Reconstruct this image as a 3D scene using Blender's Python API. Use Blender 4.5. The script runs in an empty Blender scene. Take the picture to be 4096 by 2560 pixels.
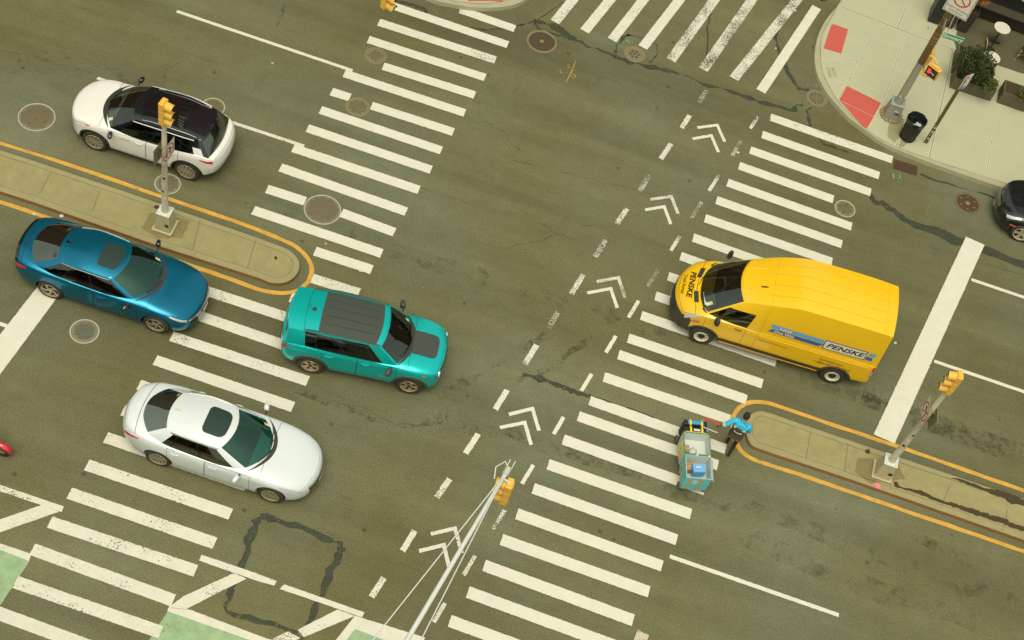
import bpy, bmesh, math, random
import numpy as np
from mathutils import Vector, Matrix
from mathutils.geometry import tessellate_polygon
random.seed(7)
rng = np.random.default_rng(7)
SC = bpy.context.scene
COL = SC.collection
PI = math.pi
rad = math.radians
# ---------------------------------------------------------------- camera: measured from the poles, kerbs and wheelbases
CAM = Vector((0.0, -24.0, 34.064))
RIGHT = Vector((0.9452309, 0.2743763, 0.1767943))
UP = Vector((-0.3260701, 0.7693203, 0.5493856))
BACK = Vector((0.0147269, -0.5769436, 0.8166512))
FPX = 6168.25

def G(px, py, z=0.0):
    """survey point: a place in the plan at height z"""
    d = RIGHT * (px - 2048) - UP * (py - 1280) - BACK * FPX
    t = (z - CAM.z) / d.z
    p = CAM + d * t
    return (p.x, p.y, z)

def Rg(rx, ry, a, b, z=0.0, k=2.3623):
    return G(rx + a / k, ry + b / k, z)

def lin(c):
    return c / 12.92 if c <= 0.04045 else ((c + 0.055) / 1.055) ** 2.4

EXPO = (1.30, 1.30, 1.10)      # how much brighter than its base colour a level, open surface photographs here

def hexc(h):
    h = h.lstrip('#')
    c = [lin(int(h[i:i + 2], 16) / 255) for i in (0, 2, 4)]
    return tuple(min(0.85, a / k) for a, k in zip(c, EXPO)) + (1.0,)
# ---------------------------------------------------------------- materials
MATS = {}

def newmat(name):
    m = bpy.data.materials.new(name)
    m.use_nodes = True
    nt = m.node_tree
    b = nt.nodes['Principled BSDF']
    return m, nt, b

def N(nt, t, **kw):
    n = nt.nodes.new(t)
    for k, v in kw.items():
        if k in n.inputs:
            n.inputs[k].default_value = v
        else:
            setattr(n, k, v)
    return n

def mat(name, col, rough=0.5, metal=0.0, spec=0.5, var=0.06, scale=6.0, coat=0.0, bump=0.0, bscale=60.0, emit=0.0, col2=None, thr=None):
    """principled surface with a little uneven colour and roughness from noise"""
    if name in MATS:
        return MATS[name]
    m, nt, b = newmat(name)
    if isinstance(col, str):
        col = hexc(col)
    tc = N(nt, 'ShaderNodeTexCoord')
    nz = N(nt, 'ShaderNodeTexNoise', Scale=scale, Detail=6.0, Roughness=0.6)
    nt.links.new(tc.outputs['Object'], nz.inputs['Vector'])
    mx = N(nt, 'ShaderNodeMix', data_type='RGBA')
    if col2 is None:
        mx.inputs[6].default_value = tuple(max(0, c * (1 - var)) for c in col[:3]) + (1,)
        mx.inputs[7].default_value = tuple(min(1, c * (1 + var)) for c in col[:3]) + (1,)
        nt.links.new(nz.outputs['Fac'], mx.inputs[0])
    else:
        c2 = hexc(col2) if isinstance(col2, str) else col2
        mx.inputs[6].default_value = col
        mx.inputs[7].default_value = c2
        mr = N(nt, 'ShaderNodeMapRange')
        a, e = thr or (0.45, 0.6)
        mr.inputs[1].default_value = a
        mr.inputs[2].default_value = e
        nt.links.new(nz.outputs['Fac'], mr.inputs[0])
        nt.links.new(mr.outputs[0], mx.inputs[0])
    nt.links.new(mx.outputs[2], b.inputs['Base Color'])
    b.inputs['Roughness'].default_value = rough
    b.inputs['Metallic'].default_value = metal
    b.inputs['Specular IOR Level'].default_value = spec
    b.inputs['Coat Weight'].default_value = coat
    b.inputs['Coat Roughness'].default_value = 0.03
    if emit:
        b.inputs['Emission Color'].default_value = col
        b.inputs['Emission Strength'].default_value = emit
    if bump:
        n2 = N(nt, 'ShaderNodeTexNoise', Scale=bscale, Detail=4.0)
        nt.links.new(tc.outputs['Object'], n2.inputs['Vector'])
        bp = N(nt, 'ShaderNodeBump', Strength=bump, Distance=0.01)
        nt.links.new(n2.outputs['Fac'], bp.inputs['Height'])
        nt.links.new(bp.outputs['Normal'], b.inputs['Normal'])
    MATS[name] = m
    return m

def asphalt_mat(name, base, streak=0.5):
    m, nt, b = newmat(name)
    L = nt.links.new
    geo = N(nt, 'ShaderNodeNewGeometry')
    base = hexc(base)
    # big uneven patches
    n1 = N(nt, 'ShaderNodeTexNoise', Scale=0.16, Detail=5.0, Roughness=0.55)
    L(geo.outputs['Position'], n1.inputs['Vector'])
    # wheel paths, stretched along the avenue
    mp = N(nt, 'ShaderNodeMapping')
    mp.inputs['Scale'].default_value = (0.05, 0.55, 0.3)
    L(geo.outputs['Position'], mp.inputs['Vector'])
    n2 = N(nt, 'ShaderNodeTexNoise', Scale=1.0, Detail=5.0, Roughness=0.6, Distortion=0.4)
    L(mp.outputs[0], n2.inputs['Vector'])
    # medium mottling
    n3 = N(nt, 'ShaderNodeTexNoise', Scale=2.2, Detail=6.0, Roughness=0.7)
    L(geo.outputs['Position'], n3.inputs['Vector'])
    # stone grain
    n4 = N(nt, 'ShaderNodeTexNoise', Scale=26.0, Detail=3.0, Roughness=0.8)
    L(geo.outputs['Position'], n4.inputs['Vector'])
    # small dark spots (gum, oil)
    v = N(nt, 'ShaderNodeTexVoronoi', Scale=0.9, Randomness=1.0)
    L(geo.outputs['Position'], v.inputs['Vector'])
    vr = N(nt, 'ShaderNodeMapRange')
    vr.inputs[1].default_value = 0.03; vr.inputs[2].default_value = 0.07
    vr.inputs[3].default_value = 0.55; vr.inputs[4].default_value = 1.0
    L(v.outputs['Distance'], vr.inputs[0])
    # pale flecks
    v2 = N(nt, 'ShaderNodeTexVoronoi', Scale=1.9, Randomness=1.0)
    L(geo.outputs['Position'], v2.inputs['Vector'])
    v2r = N(nt, 'ShaderNodeMapRange')
    v2r.inputs[1].default_value = 0.02; v2r.inputs[2].default_value = 0.035
    v2r.inputs[3].default_value = 1.9; v2r.inputs[4].default_value = 1.0
    L(v2.outputs['Distance'], v2r.inputs[0])

    def mr(src, lo, hi, a=0.3, e=0.7):
        r = N(nt, 'ShaderNodeMapRange')
        r.inputs[1].default_value = a; r.inputs[2].default_value = e
        r.inputs[3].default_value = lo; r.inputs[4].default_value = hi
        L(src, r.inputs[0])
        return r.outputs[0]
    f = mr(n1.outputs['Fac'], 0.84, 1.15)

    def mul(a, c):
        x = N(nt, 'ShaderNodeMath', operation='MULTIPLY')
        L(a, x.inputs[0]); L(c, x.inputs[1])
        return x.outputs[0]
    f = mul(f, mr(n2.outputs['Fac'], 1 - 0.34 * streak, 1 + 0.26 * streak))
    f = mul(f, mr(n3.outputs['Fac'], 0.91, 1.08))
    f = mul(f, mr(n4.outputs['Fac'], 0.62, 1.38))
    f = mul(f, vr.outputs[0])
    f = mul(f, v2r.outputs[0])
    # hue drifts between olive and grey green
    hm = N(nt, 'ShaderNodeMix', data_type='RGBA')
    hm.inputs[6].default_value = (base[0] * 1.05, base[1], base[2] * 0.9, 1)
    hm.inputs[7].default_value = (base[0] * 0.93, base[1] * 1.0, base[2] * 1.22, 1)
    L(mr(n1.outputs['Fac'], 0, 1, 0.35, 0.65), hm.inputs[0])
    vm = N(nt, 'ShaderNodeVectorMath', operation='SCALE')
    L(hm.outputs[2], vm.inputs[0]); L(f, vm.inputs['Scale'])
    L(vm.outputs[0], b.inputs['Base Color'])
    b.inputs['Roughness'].default_value = 0.85
    b.inputs['Specular IOR Level'].default_value = 0.25
    bp = N(nt, 'ShaderNodeBump', Strength=0.35, Distance=0.006)
    L(n4.outputs['Fac'], bp.inputs['Height']); L(bp.outputs['Normal'], b.inputs['Normal'])
    MATS[name] = m
    return m

def paint_mat(name, col, wear=0.0, scale=14.0, rough=0.6, dirt=0.1, soft=0.04):
    """road paint; wear > 0 lets the asphalt show through in scuffed flecks"""
    if name in MATS:
        return MATS[name]
    m, nt, b = newmat(name)
    L = nt.links.new
    col = hexc(col)
    geo = N(nt, 'ShaderNodeNewGeometry')
    n1 = N(nt, 'ShaderNodeTexNoise', Scale=3.0, Detail=8.0, Roughness=0.65)
    L(geo.outputs['Position'], n1.inputs['Vector'])
    mx = N(nt, 'ShaderNodeMix', data_type='RGBA')
    mx.inputs[6].default_value = tuple(c * (1 - dirt * 2.0) for c in col[:3]) + (1,)
    mx.inputs[7].default_value = tuple(min(1, c * (1 + dirt * 0.3)) for c in col[:3]) + (1,)
    r0 = N(nt, 'ShaderNodeMapRange')
    r0.inputs[1].default_value = 0.3; r0.inputs[2].default_value = 0.62
    L(n1.outputs['Fac'], r0.inputs[0]); L(r0.outputs[0], mx.inputs[0])
    L(mx.outputs[2], b.inputs['Base Color'])
    b.inputs['Roughness'].default_value = rough
    b.inputs['Specular IOR Level'].default_value = 0.3
    if wear > 0:
        n2 = N(nt, 'ShaderNodeTexNoise', Scale=scale, Detail=7.0, Roughness=0.75)
        L(geo.outputs['Position'], n2.inputs['Vector'])
        n3 = N(nt, 'ShaderNodeTexNoise', Scale=1.1, Detail=3.0)
        L(geo.outputs['Position'], n3.inputs['Vector'])
        ad = N(nt, 'ShaderNodeMath', operation='MULTIPLY_ADD')
        L(n3.outputs['Fac'], ad.inputs[0]); ad.inputs[1].default_value = 0.5
        L(n2.outputs['Fac'], ad.inputs[2])
        r = N(nt, 'ShaderNodeMapRange')
        r.inputs[1].default_value = 0.46 + wear * 0.5; r.inputs[2].default_value = 0.46 + wear * 0.5 + soft
        L(ad.outputs[0], r.inputs[0])
        tr = N(nt, 'ShaderNodeBsdfTransparent')
        ms = N(nt, 'ShaderNodeMixShader')
        out = nt.nodes['Material Output']
        L(r.outputs[0], ms.inputs[0]); L(tr.outputs[0], ms.inputs[1]); L(b.outputs[0], ms.inputs[2])
        L(ms.outputs[0], out.inputs['Surface'])
    MATS[name] = m
    return m
# ---------------------------------------------------------------- mesh builder
class MB:
    def __init__(s):
        s.v = []; s.f = []; s.m = []; s.sm = []

    def add(s, vs, fs, mi=0, smooth=False):
        o = len(s.v)
        s.v += [tuple(v) for v in vs]
        for f in fs:
            s.f.append(tuple(i + o for i in f)); s.m.append(mi); s.sm.append(smooth)
        return s

    def box(s, c, d, mi=0, rot=None, taper=1.0, bev=0.0):
        x, y, z = d[0] / 2, d[1] / 2, d[2] / 2
        if bev > 0:
            bm = bmesh.new()
            bmesh.ops.create_cube(bm, size=1.0)
            for v in bm.verts:
                k = taper if v.co.z > 0 else 1.0
                v.co = Vector((v.co.x * d[0] * k, v.co.y * d[1] * k, v.co.z * d[2]))
            bmesh.ops.bevel(bm, geom=bm.edges[:], offset=bev, segments=2, affect='EDGES', profile=0.6)
            M = Matrix.Translation(c) @ (rot.to_4x4() if rot else Matrix())
            bm.verts.index_update()
            s.add([M @ v.co for v in bm.verts], [[v.index for v in f.verts] for f in bm.faces], mi, False)
            bm.free()
            return s
        vs = []
        for sz in (-1, 1):
            k = taper if sz > 0 else 1.0
            for sx, sy in ((-1, -1), (1, -1), (1, 1), (-1, 1)):
                p = Vector((sx * x * k, sy * y * k, sz * z))
                if rot: p = rot @ p
                vs.append(p + Vector(c))
        return s.add(vs, [(3, 2, 1, 0), (4, 5, 6, 7), (0, 1, 5, 4), (1, 2, 6, 5), (2, 3, 7, 6), (3, 0, 4, 7)], mi)

    def cyl(s, p0, p1, r0, r1=None, n=16, mi=0, caps=True, smooth=True):
        r1 = r0 if r1 is None else r1
        p0 = Vector(p0); p1 = Vector(p1); d = (p1 - p0).normalized()
        a = d.orthogonal().normalized(); b = d.cross(a)
        vs = []
        for p, r in ((p0, r0), (p1, r1)):
            for i in range(n):
                t = 2 * PI * i / n
                vs.append(p + (a * math.cos(t) + b * math.sin(t)) * r)
        s.add(vs, [(i, (i + 1) % n, n + (i + 1) % n, n + i) for i in range(n)], mi, smooth)
        if caps:
            s.add(vs[:n], [tuple(range(n))[::-1]], mi); s.add(vs[n:], [tuple(range(n))], mi)
        return s

    def tube(s, pts, r, n=10, mi=0, caps=True):
        pts = [Vector(p) for p in pts]
        rs = r if isinstance(r, (list, tuple)) else [r] * len(pts)
        vs = []; a = None
        for i, p in enumerate(pts):
            d = (pts[min(i + 1, len(pts) - 1)] - pts[max(i - 1, 0)]).normalized()
            if a is None: a = d.orthogonal().normalized()
            else: a = (a - d * a.dot(d)).normalized()
            b = d.cross(a)
            for k in range(n):
                t = 2 * PI * k / n
                vs.append(p + (a * math.cos(t) + b * math.sin(t)) * rs[i])
        fs = []
        for i in range(len(pts) - 1):
            for k in range(n):
                fs.append((i * n + k, i * n + (k + 1) % n, (i + 1) * n + (k + 1) % n, (i + 1) * n + k))
        s.add(vs, fs, mi, True)
        if caps:
            s.add(vs[:n], [tuple(range(n))[::-1]], mi); s.add(vs[-n:], [tuple(range(n))], mi)
        return s

    def lathe(s, prof, n=32, M=None, mi=0, smooth=True, mis=None):
        """prof: list of (r, h) turned about local Z"""
        M = M or Matrix()
        vs = []
        for r, h in prof:
            for k in range(n):
                t = 2 * PI * k / n
                vs.append(M @ Vector((r * math.cos(t), r * math.sin(t), h)))
        o = len(s.v)
        s.v += [tuple(v) for v in vs]
        for i in range(len(prof) - 1):
            for k in range(n):
                s.f.append((o + i * n + k, o + i * n + (k + 1) % n, o + (i + 1) * n + (k + 1) % n, o + (i + 1) * n + k))
                s.m.append(mis[i] if mis else mi); s.sm.append(smooth)
        return s

    def grid(s, fn, us, vs_, mi=0, smooth=True, flip=False):
        P = [[fn(u, v) for v in vs_] for u in us]
        nv = len(vs_)
        fs = []
        for i in range(len(us) - 1):
            for j in range(nv - 1):
                q = (i * nv + j, (i + 1) * nv + j, (i + 1) * nv + j + 1, i * nv + j + 1)
                fs.append(q[::-1] if flip else q)
        return s.add([p for row in P for p in row], fs, mi, smooth)

    def sheet(s, poly, z=None, mi=0):
        """flat polygon, possibly concave, facing up"""
        ps = [Vector((p[0], p[1], p[2] if z is None else z)) for p in poly]
        tris = tessellate_polygon([ps])
        out = []
        for t in tris:
            a, b, c = (ps[i] for i in t)
            out.append(t if (b - a).cross(c - a).z > 0 else t[::-1])
        return s.add(ps, out, mi)

    def prism(s, poly, z0, z1, mi=0, mis=None):
        a = sum(poly[i][0] * poly[(i + 1) % len(poly)][1] - poly[(i + 1) % len(poly)][0] * poly[i][1] for i in range(len(poly)))
        if a < 0: poly = poly[::-1]
        n = len(poly)
        s.sheet(poly, z1, mi)
        vs = [(p[0], p[1], z0) for p in poly] + [(p[0], p[1], z1) for p in poly]
        s.add(vs, [(i, (i + 1) % n, n + (i + 1) % n, n + i) for i in range(n)], mi if mis is None else mis)
        return s

    def obj(s, name, mats, parent=None, M=None, sharp=40):
        me = bpy.data.meshes.new(name)
        me.from_pydata(s.v, [], s.f)
        for m in (mats if isinstance(mats, (list, tuple)) else [mats]):
            me.materials.append(m)
        me.polygons.foreach_set('material_index', s.m)
        me.polygons.foreach_set('use_smooth', s.sm)
        me.update()
        if any(s.sm):
            bm = bmesh.new(); bm.from_mesh(me)
            bmesh.ops.remove_doubles(bm, verts=bm.verts, dist=1e-5)
            bm.to_mesh(me); bm.free()
            me.set_sharp_from_angle(angle=rad(sharp))
        o = bpy.data.objects.new(name, me)
        COL.objects.link(o)
        if parent: o.parent = parent
        if M is not None: o.matrix_local = M
        return o

def empty(name, loc=(0, 0, 0), rz=0.0):
    o = bpy.data.objects.new(name, None)
    o.empty_display_size = 0.3
    o.location = loc; o.rotation_euler = (0, 0, rz)
    COL.objects.link(o)
    return o

def tag(o, label=None, cat=None, group=None, kind=None):
    if label: o['label'] = label
    if cat: o['category'] = cat
    if group: o['group'] = group
    if kind: o['kind'] = kind
    return o

def text_mesh(body, size, name, m, parent=None, M=None, bold=0.0, shear=0.0, align='CENTER', depth=0.0, sx=1.0):
    cu = bpy.data.curves.new('txt', 'FONT')
    cu.body = body; cu.size = size; cu.align_x = align; cu.align_y = 'CENTER'
    cu.offset = bold; cu.shear = shear; cu.extrude = depth; cu.resolution_u = 3
    t = bpy.data.objects.new('txt', cu)
    COL.objects.link(t)
    dg = bpy.context.evaluated_depsgraph_get()
    me = bpy.data.meshes.new_from_object(t.evaluated_get(dg))
    bpy.data.objects.remove(t); bpy.data.curves.remove(cu)
    if sx != 1.0:
        for v in me.vertices: v.co.x *= sx
    me.materials.clear(); me.materials.append(m)
    for p in me.polygons: p.material_index = 0
    o = bpy.data.objects.new(name, me)
    COL.objects.link(o)
    if parent: o.parent = parent
    if M is not None: o.matrix_local = M
    return o

def frame(origin, xdir, zdir):
    """matrix with local X along xdir and local Z along zdir"""
    x = Vector(xdir).normalized(); z = Vector(zdir)
    z = (z - x * z.dot(x)).normalized(); y = z.cross(x)
    M = Matrix((x, y, z)).transposed().to_4x4()
    M.translation = Vector(origin)
    return M

def join_text(mb, body, size, M, mi, bold=0.0, shear=0.0, align='CENTER', sx=1.0):
    """lettering merged into a mesh being built"""
    o = text_mesh(body, size, 'txt', MATS['white_paint'] if 'white_paint' in MATS else mat('tmp', '#ffffff'), bold=bold, shear=shear, align=align, sx=sx)
    me = o.data
    mb.add([M @ v.co for v in me.vertices], [tuple(p.vertices) for p in me.polygons], mi)
    bpy.data.objects.remove(o); bpy.data.meshes.remove(me)
# ================================================================ SETTING: ground and painted markings
asph = asphalt_mat('asphalt', '#726f49', 0.75)
asph_patch = asphalt_mat('asphalt_patch', '#6f6b46', 0.2)
WHITE = '#e6e1c3'
white = paint_mat('white_paint', WHITE, 0.0, dirt=.035)
white_nick = paint_mat('white_paint_nicked', WHITE, 0.30, 20, soft=0.02, dirt=.05)
white_worn = paint_mat('white_paint_scuffed', WHITE, 0.42, 26, soft=0.06)
white_old = paint_mat('white_paint_old', WHITE, 0.50, 30, soft=0.14)
yellow = paint_mat('yellow_line_paint', '#e0ab45', 0.25, 22, dirt=0.12, soft=0.02)
green_paint = paint_mat('green_lane_paint', '#a3bd88', 0.22, 16, dirt=0.12)
tar = paint_mat('tar_seal', '#474b37', 0.22, 9.0, rough=0.7, dirt=0.15, soft=0.2)
iron = mat('cast_iron', '#8a7f58', 0.6, 0.15, var=0.25, scale=18)
iron_dark = mat('cast_iron_recess', '#544c33', 0.75, 0.0, var=0.2, scale=20)
iron_rust = mat('rusty_cast_iron', '#5b4029', 0.7, 0.2, var=0.25, scale=14)
ring_pale = mat('pale_steel_ring', '#c5c7ac', 0.5, 0.3, var=0.1)

g = MB()
R_ = 320
g.sheet([(-R_, -R_), (R_, -R_), (R_, R_), (-R_, R_)], 0.0)
tag(g.obj('road', asph), kind='structure')

def jag(poly, z, amp=0.004, step=0.045):
    amp *= 0.6
    """outline of brushed-on paint: slightly uneven edges"""
    out = []
    n = len(poly)
    for i in range(n):
        a = Vector(poly[i][:2]); b = Vector(poly[(i + 1) % n][:2])
        L = (b - a).length
        k = max(1, int(L / step))
        d = (b - a) / max(L, 1e-6); nn = Vector((-d.y, d.x))
        for j in range(k):
            p = a + (b - a) * (j / k)
            if j: p = p + nn * random.gauss(0, amp)
            else: p = p + Vector((random.gauss(0, amp), random.gauss(0, amp)))
            out.append((p.x, p.y, z))
    return out

def bar_poly(a, b, w, ext0=0.0, ext1=0.0):
    a = Vector(a[:2]); b = Vector(b[:2]); d = (b - a).normalized(); nn = Vector((-d.y, d.x)) * (w / 2)
    a = a - d * ext0; b = b + d * ext1
    return [tuple(a - nn), tuple(b - nn), tuple(b + nn), tuple(a + nn)]

def bars(name, items, z, w, mats, amp=0.005):
    """items: (px0, py0, px1, py1[, material index])"""
    mb = MB()
    for it in items:
        p = bar_poly(G(it[0], it[1]), G(it[2], it[3]), w)
        mb.sheet(jag(p, z, amp), z, it[4] if len(it) > 4 else 0)
    return tag(mb.obj(name, mats), kind='structure')
WM = [white, white_nick, white_worn, white_old]
left_cw = [(1840, 39.7, 2059.5, 115.8, 1), (1562, 21, 2031.5, 180, 0), (1515, 89.7, 1982, 241.3, 1), (1472.7, 158.7, 1940.5, 311),
  (1532, 265.4, 1899, 381), (1376.6, 294.2, 1859, 453), (1325.4, 367.4, 1400, 391), (1485.4, 423.3, 1813.5, 529),
  (1281, 440.2, 1765.6, 603), (1229.3, 513.5, 1724.6, 680.2), (1172, 592.6, 1676, 760.6), (1121.4, 670.5, 1625, 847.4),
  (1067, 756.4, 1220.8, 806), (1366, 851.7, 1577.7, 930), (1012.6, 841.6, 1527, 1014.6), (1259, 1005, 1487.5, 1080),
  (1248.4, 1114, 1436.7, 1173, 1), (1161.6, 1190, 1385, 1268, 1), (800, 1156, 1290, 1317, 1), (745, 1246, 1240, 1417, 1),
  (685.8, 1345.6, 1231.4, 1525.5, 1), (620, 1440.9, 1172, 1629), (555.4, 1539.5, 1110, 1730), (491, 1642, 1045, 1835),
  (422.5, 1750, 986, 1943, 1), (347, 1860, 922.8, 2057.6, 1), (277.3, 1973, 859.3, 2174, 1), (199, 2089, 783, 2284, 1),
  (129, 2197.3, 694, 2402.6, 1), (61.4, 2328.5, 643.4, 2529.6, 1), (-20, 2448, 560, 2662, 1)]
bars('crosswalk', left_cw, 0.012, 0.31, WM)
right_cw = [(3080.5, 469, 3569, 640, 1), (3048, 538.5, 3516.5, 703.5), (3000.5, 601, 3482.6, 770.4), (2956, 663.3, 3333.6, 798.7),
  (2909.5, 731, 3406.4, 907.5), (2865, 800.9, 3367, 977.8), (2819.7, 873.7, 3328, 1048.5), (2772, 951, 3270, 1128),
  (2722, 1025, 3225, 1205), (2672.4, 1105.6, 3175, 1280), (2621.6, 1184, 3140, 1362), (2564.5, 1262.3, 3103.7, 1449.3),
  (2512.4, 1352.8, 3049, 1536), (2473.4, 1418.4, 2985.6, 1599.6), (2415.4, 1508.6, 2920, 1680), (2359, 1601.7, 2902, 1797, 1),
  (2312.6, 1665.2, 2871.5, 1862), (2252.5, 1758.4, 2818, 1961), (2192, 1857.8, 2763.4, 2057.6), (2132.7, 1953.9, 2707, 2160),
  (2067, 2055.5, 2648.3, 2265), (2005.2, 2158.3, 2595.4, 2367.9), (1936.2, 2262, 2532.7, 2482), (1870.6, 2368.7, 2475, 2590), (1798.7, 2483.9, 2410, 2707)]
bars('crosswalk', right_cw, 0.012, 0.315, WM)
top_cw = [(2219.4, 88.9, 2420, -160, 1), (2338, 125.7, 2537, -120, 1), (2448, 160.9, 2673, -128, 1), (2570.8, 190.5, 2817, -128, 1),
  (2683, 241.3, 2956, -137, 2), (2812, 279.4, 3104, -137, 2), (2934.9, 315.4, 3290, -128, 2), (3043, 366, 3266.7, 29.5, 0)]
bars('crosswalk', top_cw, 0.012, 0.315, WM)
# lane lines and stop lines
mb = MB()
def line(mb, pts, w, z, mi=0, amp=0.004):
    for a, b in zip(pts[:-1], pts[1:]):
        mb.sheet(jag(bar_poly(G(*a), G(*b), w), z, amp), z, mi)
line(mb, [(707, 45.6), (1410, 283)], 0.11, 0.008)
line(mb, [(389, 313), (1217, 585)], 0.11, 0.008, 1)
line(mb, [(3884.8, 1118.3), (4600, 1361)], 0.11, 0.008)
line(mb, [(3736.6, 1445), (4600, 1739)], 0.11, 0.008)
line(mb, [(2678.7, 2225.6), (3354.8, 2461)], 0.11, 0.008)
line(mb, [(-500, 1129), (28, 1305)], 0.11, 0.008)
tag(mb.obj('lane_line', WM), kind='structure')
mb = MB()
mb.sheet(jag([G(3863.6, 947), G(3937.7, 980.8), G(3577.9, 1775.3), G(3494, 1738)], 0, 0.006), 0.012, 0)
mb.sheet(jag([G(185, 1104), G(255, 1155), G(-75, 1601), G(-170, 1555)], 0, 0.006), 0.012, 0)
tag(mb.obj('stop_line', WM), kind='structure')
# bicycle lane across the junction: dashes and chevrons
mb = MB()
def Q(rx, ry, a, b): return (rx + a / 2.3623, ry + b / 2.3623)
dl = [(Q(2048, 0, 1838, 858), Q(2048, 0, 1765, 968), 3), (Q(2048, 0, 1680, 1090), Q(2048, 0, 1603, 1213), 2), (Q(2048, 0, 1502, 1360), Q(2048, 0, 1405, 1503), 2),
  (Q(2048, 640, 1298, 143), Q(2048, 640, 1205, 295), 3), (Q(2048, 640, 1085, 462), Q(2048, 640, 990, 605), 2), (Q(2048, 640, 886, 757), Q(2048, 640, 785, 917), 3),
  (Q(2048, 640, 673, 1083), Q(2048, 640, 560, 1268), 2), (Q(2048, 640, 432, 1440), Q(2048, 1280, 345, 82), 3), (Q(2048, 1280, 233, 235), Q(2048, 1280, 115, 428), 2),
  (Q(1024, 1280, 2372, 662), Q(1024, 1280, 2260, 845), 1), (Q(1024, 1280, 2100, 1078), Q(1024, 1280, 1980, 1262), 1), (Q(1024, 1920, 1830, -10), Q(1024, 1920, 1706, 165), 2),
  (Q(1024, 1920, 1500, 480), Q(1024, 1920, 1383, 672), 1), (Q(1024, 1920, 1208, 925), Q(1024, 1920, 1092, 1108), 2)]
for a, b, k in dl:
    mb.sheet(jag(bar_poly(G(*a), G(*b), 0.15), 0.008, 0.008), 0.008, k)
dr = [(Q(2048, 0, 2325, 1103), Q(2048, 0, 2250, 1215), 2), (Q(2048, 0, 2160, 1335), Q(2048, 0, 2082, 1472), 3), (Q(2048, 640, 1957, 143), Q(2048, 640, 1862, 293), 2),
  (Q(2048, 640, 1792, 397), Q(2048, 640, 1695, 553), 3), (Q(2048, 640, 1588, 717), Q(2048, 640, 1500, 858), 2), (Q(2048, 640, 1380, 1037), Q(2048, 640, 1283, 1195), 3),
  (Q(2048, 640, 1197, 1330), Q(2048, 640, 1100, 1490), 1), (Q(2048, 1280, 982, 152), Q(2048, 1280, 887, 308), 0), (Q(2048, 1280, 753, 510), Q(2048, 1280, 655, 670), 0),
  (Q(2048, 1280, 487, 918), Q(2048, 1280, 393, 1080), 0), (Q(2048, 1280, 202, 1370), Q(2048, 1920, 93, 37), 1), (Q(1024, 1920, 2350, 285), Q(1024, 1920, 2243, 465), 2),
  (Q(1024, 1920, 2070, 715), Q(1024, 1920, 1960, 900), 2), (Q(1024, 1920, 1787, 1165), Q(1024, 1920, 1680, 1345), 2)]
for a, b, k in dr:
    mb.sheet(jag(bar_poly(G(*a), G(*b), 0.105), 0.008, 0.006), 0.008, k)
cw_ = 0.10
chev = [((2048, 0), [(1750, 1208), (1938, 1183), (2010, 1340)], 1), ((2048, 0), [(1705, 1313), (1882, 1282), (1952, 1440)], 1),
  ((2048, 640), [(1308, 373), (1505, 345), (1568, 508)], 2), ((2048, 640), [(1258, 472), (1438, 442), (1500, 608)], 1),
  ((2048, 640), [(800, 1150), (1005, 1113), (1068, 1300)], 2), ((2048, 640), [(710, 1258), (932, 1216), (995, 1400)], 1),
  ((2048, 1280), [(-30, 893), (193, 838), (255, 1047)], 0), ((2048, 1280), [(-115, 1018), (120, 970), (180, 1180)], 0),
  ((1024, 1920), [(1652, 510), (1880, 458), (1945, 690)], 1), ((1024, 1920), [(1540, 673), (1775, 615), (1830, 850)], 1)]
for (rx, ry), (a, b, c), k in chev:
    A, B, C_ = (Vector(Rg(rx, ry, *p)).to_2d() for p in (a, b, c))
    d1 = (B - A).normalized(); d2 = (C_ - B).normalized()
    n1 = Vector((-d1.y, d1.x)) * cw_ / 2; n2 = Vector((-d2.y, d2.x)) * cw_ / 2
    bis = (n1 + n2); bis = bis / bis.length_squared * (cw_ * cw_ / 2)
    mb.sheet(jag([A - n1, B - bis, C_ - n2, C_ + n2, B + bis, A + n1], 0.008, 0.004), 0.008, k)
tag(mb.obj('bike_lane_marking', WM), kind='structure')
# buffered bicycle lane, near corner
mb = MB()
def Pz(reg, pts): return [Rg(reg[0], reg[1], *p) for p in pts]
mb.sheet(jag(Pz((0, 1920), [(-900, -330), (0, 47), (605, 252), (582, 303), (0, 108), (-900, -215)]), 0), 0.009, 1)
mb.sheet(jag(Pz((0, 1920), [(392, 238), (560, 300), (0, 497), (-500, 660), (-500, 560), (0, 375)]), 0), 0.0105, 1)
mb.sheet(jag(Pz((0, 1920), [(-900, 290), (0, 600), (295, 700), (275, 768), (0, 662), (-900, 350)]), 0), 0.009, 1)
mb.sheet(jag(Pz((0, 1920), [(1905, 708), (2275, 832), (2419, 882), (2615, 955), (2590, 1000), (2419, 950), (2200, 875), (1880, 762)]), 0), 0.009, 1)
mb.sheet(jag(Pz((1024, 1920), [(270, 988), (1025, 1252), (1003, 1300), (560, 1145), (222, 1030)]), 0), 0.009, 1)
mb.sheet(jag(Pz((0, 1920), [(2210, 880), (2330, 935), (2080, 1055), (1760, 1222), (1590, 1205), (1735, 1100)]), 0), 0.0105, 1)
mb.sheet(jag(Pz((1024, 1920), [(770, 1225), (935, 1285), (450, 1487), (395, 1415)]), 0), 0.0105, 1)
mb.sheet(jag(Pz((1024, 1920), [(300, 1432), (420, 1495), (200, 1600), (20, 1570)]), 0), 0.0105, 1)
mb.sheet(jag(Pz((0, 1920), [(1590, 1208), (1800, 1228), (2419, 1462), (2900, 1630), (2860, 1690), (2419, 1535), (1583, 1240)]), 0), 0.009, 1)
mb.sheet(jag(Pz((1024, 1920), [(935, 1283), (1597, 1490), (1560, 1590), (1240, 1525), (935, 1408), (790, 1600), (640, 1660)]), 0), 0.0095, 1)
tag(mb.obj('bike_lane_line', WM), kind='structure')
mb = MB()
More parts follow.
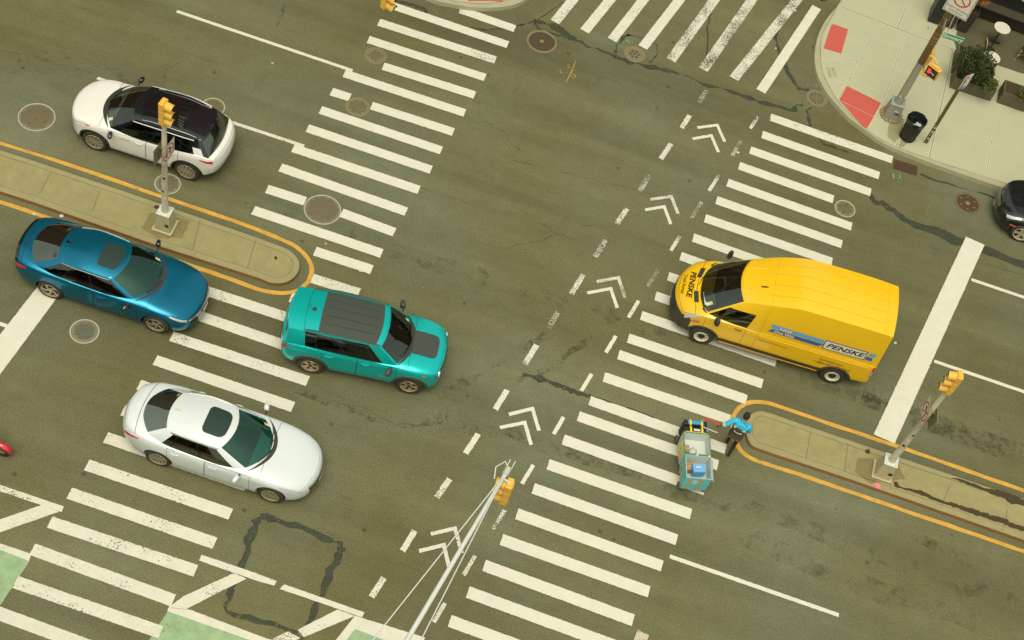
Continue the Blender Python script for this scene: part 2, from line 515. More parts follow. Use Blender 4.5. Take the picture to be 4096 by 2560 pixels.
mb.sheet(jag(Pz((0, 1920), [(-900, 350), (0, 662), (280, 768), (-10, 1205), (-400, 1760), (-900, 1600)]), 0), 0.006, 0)
mb.sheet(jag(Pz((0, 1920), [(1585, 1240), (2419, 1530), (2860, 1690), (2600, 2100), (1100, 2000)]), 0), 0.006, 0)
mb.sheet(jag(Pz((1024, 1920), [(935, 1405), (1260, 1520), (1500, 1620), (1200, 1900), (600, 1850)]), 0), 0.006, 0)
tag(mb.obj('bike_lane', [green_paint]), kind='structure')

def ribbon(mb, pts, w, z, mi=0, amp=0.0, closed=False, sub=6):
    """band of even width along a smooth path of world points"""
    P0 = [Vector(p[:2]) for p in pts]
    P = []
    m0 = len(P0)
    for i in range(m0 if closed else m0 - 1):
        a, c = P0[i], P0[(i + 1) % m0]
        k = max(1, int((c - a).length / 0.9))
        P += [a.lerp(c, j / k) for j in range(k)]
    if not closed: P.append(P0[-1])
    n = len(P)
    C = []
    rngi = range(n if closed else n - 1)
    for i in rngi:
        p0 = P[(i - 1) % n] if closed or i > 0 else P[i]
        p1 = P[i]; p2 = P[(i + 1) % n]
        p3 = P[(i + 2) % n] if closed or i + 2 < n else p2
        for k in range(sub):
            t = k / sub
            C.append(0.5 * ((2 * p1) + (p2 - p0) * t + (2 * p0 - 5 * p1 + 4 * p2 - p3) * t * t + (3 * p1 - p0 - 3 * p2 + p3) * t ** 3))
    if not closed: C.append(P[-1])
    m = len(C)
    vs = []
    jl_ = [random.gauss(0, 1) for _ in range(m + 4)]; jr_ = [random.gauss(0, 1) for _ in range(m + 4)]
    for i, p in enumerate(C):
        a = C[(i - 1) % m] if closed or i > 0 else p
        b = C[(i + 1) % m] if closed or i < m - 1 else p
        d = (b - a).normalized(); nn = Vector((-d.y, d.x))
        ww = w(i / m) if callable(w) else w
        l = ww / 2 + amp * .8 * (jl_[i] * .5 + jl_[i + 1] + jl_[i + 2] + jl_[i + 3] * .5); r = ww / 2 + amp * .8 * (jr_[i] * .5 + jr_[i + 1] + jr_[i + 2] + jr_[i + 3] * .5)
        vs += [(p.x - nn.x * r, p.y - nn.y * r, z), (p.x + nn.x * l, p.y + nn.y * l, z)]
    fs = []
    for i in range(m if closed else m - 1):
        j = (i + 1) % m
        fs.append((2 * i, 2 * j, 2 * j + 1, 2 * i + 1))
    mb.add(vs, fs, mi)
    return C
mb = MB()
yl = [(-500, 408), (-250, 490), (0, 572.7), (237, 646.3), (620, 778), (900, 872), (1024, 917), (1108, 951), (1172, 980), (1212, 1012), (1237, 1045), (1247, 1078), (1242, 1106), (1226, 1135), (1194, 1161), (1151, 1172), (1100, 1171.5), (1024, 1154.3), (900, 1109), (795.8, 1074), (500, 975), (182, 868.6), (0, 808), (-500, 640)]
ribbon(mb, [G(*p) for p in yl], 0.12, 0.008, 0, 0.004)
yr = [(4700, 2168), (4096, 1963), (3584, 1784), (3300, 1689), (3156.7, 1640), (3072, 1613), (3021, 1607.5), (2979, 1617), (2946, 1643), (2931, 1680), (2933, 1735), (2950, 1782), (2979.3, 1817.6), (3021.6, 1842), (3072, 1859), (3160, 1886), (3254, 1918), (4096, 2206), (4700, 2412)]
ribbon(mb, [G(*p) for p in yr], 0.12, 0.008, 0, 0.004)
tag(mb.obj('yellow_edge_line', [yellow]), kind='structure')
# tar seals, cracks and patches
mb = MB()
def seal(reg, pts, w, amp=0.02, sub=8, z=0.0045, k=2.3623):
    ribbon(mb, [Rg(reg[0], reg[1], *p, 0.0, k) for p in pts], w, z, 0, amp, sub=sub)
seal((2048, 0), [(205, 195), (380, 240), (470, 285), (540, 340), (640, 395), (740, 440), (900, 500), (1050, 560), (1200, 605), (1420, 665), (1600, 710), (1950, 830), (2240, 930), (2419, 985), (2620, 1030), (2700, 1010), (2770, 970)], lambda t: 0.15 + 0.07 * math.sin(t * 17) - 0.05 * t, 0.03)
seal((2048, 0), [(215, 210), (235, 265), (330, 310), (430, 330), (520, 350)], 0.10, 0.02)
seal((2048, 0), [(40, 245), (140, 222), (240, 190), (330, 130), (480, 20)], 0.05, 0.01)
seal((3072, 0), [(260, -10), (180, 70), (100, 230), (75, 350), (100, 470), (160, 610), (230, 750), (290, 835), (390, 848)], 0.12, 0.02)
seal((3072, 0), [(405, 1010), (370, 1060), (400, 1170), (440, 1240), (520, 1350), (640, 1400), (800, 1450)], 0.09, 0.02)
seal((1480, 0), [(420, 5), (560, 55), (700, 95), (820, 130), (870, 175), (890, 220)], 0.10, 0.015, k=3.903)
seal((1480, 0), [(1380, 385), (1500, 425), (1700, 450), (1900, 460), (2080, 440)], 0.055, 0.01, k=3.903)
seal((2048, 0), [(1878, 120), (1845, 260), (1850, 380), (1838, 525)], 0.05, 0.008)
seal((3072, 640), [(960, 350), (1080, 420), (1200, 490), (1350, 590), (1560, 670), (1840, 775), (2050, 850), (2419, 985), (2900, 1150)], lambda t: 0.16 + 0.16 * min(1, t * 2), 0.03)
seal((3072, 640), [(1440, 135), (1700, 220), (1950, 300), (2180, 370)], 0.07, 0.02)
loop = [(1058, 2066), (1100, 2078), (1200, 2113), (1290, 2150), (1352, 2172), (1366, 2190), (1350, 2230), (1318, 2300), (1286, 2370), (1255, 2440), (1223, 2517), (1208, 2547), (1150, 2522), (1024, 2480), (905.9, 2447), (915, 2390), (931, 2335), (973.6, 2250), (1000, 2170), (1024, 2102), (1035, 2078)]
ribbon(mb, [G(*p) for p in loop], lambda t: 0.17 if t < 0.45 or t > 0.72 else 0.075, 0.0046, 0, 0.02, closed=True, sub=8)
seal((2048, 1280), [(100, 520), (240, 545), (400, 600), (520, 650), (620, 690), (740, 720)], 0.17, 0.03)
seal((2048, 1280), [(740, 715), (900, 765), (1150, 850), (1400, 945)], 0.03, 0.008, z=0.0135)
seal((1480, 0), [(2290, 408), (2350, 395), (2420, 370)], 0.05, 0.01, k=3.903)
seal((2048, 0), [(1110, 325), (1050, 360), (990, 450), (975, 505)], 0.07, 0.02)
seal((2048, 0), [(1080, 330), (1180, 345), (1300, 395), (1370, 430), (1360, 520), (1300, 590)], 0.05, 0.015)
tag(mb.obj('tar_seal', [tar]), kind='structure')
# fine cracks
mb = MB()
def crack(p, q, n=14, amp=0.10, w=0.007):
    a = Vector(G(*p)[:2]); b = Vector(G(*q)[:2]); d = (b - a); nn = Vector((-d.y, d.x)).normalized()
    off = 0; pts = []
    for i in range(n + 1):
        off += random.gauss(0, amp / 3)
        pts.append(a + d * (i / n) + nn * off * math.sin(PI * i / n))
    ribbon(mb, pts, lambda t: w * (0.5 + abs(math.sin(t * 23))), 0.0042, 0, 0.003, sub=3)
for p, q in [((0, 200), (390, 300)), ((300, 20), (900, 260)), ((640, 350), (720, 250)), ((1895, 395), (1930, 480)), ((1930, 480), (2080, 600)), ((1500, 650), (1900, 830)),
             ((2050, 640), (2700, 800)), ((2000, 1000), (2380, 900)), ((2100, 850), (2300, 960)), ((1300, 1560), (1800, 1760)), ((1150, 1560), (1500, 1680)), ((2160, 220), (2050, 370)), ((3000, 950), (3600, 1120)),
             ((1290, 2110), (1330, 2170)), ((3560, 940), (4096, 1100)), ((1180, 1900), (1420, 2010))]:
    crack(p, q)
tag(mb.obj('asphalt_crack', [tar]), kind='structure')
# older, darker repairs and tyre marks laid over the asphalt
mark = paint_mat('tyre_mark', '#55523a', 0.55, 5.0, rough=0.9, dirt=0.1, soft=0.35)
mark_soft = paint_mat('oil_stain', '#585539', 0.60, 2.5, rough=0.8, dirt=0.1, soft=0.5)
mb = MB()
def tyre(pts, w, mi=0, z=0.0032): ribbon(mb, [G(*p) for p in pts], w, z, mi, 0.03, sub=8)
tyre([(1250, 905), (1500, 975), (1800, 1070), (2050, 1150), (2300, 1225), (2560, 1300), (2800, 1370)], 0.5, 1)
tyre([(1000, 840), (1240, 890), (1300, 905)], 0.5, 1, 0.0034)
tyre([(1750, 1590), (1950, 1480), (2150, 1360), (2230, 1280)], 0.25, 0)
tyre([(2060, 1530), (2180, 1480), (2300, 1400), (2380, 1330)], 0.18, 0)
tyre([(1760, 1690), (1900, 1720), (2050, 1730), (2200, 1790), (2350, 1830), (2600, 1900)], 0.35, 0)
tyre([(1200, 1560), (1400, 1640), (1650, 1700), (1800, 1640)], 0.25, 0, 0.0036)
tyre([(2640, 1960), (2850, 1990), (3100, 2060), (3400, 2180), (3800, 2330), (4096, 2420)], 0.5, 1)
tyre([(2960, 2140), (3060, 2180), (3200, 2240), (3500, 2360), (3900, 2490)], 0.6, 1)
tyre([(3450, 1570), (3700, 1680), (3900, 1750), (4096, 1820)], 0.7, 0)
tyre([(3200, 1500), (3400, 1570), (3600, 1640)], 0.5, 1, 0.0036)
tyre([(3640, 2130), (3760, 2190), (3900, 2260)], 0.3, 0, 0.0036)
tyre([(0, 170), (300, 260), (560, 340)], 0.4, 1)
tyre([(1140, 20), (1120, 70), (1105, 110)], 0.15, 0, 0.0036)
tyre([(2620, 500), (2640, 430), (2660, 400)], 0.2, 0)
tag(mb.obj('tyre_mark', [mark, mark_soft]), kind='structure')
mb = MB()
mb.sheet(jag(Pz((3072, 0), [(420, -20), (640, -10), (560, 150), (490, 290), (455, 400), (445, 580), (490, 740), (600, 930), (800, 1140), (1040, 1350), (1130, 1470), (960, 1420), (640, 1300), (470, 1240), (400, 1170), (370, 1060), (440, 990), (400, 850), (290, 838), (230, 750), (160, 610), (100, 480), (75, 350), (100, 240), (200, 60), (280, -20)]), 0, 0.02), 0.0028, 0)
mb.sheet(jag(Pz((1024, 0), [(1300, -20), (1500, 60), (1590, 110), (1700, 200), (1950, 250), (2250, 285), (2500, 240), (2900, -20)]), 0, 0.02), 0.0028, 0)
tag(mb.obj('asphalt_patch', [asph_patch]), kind='structure')
# survey spray paint on the asphalt
spray_o = paint_mat('orange_spray', '#c0923a', 0.35, 20)
spray_g = paint_mat('green_spray', '#7aa868', 0.5, 24)
mb = MB()
def spray(reg, strokes, w, mi, z=0.0055, k=2.3623):
    for st in strokes:
        ribbon(mb, [Rg(reg[0], reg[1], *p, 0.0, k) for p in st], w, z, mi, 0.006, sub=4)
spray((2048, 0), [[(603, 575), (560, 680), (512, 778)], [(460, 660), (462, 690), (520, 690), (580, 735), (600, 715), (570, 705)], [(545, 610), (528, 625), (545, 640), (565, 640), (595, 660)]], 0.03, 0)
spray((2048, 0), [[(1045, 380), (1050, 410)], [(1070, 400), (1095, 380), (1110, 410), (1130, 390), (1145, 410)]], 0.03, 1)
spray((3072, 0), [[(375, 795), (373, 820)], [(390, 800), (405, 815), (390, 820)], [(415, 800), (430, 815)], [(440, 800), (460, 805), (440, 820), (468, 822)]], 0.02, 1)
spray((3072, 640), [[(1185, 130), (1180, 175)], [(1245, 140), (1240, 210), (1260, 180)]], 0.07, 1)
tag(mb.obj('survey_marking', [spray_o, spray_g]), kind='structure')
# ================================================================ SETTING: islands, corner pavement
def PX(w_):
    """where a place appears on the survey photograph (used only to solve heights)"""
    d = Vector(w_) - CAM
    z = -d.dot(BACK)
    return (2048 + FPX * d.dot(RIGHT) / z, 1280 - FPX * d.dot(UP) / z)

def ZP(xy, px, py):
    """height on the upright through xy that matches a sighted point"""
    best = (1e9, 0)
    for i in range(0, 900):
        q = PX((xy[0], xy[1], i / 100))
        d = (q[0] - px) ** 2 + (q[1] - py) ** 2
        if d < best[0]: best = (d, i / 100)
    return best[1]
conc_old = mat('old_concrete', '#a09561', 0.9, var=0.28, scale=3.5, bump=0.5, bscale=30)
conc_dirt = mat('dirty_concrete', '#8a7d4d', 0.92, var=0.3, scale=6, bump=0.4)
kerb_rust = mat('rusty_kerb_face', '#9a6a35', 0.85, var=0.3, scale=5)
kerb_dark = mat('dark_kerb_face', '#5c4d30', 0.85, var=0.3, scale=5)
conc_new = mat('pale_concrete', '#c0bd95', 0.85, var=0.08, scale=2.0, bump=0.2, bscale=40)
conc_kerb = mat('kerb_concrete', '#b3ae86', 0.85, var=0.16, scale=3.0, bump=0.2, bscale=40)
joint = mat('pavement_joint', '#7c774f', 0.9, var=0.2)
joint_pale = mat('trowelled_edge', '#cac8a4', 0.85, var=0.06)
red_pad = mat('red_tactile_pad', '#cf5d49', 0.65, var=0.08, scale=5)
dirt = mat('soil', '#4a3a22', 0.95, var=0.4, scale=20)
dry = mat('dry_weeds', '#96794a', 0.9, var=0.3, scale=30)

def smooth_line(pts, sub=6):
    P0 = [Vector(p) for p in pts]; P = []
    for a, b in zip(P0[:-1], P0[1:]):
        k = max(1, int((b - a).length / 0.8)); P += [a.lerp(b, j / k) for j in range(k)]
    P.append(P0[-1]); out = []; n = len(P)
    for i in range(n - 1):
        p0 = P[max(i - 1, 0)]; p1 = P[i]; p2 = P[i + 1]; p3 = P[min(i + 2, n - 1)]
        for k in range(sub):
            t = k / sub
            out.append(0.5 * ((2 * p1) + (p2 - p0) * t + (2 * p0 - 5 * p1 + 4 * p2 - p3) * t * t + (3 * p1 - p0 - 3 * p2 + p3) * t ** 3))
    out.append(P[-1])
    return [tuple(p) for p in out]

def inset(poly, d):
    """shift an open outline sideways (to its left)"""
    out = []
    n = len(poly)
    for i, p in enumerate(poly):
        a = Vector(poly[max(i - 1, 0)][:2]); b = Vector(poly[min(i + 1, n - 1)][:2])
        t = (b - a).normalized()
        out.append((p[0] - t.y * d, p[1] + t.x * d))
    return out
KH = 0.14
def island(name, outline_px, joints, kerb_w=0.17):
    # outline runs anticlockwise (inside on the left) seen from above, open at the far end
    out = [p[:2] for p in smooth_line([G(*p, KH) for p in outline_px], 5)]
    inn = inset(out, kerb_w)
    mb = MB()
    mb.sheet([p + (KH - 0.006,) for p in inn], KH - 0.006, 0)
    n = len(out)
    lip = inset(out, 0.025)
    vs = [(p[0], p[1], KH) for p in inn] + [(p[0], p[1], KH) for p in lip] + [(p[0], p[1], KH - 0.02) for p in out] + [(p[0], p[1], -0.02) for p in inset(out, -0.012)]
    fs = []
    mi = []
    for r in range(3):
        for i in range(n - 1):
            fs.append((r * n + i, (r + 1) * n + i, (r + 1) * n + i + 1, r * n + i + 1)); mi.append((1, 1, 2)[r])
    o = len(mb.v)
    mb.v += vs
    for f, m in zip(fs, mi):
        mb.f.append(tuple(i + o for i in f)); mb.m.append(m); mb.sm.append(False)
    # inner joint along the kerb and slab joints
    ribbon(mb, inn[::3] + [inn[-1]], 0.014, KH + 0.002, 3, 0.002, sub=2)
    for i, (a, b) in enumerate(joints):
        mb.sheet(jag(bar_poly(G(*a, KH), G(*b, KH), 0.018), 0, 0.004), KH + 0.0005 + i * 0.0003, 3)
    for ply, m, zz in ISL_EXTRA.get(name, []):
        mb.sheet(jag(ply, 0, 0.02, 0.06), KH + zz, m)
    o = mb.obj('traffic_island', [conc_old, conc_kerb_old, kerb_rust, joint, dirt, conc_dirt, dry])
    return tag(o, kind='structure')
conc_kerb_old = mat('old_kerb_top', '#a39867', 0.9, var=0.2, scale=4, bump=0.3)
ISL_EXTRA = {
 'left': [([G(568, 915, KH), G(600, 850, KH), G(760, 880, KH), G(730, 950, KH), G(640, 955, KH)], 5, 0.002), (Pz((0, 640), [(1455, 465), (1500, 462), (1512, 490), (1470, 497)]), 4, 0.004), (Pz((1024, 640), [(165, 945), (190, 935), (205, 958), (185, 968)]), 4, 0.003)],
 'right': [(Pz((3072, 1920), [(1170, 40), (1210, 45), (1215, 78), (1270, 95), (1330, 105), (1420, 120), (1520, 170), (1640, 220), (1760, 250), (1900, 290), (2080, 350), (2200, 380), (2300, 430), (2419, 470), (2600, 560), (2600, 600), (2419, 515), (2300, 480), (2180, 425), (2090, 400), (1960, 360), (1800, 300), (1700, 262), (1600, 235), (1480, 185), (1330, 130), (1200, 92), (1172, 80)]), 4, 0.003),
           (Pz((3072, 1920), [(1690, 0), (1800, 15), (1900, 48), (2000, 90), (2160, 122), (2260, 150), (2350, 190), (2419, 220), (2600, 270), (2600, 330), (2419, 268), (2260, 240), (2220, 200), (2100, 160), (2000, 115), (1880, 72), (1780, 30)]), 4, 0.003),
           ([G(3430, 1830, KH), G(3590, 1850, KH), G(3620, 1915, KH), G(3480, 1935, KH), G(3420, 1890, KH)], 5, 0.002),
           ([G(3456, 1800, KH), G(3478, 1797, KH), G(3480, 1812, KH), G(3462, 1815, KH)], 4, 0.004)]}
island('left', [(-600, 576), (0, 763), (135.5, 807), (613.8, 974.4), (1024, 1106), (1079, 1127), (1121.4, 1131), (1159.5, 1120), (1187, 1095), (1199, 1063), (1189, 1029.5), (1151, 995.6), (1087.5, 970), (1024, 947), (500, 764), (131, 640), (0, 597), (-600, 400)],
       [((204, 688), (156, 777)), ((1025, 955), (990, 1070)), ((400, 760), (372, 838)), ((800, 880), (770, 1000))])
island('right', [(4700, 2202), (4096, 1995), (3867.8, 1918), (3558.8, 1814), (3072, 1648.3), (3034, 1643), (3004.7, 1657), (2987, 1685), (2985, 1725), (2995, 1760), (3015, 1783), (3072, 1805), (3410, 1918), (4096, 2158), (4700, 2364)],
       [((3245, 1715), (3222, 1840)), ((3392, 1772), (3378, 1890)), ((3800, 1940), (3765, 2025)), ((4030, 2040), (4012, 2120)), ((3580, 1850), (3560, 1960))])
# corner pavement with its kerb
kerb_px = [(3480, -260), (3420, -130), (3364, 0), (3347, 25), (3309, 72), (3284, 114), (3267, 161), (3259.5, 212), (3259.3, 245.5), (3264.6, 279.4), (3279.5, 321.7), (3309, 372.5), (3347, 419), (3393.7, 468), (3453, 514), (3516.5, 561), (3580, 594), (3656, 625), (3760, 665), (3990, 744), (4600, 950)]
inn_px = [(3490, -260), (3430, -130), (3369, 0), (3351, 21), (3321.8, 76), (3296.4, 122.8), (3283.6, 177.8), (3282.8, 237), (3292, 292), (3313.3, 338.6), (3347, 398), (3385, 440), (3444.5, 499.5), (3499.5, 541.8), (3584, 588.4), (3719.7, 635), (3760, 650), (4016, 731), (4600, 927)]
SW = 0.15
outl = [p[:2] for p in smooth_line([G(*p, SW) for p in kerb_px], 5)]
innl = [p[:2] for p in smooth_line([G(*p, SW) for p in inn_px], 5)]
far = [(80.0, innl[-1][1]), (80.0, 90.0), (innl[0][0], 90.0)]
mb = MB()
mb.sheet([p + (SW - 0.004,) for p in innl + far], SW - 0.004, 0)
mb.sheet(outl + innl[::-1], SW, 1)
n = len(outl)
o_ = len(mb.v)
mb.v += [(p[0], p[1], SW) for p in outl] + [(p[0], p[1], -0.02) for p in inset(outl, -0.015)]
for i in range(n - 1):
    mb.f.append((o_ + i, o_ + n + i, o_ + n + i + 1, o_ + i + 1)); mb.m.append(1); mb.sm.append(False)
ribbon(mb, innl[::2] + [innl[-1]], 0.016, SW + 0.003, 2, 0.002, sub=2)
JZ = [0.0]
def jl(a, b, w=0.012, m=2):
    JZ[0] += 0.00006
    A = Rg(3072, 0, *a, SW); B = Rg(3072, 0, *b, SW)
    mb.sheet(bar_poly(A, B, w + 0.09), SW - 0.003 + JZ[0], 3)
    mb.sheet(jag(bar_poly(A, B, w), 0, 0.002), SW + 0.002 + JZ[0], m)
for a, b, w_ in [((675, 55), (1520, 385), .02), ((1520, 385), (1745, 465), .02), ((1350, 0), (1220, 265), .01), ((1300, 310), (1110, 895), .012), ((650, 90), (935, 330), .01), ((935, 330), (845, 575), .01), ((845, 575), (780, 735), .01),
                 ((780, 735), (655, 945), .01), ((935, 330), (1250, 445), .008), ((845, 575), (500, 565), .009), ((780, 735), (575, 802), .009), ((780, 735), (1110, 895), .009), ((1110, 895), (935, 1215), .009), ((1745, 470), (1690, 760), .022),
                 ((1690, 760), (1600, 1150), .022), ((1600, 1150), (1525, 1490), .022), ((1205, 655), (1640, 790), .009), ((1110, 895), (1600, 1150), .009), ((1600, 1150), (2130, 1350), .009), ((2130, 1350), (2419, 1445), .009), ((2419, 1445), (3200, 1720), .009),
                 ((2180, 985), (2115, 1330), .01), ((2115, 1330), (2060, 1660), .01), ((1290, 1130), (1210, 1390), .02), ((1045, 1030), (1290, 1130), .02), ((2235, 640), (2190, 830), .01), ((720, 510), (845, 575), .009), ((510, 450), (720, 515), .009), ((1220, 265), (1520, -500), .01), ((1730, 480), (1900, -20), .01)]:
    jl(a, b, w_)
for q in ([(600, 235), (620, 228), (757, 277), (692, 507), (525, 458), (560, 340)], [(745, 812), (1068, 972), (1000, 1100), (672, 942)], [(672, 948), (1000, 1105), (935, 1215), (900, 1195), (820, 1110), (740, 1020)]):
    mb.sheet(jag(Pz2, 0, 0.004) if False else jag([Rg(3072, 0, *p, SW) for p in q], 0, 0.004), SW + 0.003, 4)
# darker paving in front of the shop, and stains
dk = [(3829, 205), (3962, 252), (4096, 296), (4700, 500), (4700, 200), (4096, 60), (3909, 20), (3850, 60), (3815, 163)]
mb.sheet(jag([G(*p, SW) for p in dk], 0, 0.01), SW + 0.001, 5)
mb.sheet(jag([Rg(3072, 0, *p, SW) for p in [(1190, 1090), (1280, 1130), (1260, 1250), (1200, 1350), (1130, 1300), (1140, 1180)]], 0, 0.02), SW - 0.001, 6)
mb.sheet(jag([Rg(3072, 0, *p, SW) for p in [(1255, 1330), (1340, 1335), (1300, 1370), (1240, 1400), (1230, 1370)]], 0, 0.02), SW - 0.0008, 6)
sw_ob = mb.obj('pavement', [conc_new, conc_kerb, joint, joint_pale, red_pad, mat('dark_paving', '#5e5a3d', 0.85, var=0.18, scale=2.5), mat('pavement_stain', '#9d986f', 0.9, var=0.2, scale=8)])
tag(sw_ob, kind='structure')
# writing pressed into the wet concrete
fc = mat('scratched_concrete', '#8f8b62', 0.9)
M = frame(Rg(3072, 0, 603, 683, SW + 0.003), Vector(Rg(3072, 0, 590, 715)) - Vector(Rg(3072, 0, 578, 655)), (0, 0, 1))
Mx = frame(Rg(3072, 0, 603, 683, SW + 0.003), Vector(Rg(3072, 0, 575, 655)) - Vector(Rg(3072, 0, 590, 715)), (0, 0, 1))
tag(text_mesh('FIGHT\nCLUB', 0.16, 'pavement_writing', fc, M=Mx), kind='structure')
# far corner, top of the picture
mb = MB()
c2o = [(1480, -160), (1640, -45), (1740, 0), (1800, 14), (1870, 27), (1940, 31), (2010, 27), (2070, 14), (2130, -20), (2190, -80), (2300, -220)]
c2i = [(1500, -170), (1700, -45), (1790, -3), (1850, 8), (1912, 14), (1960, 13), (2010, 6), (2055, -8), (2110, -35), (2165, -90), (2270, -225)]
o2 = [p[:2] for p in smooth_line([G(*p, SW) for p in c2o], 5)]
i2 = [p[:2] for p in smooth_line([G(*p, SW) for p in c2i], 5)]
mb.sheet(o2 + i2[::-1], SW, 1)
mb.sheet([(-60.0, i2[0][1] + 0.6)] + i2 + [(i2[-1][0] + 8, 80.0), (-60.0, 80.0)], SW - 0.004, 0)
n = len(o2); o_ = len(mb.v)
mb.v += [(p[0], p[1], SW) for p in o2] + [(p[0], p[1], -0.02) for p in inset(o2, -0.015)]
for i in range(n - 1):
    mb.f.append((o_ + i, o_ + n + i, o_ + n + i + 1, o_ + i + 1)); mb.m.append(1); mb.sm.append(False)
ribbon(mb, i2[::2] + [i2[-1]], 0.016, SW + 0.003, 2, 0.002, sub=2)
mb.sheet(jag([G(*p, SW) for p in [(1872, 4), (1878, -40), (2010, -40), (2012, 7), (1960, 4)]], 0, 0.004), SW + 0.003, 3)
tag(mb.obj('pavement', [conc_new, conc_kerb, joint, red_pad]), kind='structure')
# ================================================================ iron covers
def cover(px, py, R, style, label, rot=0.0, z=0.0, group='iron covers in the road'):
    c = G(px, py, z)
    t = empty('manhole_cover', c, rot)
    tag(t, label, 'manhole cover', group)
    mb = MB()
    ringw = 0.03 if style.startswith('pale') else 0.075
    rm = 1 if style.startswith('pale') else 0
    h = 0.014
    mb.lathe([(R, 0.001), (R - 0.004, h), (R - ringw, h), (R - ringw - 0.004, h - 0.004)], 48, mi=0)
    fr = mb.obj('frame_ring', [ring_pale if rm else iron], t)
    mb = MB()
    r = R - ringw - 0.004
    mb.lathe([(r, h - 0.004), (r - 0.012, h - 0.002), (0.0001, h - 0.002)], 48, mi=1 if style in ('grate', 'gear') else 0)
    if 'basket' in style:
        k = 0.075 if 'fine' in style else 0.10
        nn = int(R / k) + 1
        for i in range(-nn, nn + 1):
            for j in range(-nn, nn + 1):
                x, y = i * k, j * k
                if x * x + y * y > (r - 0.06) ** 2: continue
                for q in (-0.25, 0.25):
                    if (i + j) % 2: mb.box((x, y + q * k, h), (k * 0.86, k * 0.2, 0.006), 2)
                    else: mb.box((x + q * k, y, h), (k * 0.2, k * 0.86, 0.006), 2)
        for q in range(4):
            a = q * PI / 2 + 0.8
            mb.lathe([(0.022, h + 0.004), (0.0001, h + 0.004)], 10, Matrix.Translation((math.cos(a) * r * 0.6, math.sin(a) * r * 0.6, 0)), 2)
    if style == 'honey':
        for i in range(-4, 5):
            for j in range(-4, 5):
                x = (i + (j % 2) * 0.5) * 0.135; y = j * 0.117
                if x * x + y * y > (r - 0.05) ** 2: continue
                mb.lathe([(0.055, h + 0.002), (0.0001, h + 0.002)], 6, Matrix.Translation((x, y, 0)) @ Matrix.Rotation(PI / 6, 4, 'Z'), 2)
    if style == 'radial':
        for ring_r, cnt, l in ((r * 0.72, 14, 0.085), (r * 0.38, 10, 0.05), (r * 0.18, 6, 0.03)):
            for i in range(cnt):
                a = 2 * PI * i / cnt
                mb.box((ring_r * math.cos(a), ring_r * math.sin(a), h + 0.001), (l, l * 0.55, 0.004), 2, Matrix.Rotation(a, 3, 'Z'))
    if style == 'grate':
        for i in range(-12, 13):
            x = i * 0.034
            l = math.sqrt(max(0, (r - 0.03) ** 2 - x * x))
            for y0, y1 in ((-l, -0.16), (-0.13, 0.13), (0.16, l)):
                if y1 - y0 > 0.03: mb.box((x, (y0 + y1) / 2, h + 0.001), (0.017, y1 - y0, 0.004), 2)
        mb.lathe([(0.07, h + 0.012), (0.055, h + 0.016), (0.0001, h + 0.016)], 16, mi=3)
    if style == 'gear':
        for i in range(44):
            a = 2 * PI * i / 44
            mb.box(((r + 0.04) * math.cos(a), (r + 0.04) * math.sin(a), h), (0.05, 0.026, 0.006), 1, Matrix.Rotation(a, 3, 'Z'))
        for i in range(-9, 10):
            l = math.sqrt(max(0, (r - 0.05) ** 2 - (i * 0.04) ** 2))
            mb.box((0, i * 0.04, h), (2 * l, 0.012, 0.005), 2)
        mb.lathe([(0.075, h + 0.006), (0.07, h + 0.01), (0.0001, h + 0.01)], 16, mi=3)
        for i in range(6):
            a = i * PI / 3 + 0.3
            mb.lathe([(0.028, h + 0.007), (0.0001, h + 0.007)], 10, Matrix.Translation((math.cos(a) * r * 0.7, math.sin(a) * r * 0.7, 0)), 3)
    if 'stain' in style:
        mb.lathe([(r * 0.66, h + 0.0045), (0.0001, h + 0.0045)], 24, Matrix.Translation((0.02, -0.03, 0)), 4)
    mb.obj('lid', [iron, iron_rust, iron_dark, mat('bare_iron_boss', '#a08a50', 0.5, 0.3), mat('grey_stain', '#66644f', 0.9, var=0.2)], t)
    return t
cover(147, 469, 0.507, 'pale_basket_fine', 'large round cover with pale rim alone at the left edge ahead of the white SUV', 0.5)
cover(1290, 839, 0.519, 'pale_basket_fine', 'large round cover with pale rim interrupting a crosswalk bar above the island nose', 0.0)
cover(338, 1326, 0.372, 'pale_basket_stain', 'round cover with grey stained middle between the blue and silver sedans', 0.3)
cover(3380, 835, 0.325, 'pale_basket_fine', 'small cover with pale blue rim at the end of a right crosswalk bar', 0.6)
cover(1502, 224, 0.348, 'basket', 'rust brown cover just below the third bar of the left crosswalk', 0.4)
cover(1431, 429, 0.372, 'basket', 'rust brown cover splitting a short crosswalk bar beside the white lane line', 0.1)
cover(2538, 218, 0.346, 'honey', 'honeycomb patterned cover touching the foot of a bar in the top crosswalk', 0.2)
cover(2167, 167, 0.482, 'grate', 'large rusty slotted drain cover left of the top crosswalk', 0.5)
cover(3266, 394, 0.355, 'radial', 'round drain cover with radial holes beside the curved corner kerb', 0.2)
cover(853, 428, 0.34, 'pale_basket_fine', 'cover with pale rim half hidden behind the white SUV', 0.2)
cover(671, 736.5, 0.36, 'pale_basket', 'cover with thin pale rim half hidden behind the left island signal pole', 0.4)
cover(3870, 813, 0.43, 'gear', 'rusty toothed round cover in front of the black car', 0.3)
cover(3713.5, 112, 0.055, 'pale', 'tiny dark utility cap in the corner pavement beside the dark green cabinet', 0, SW, None)

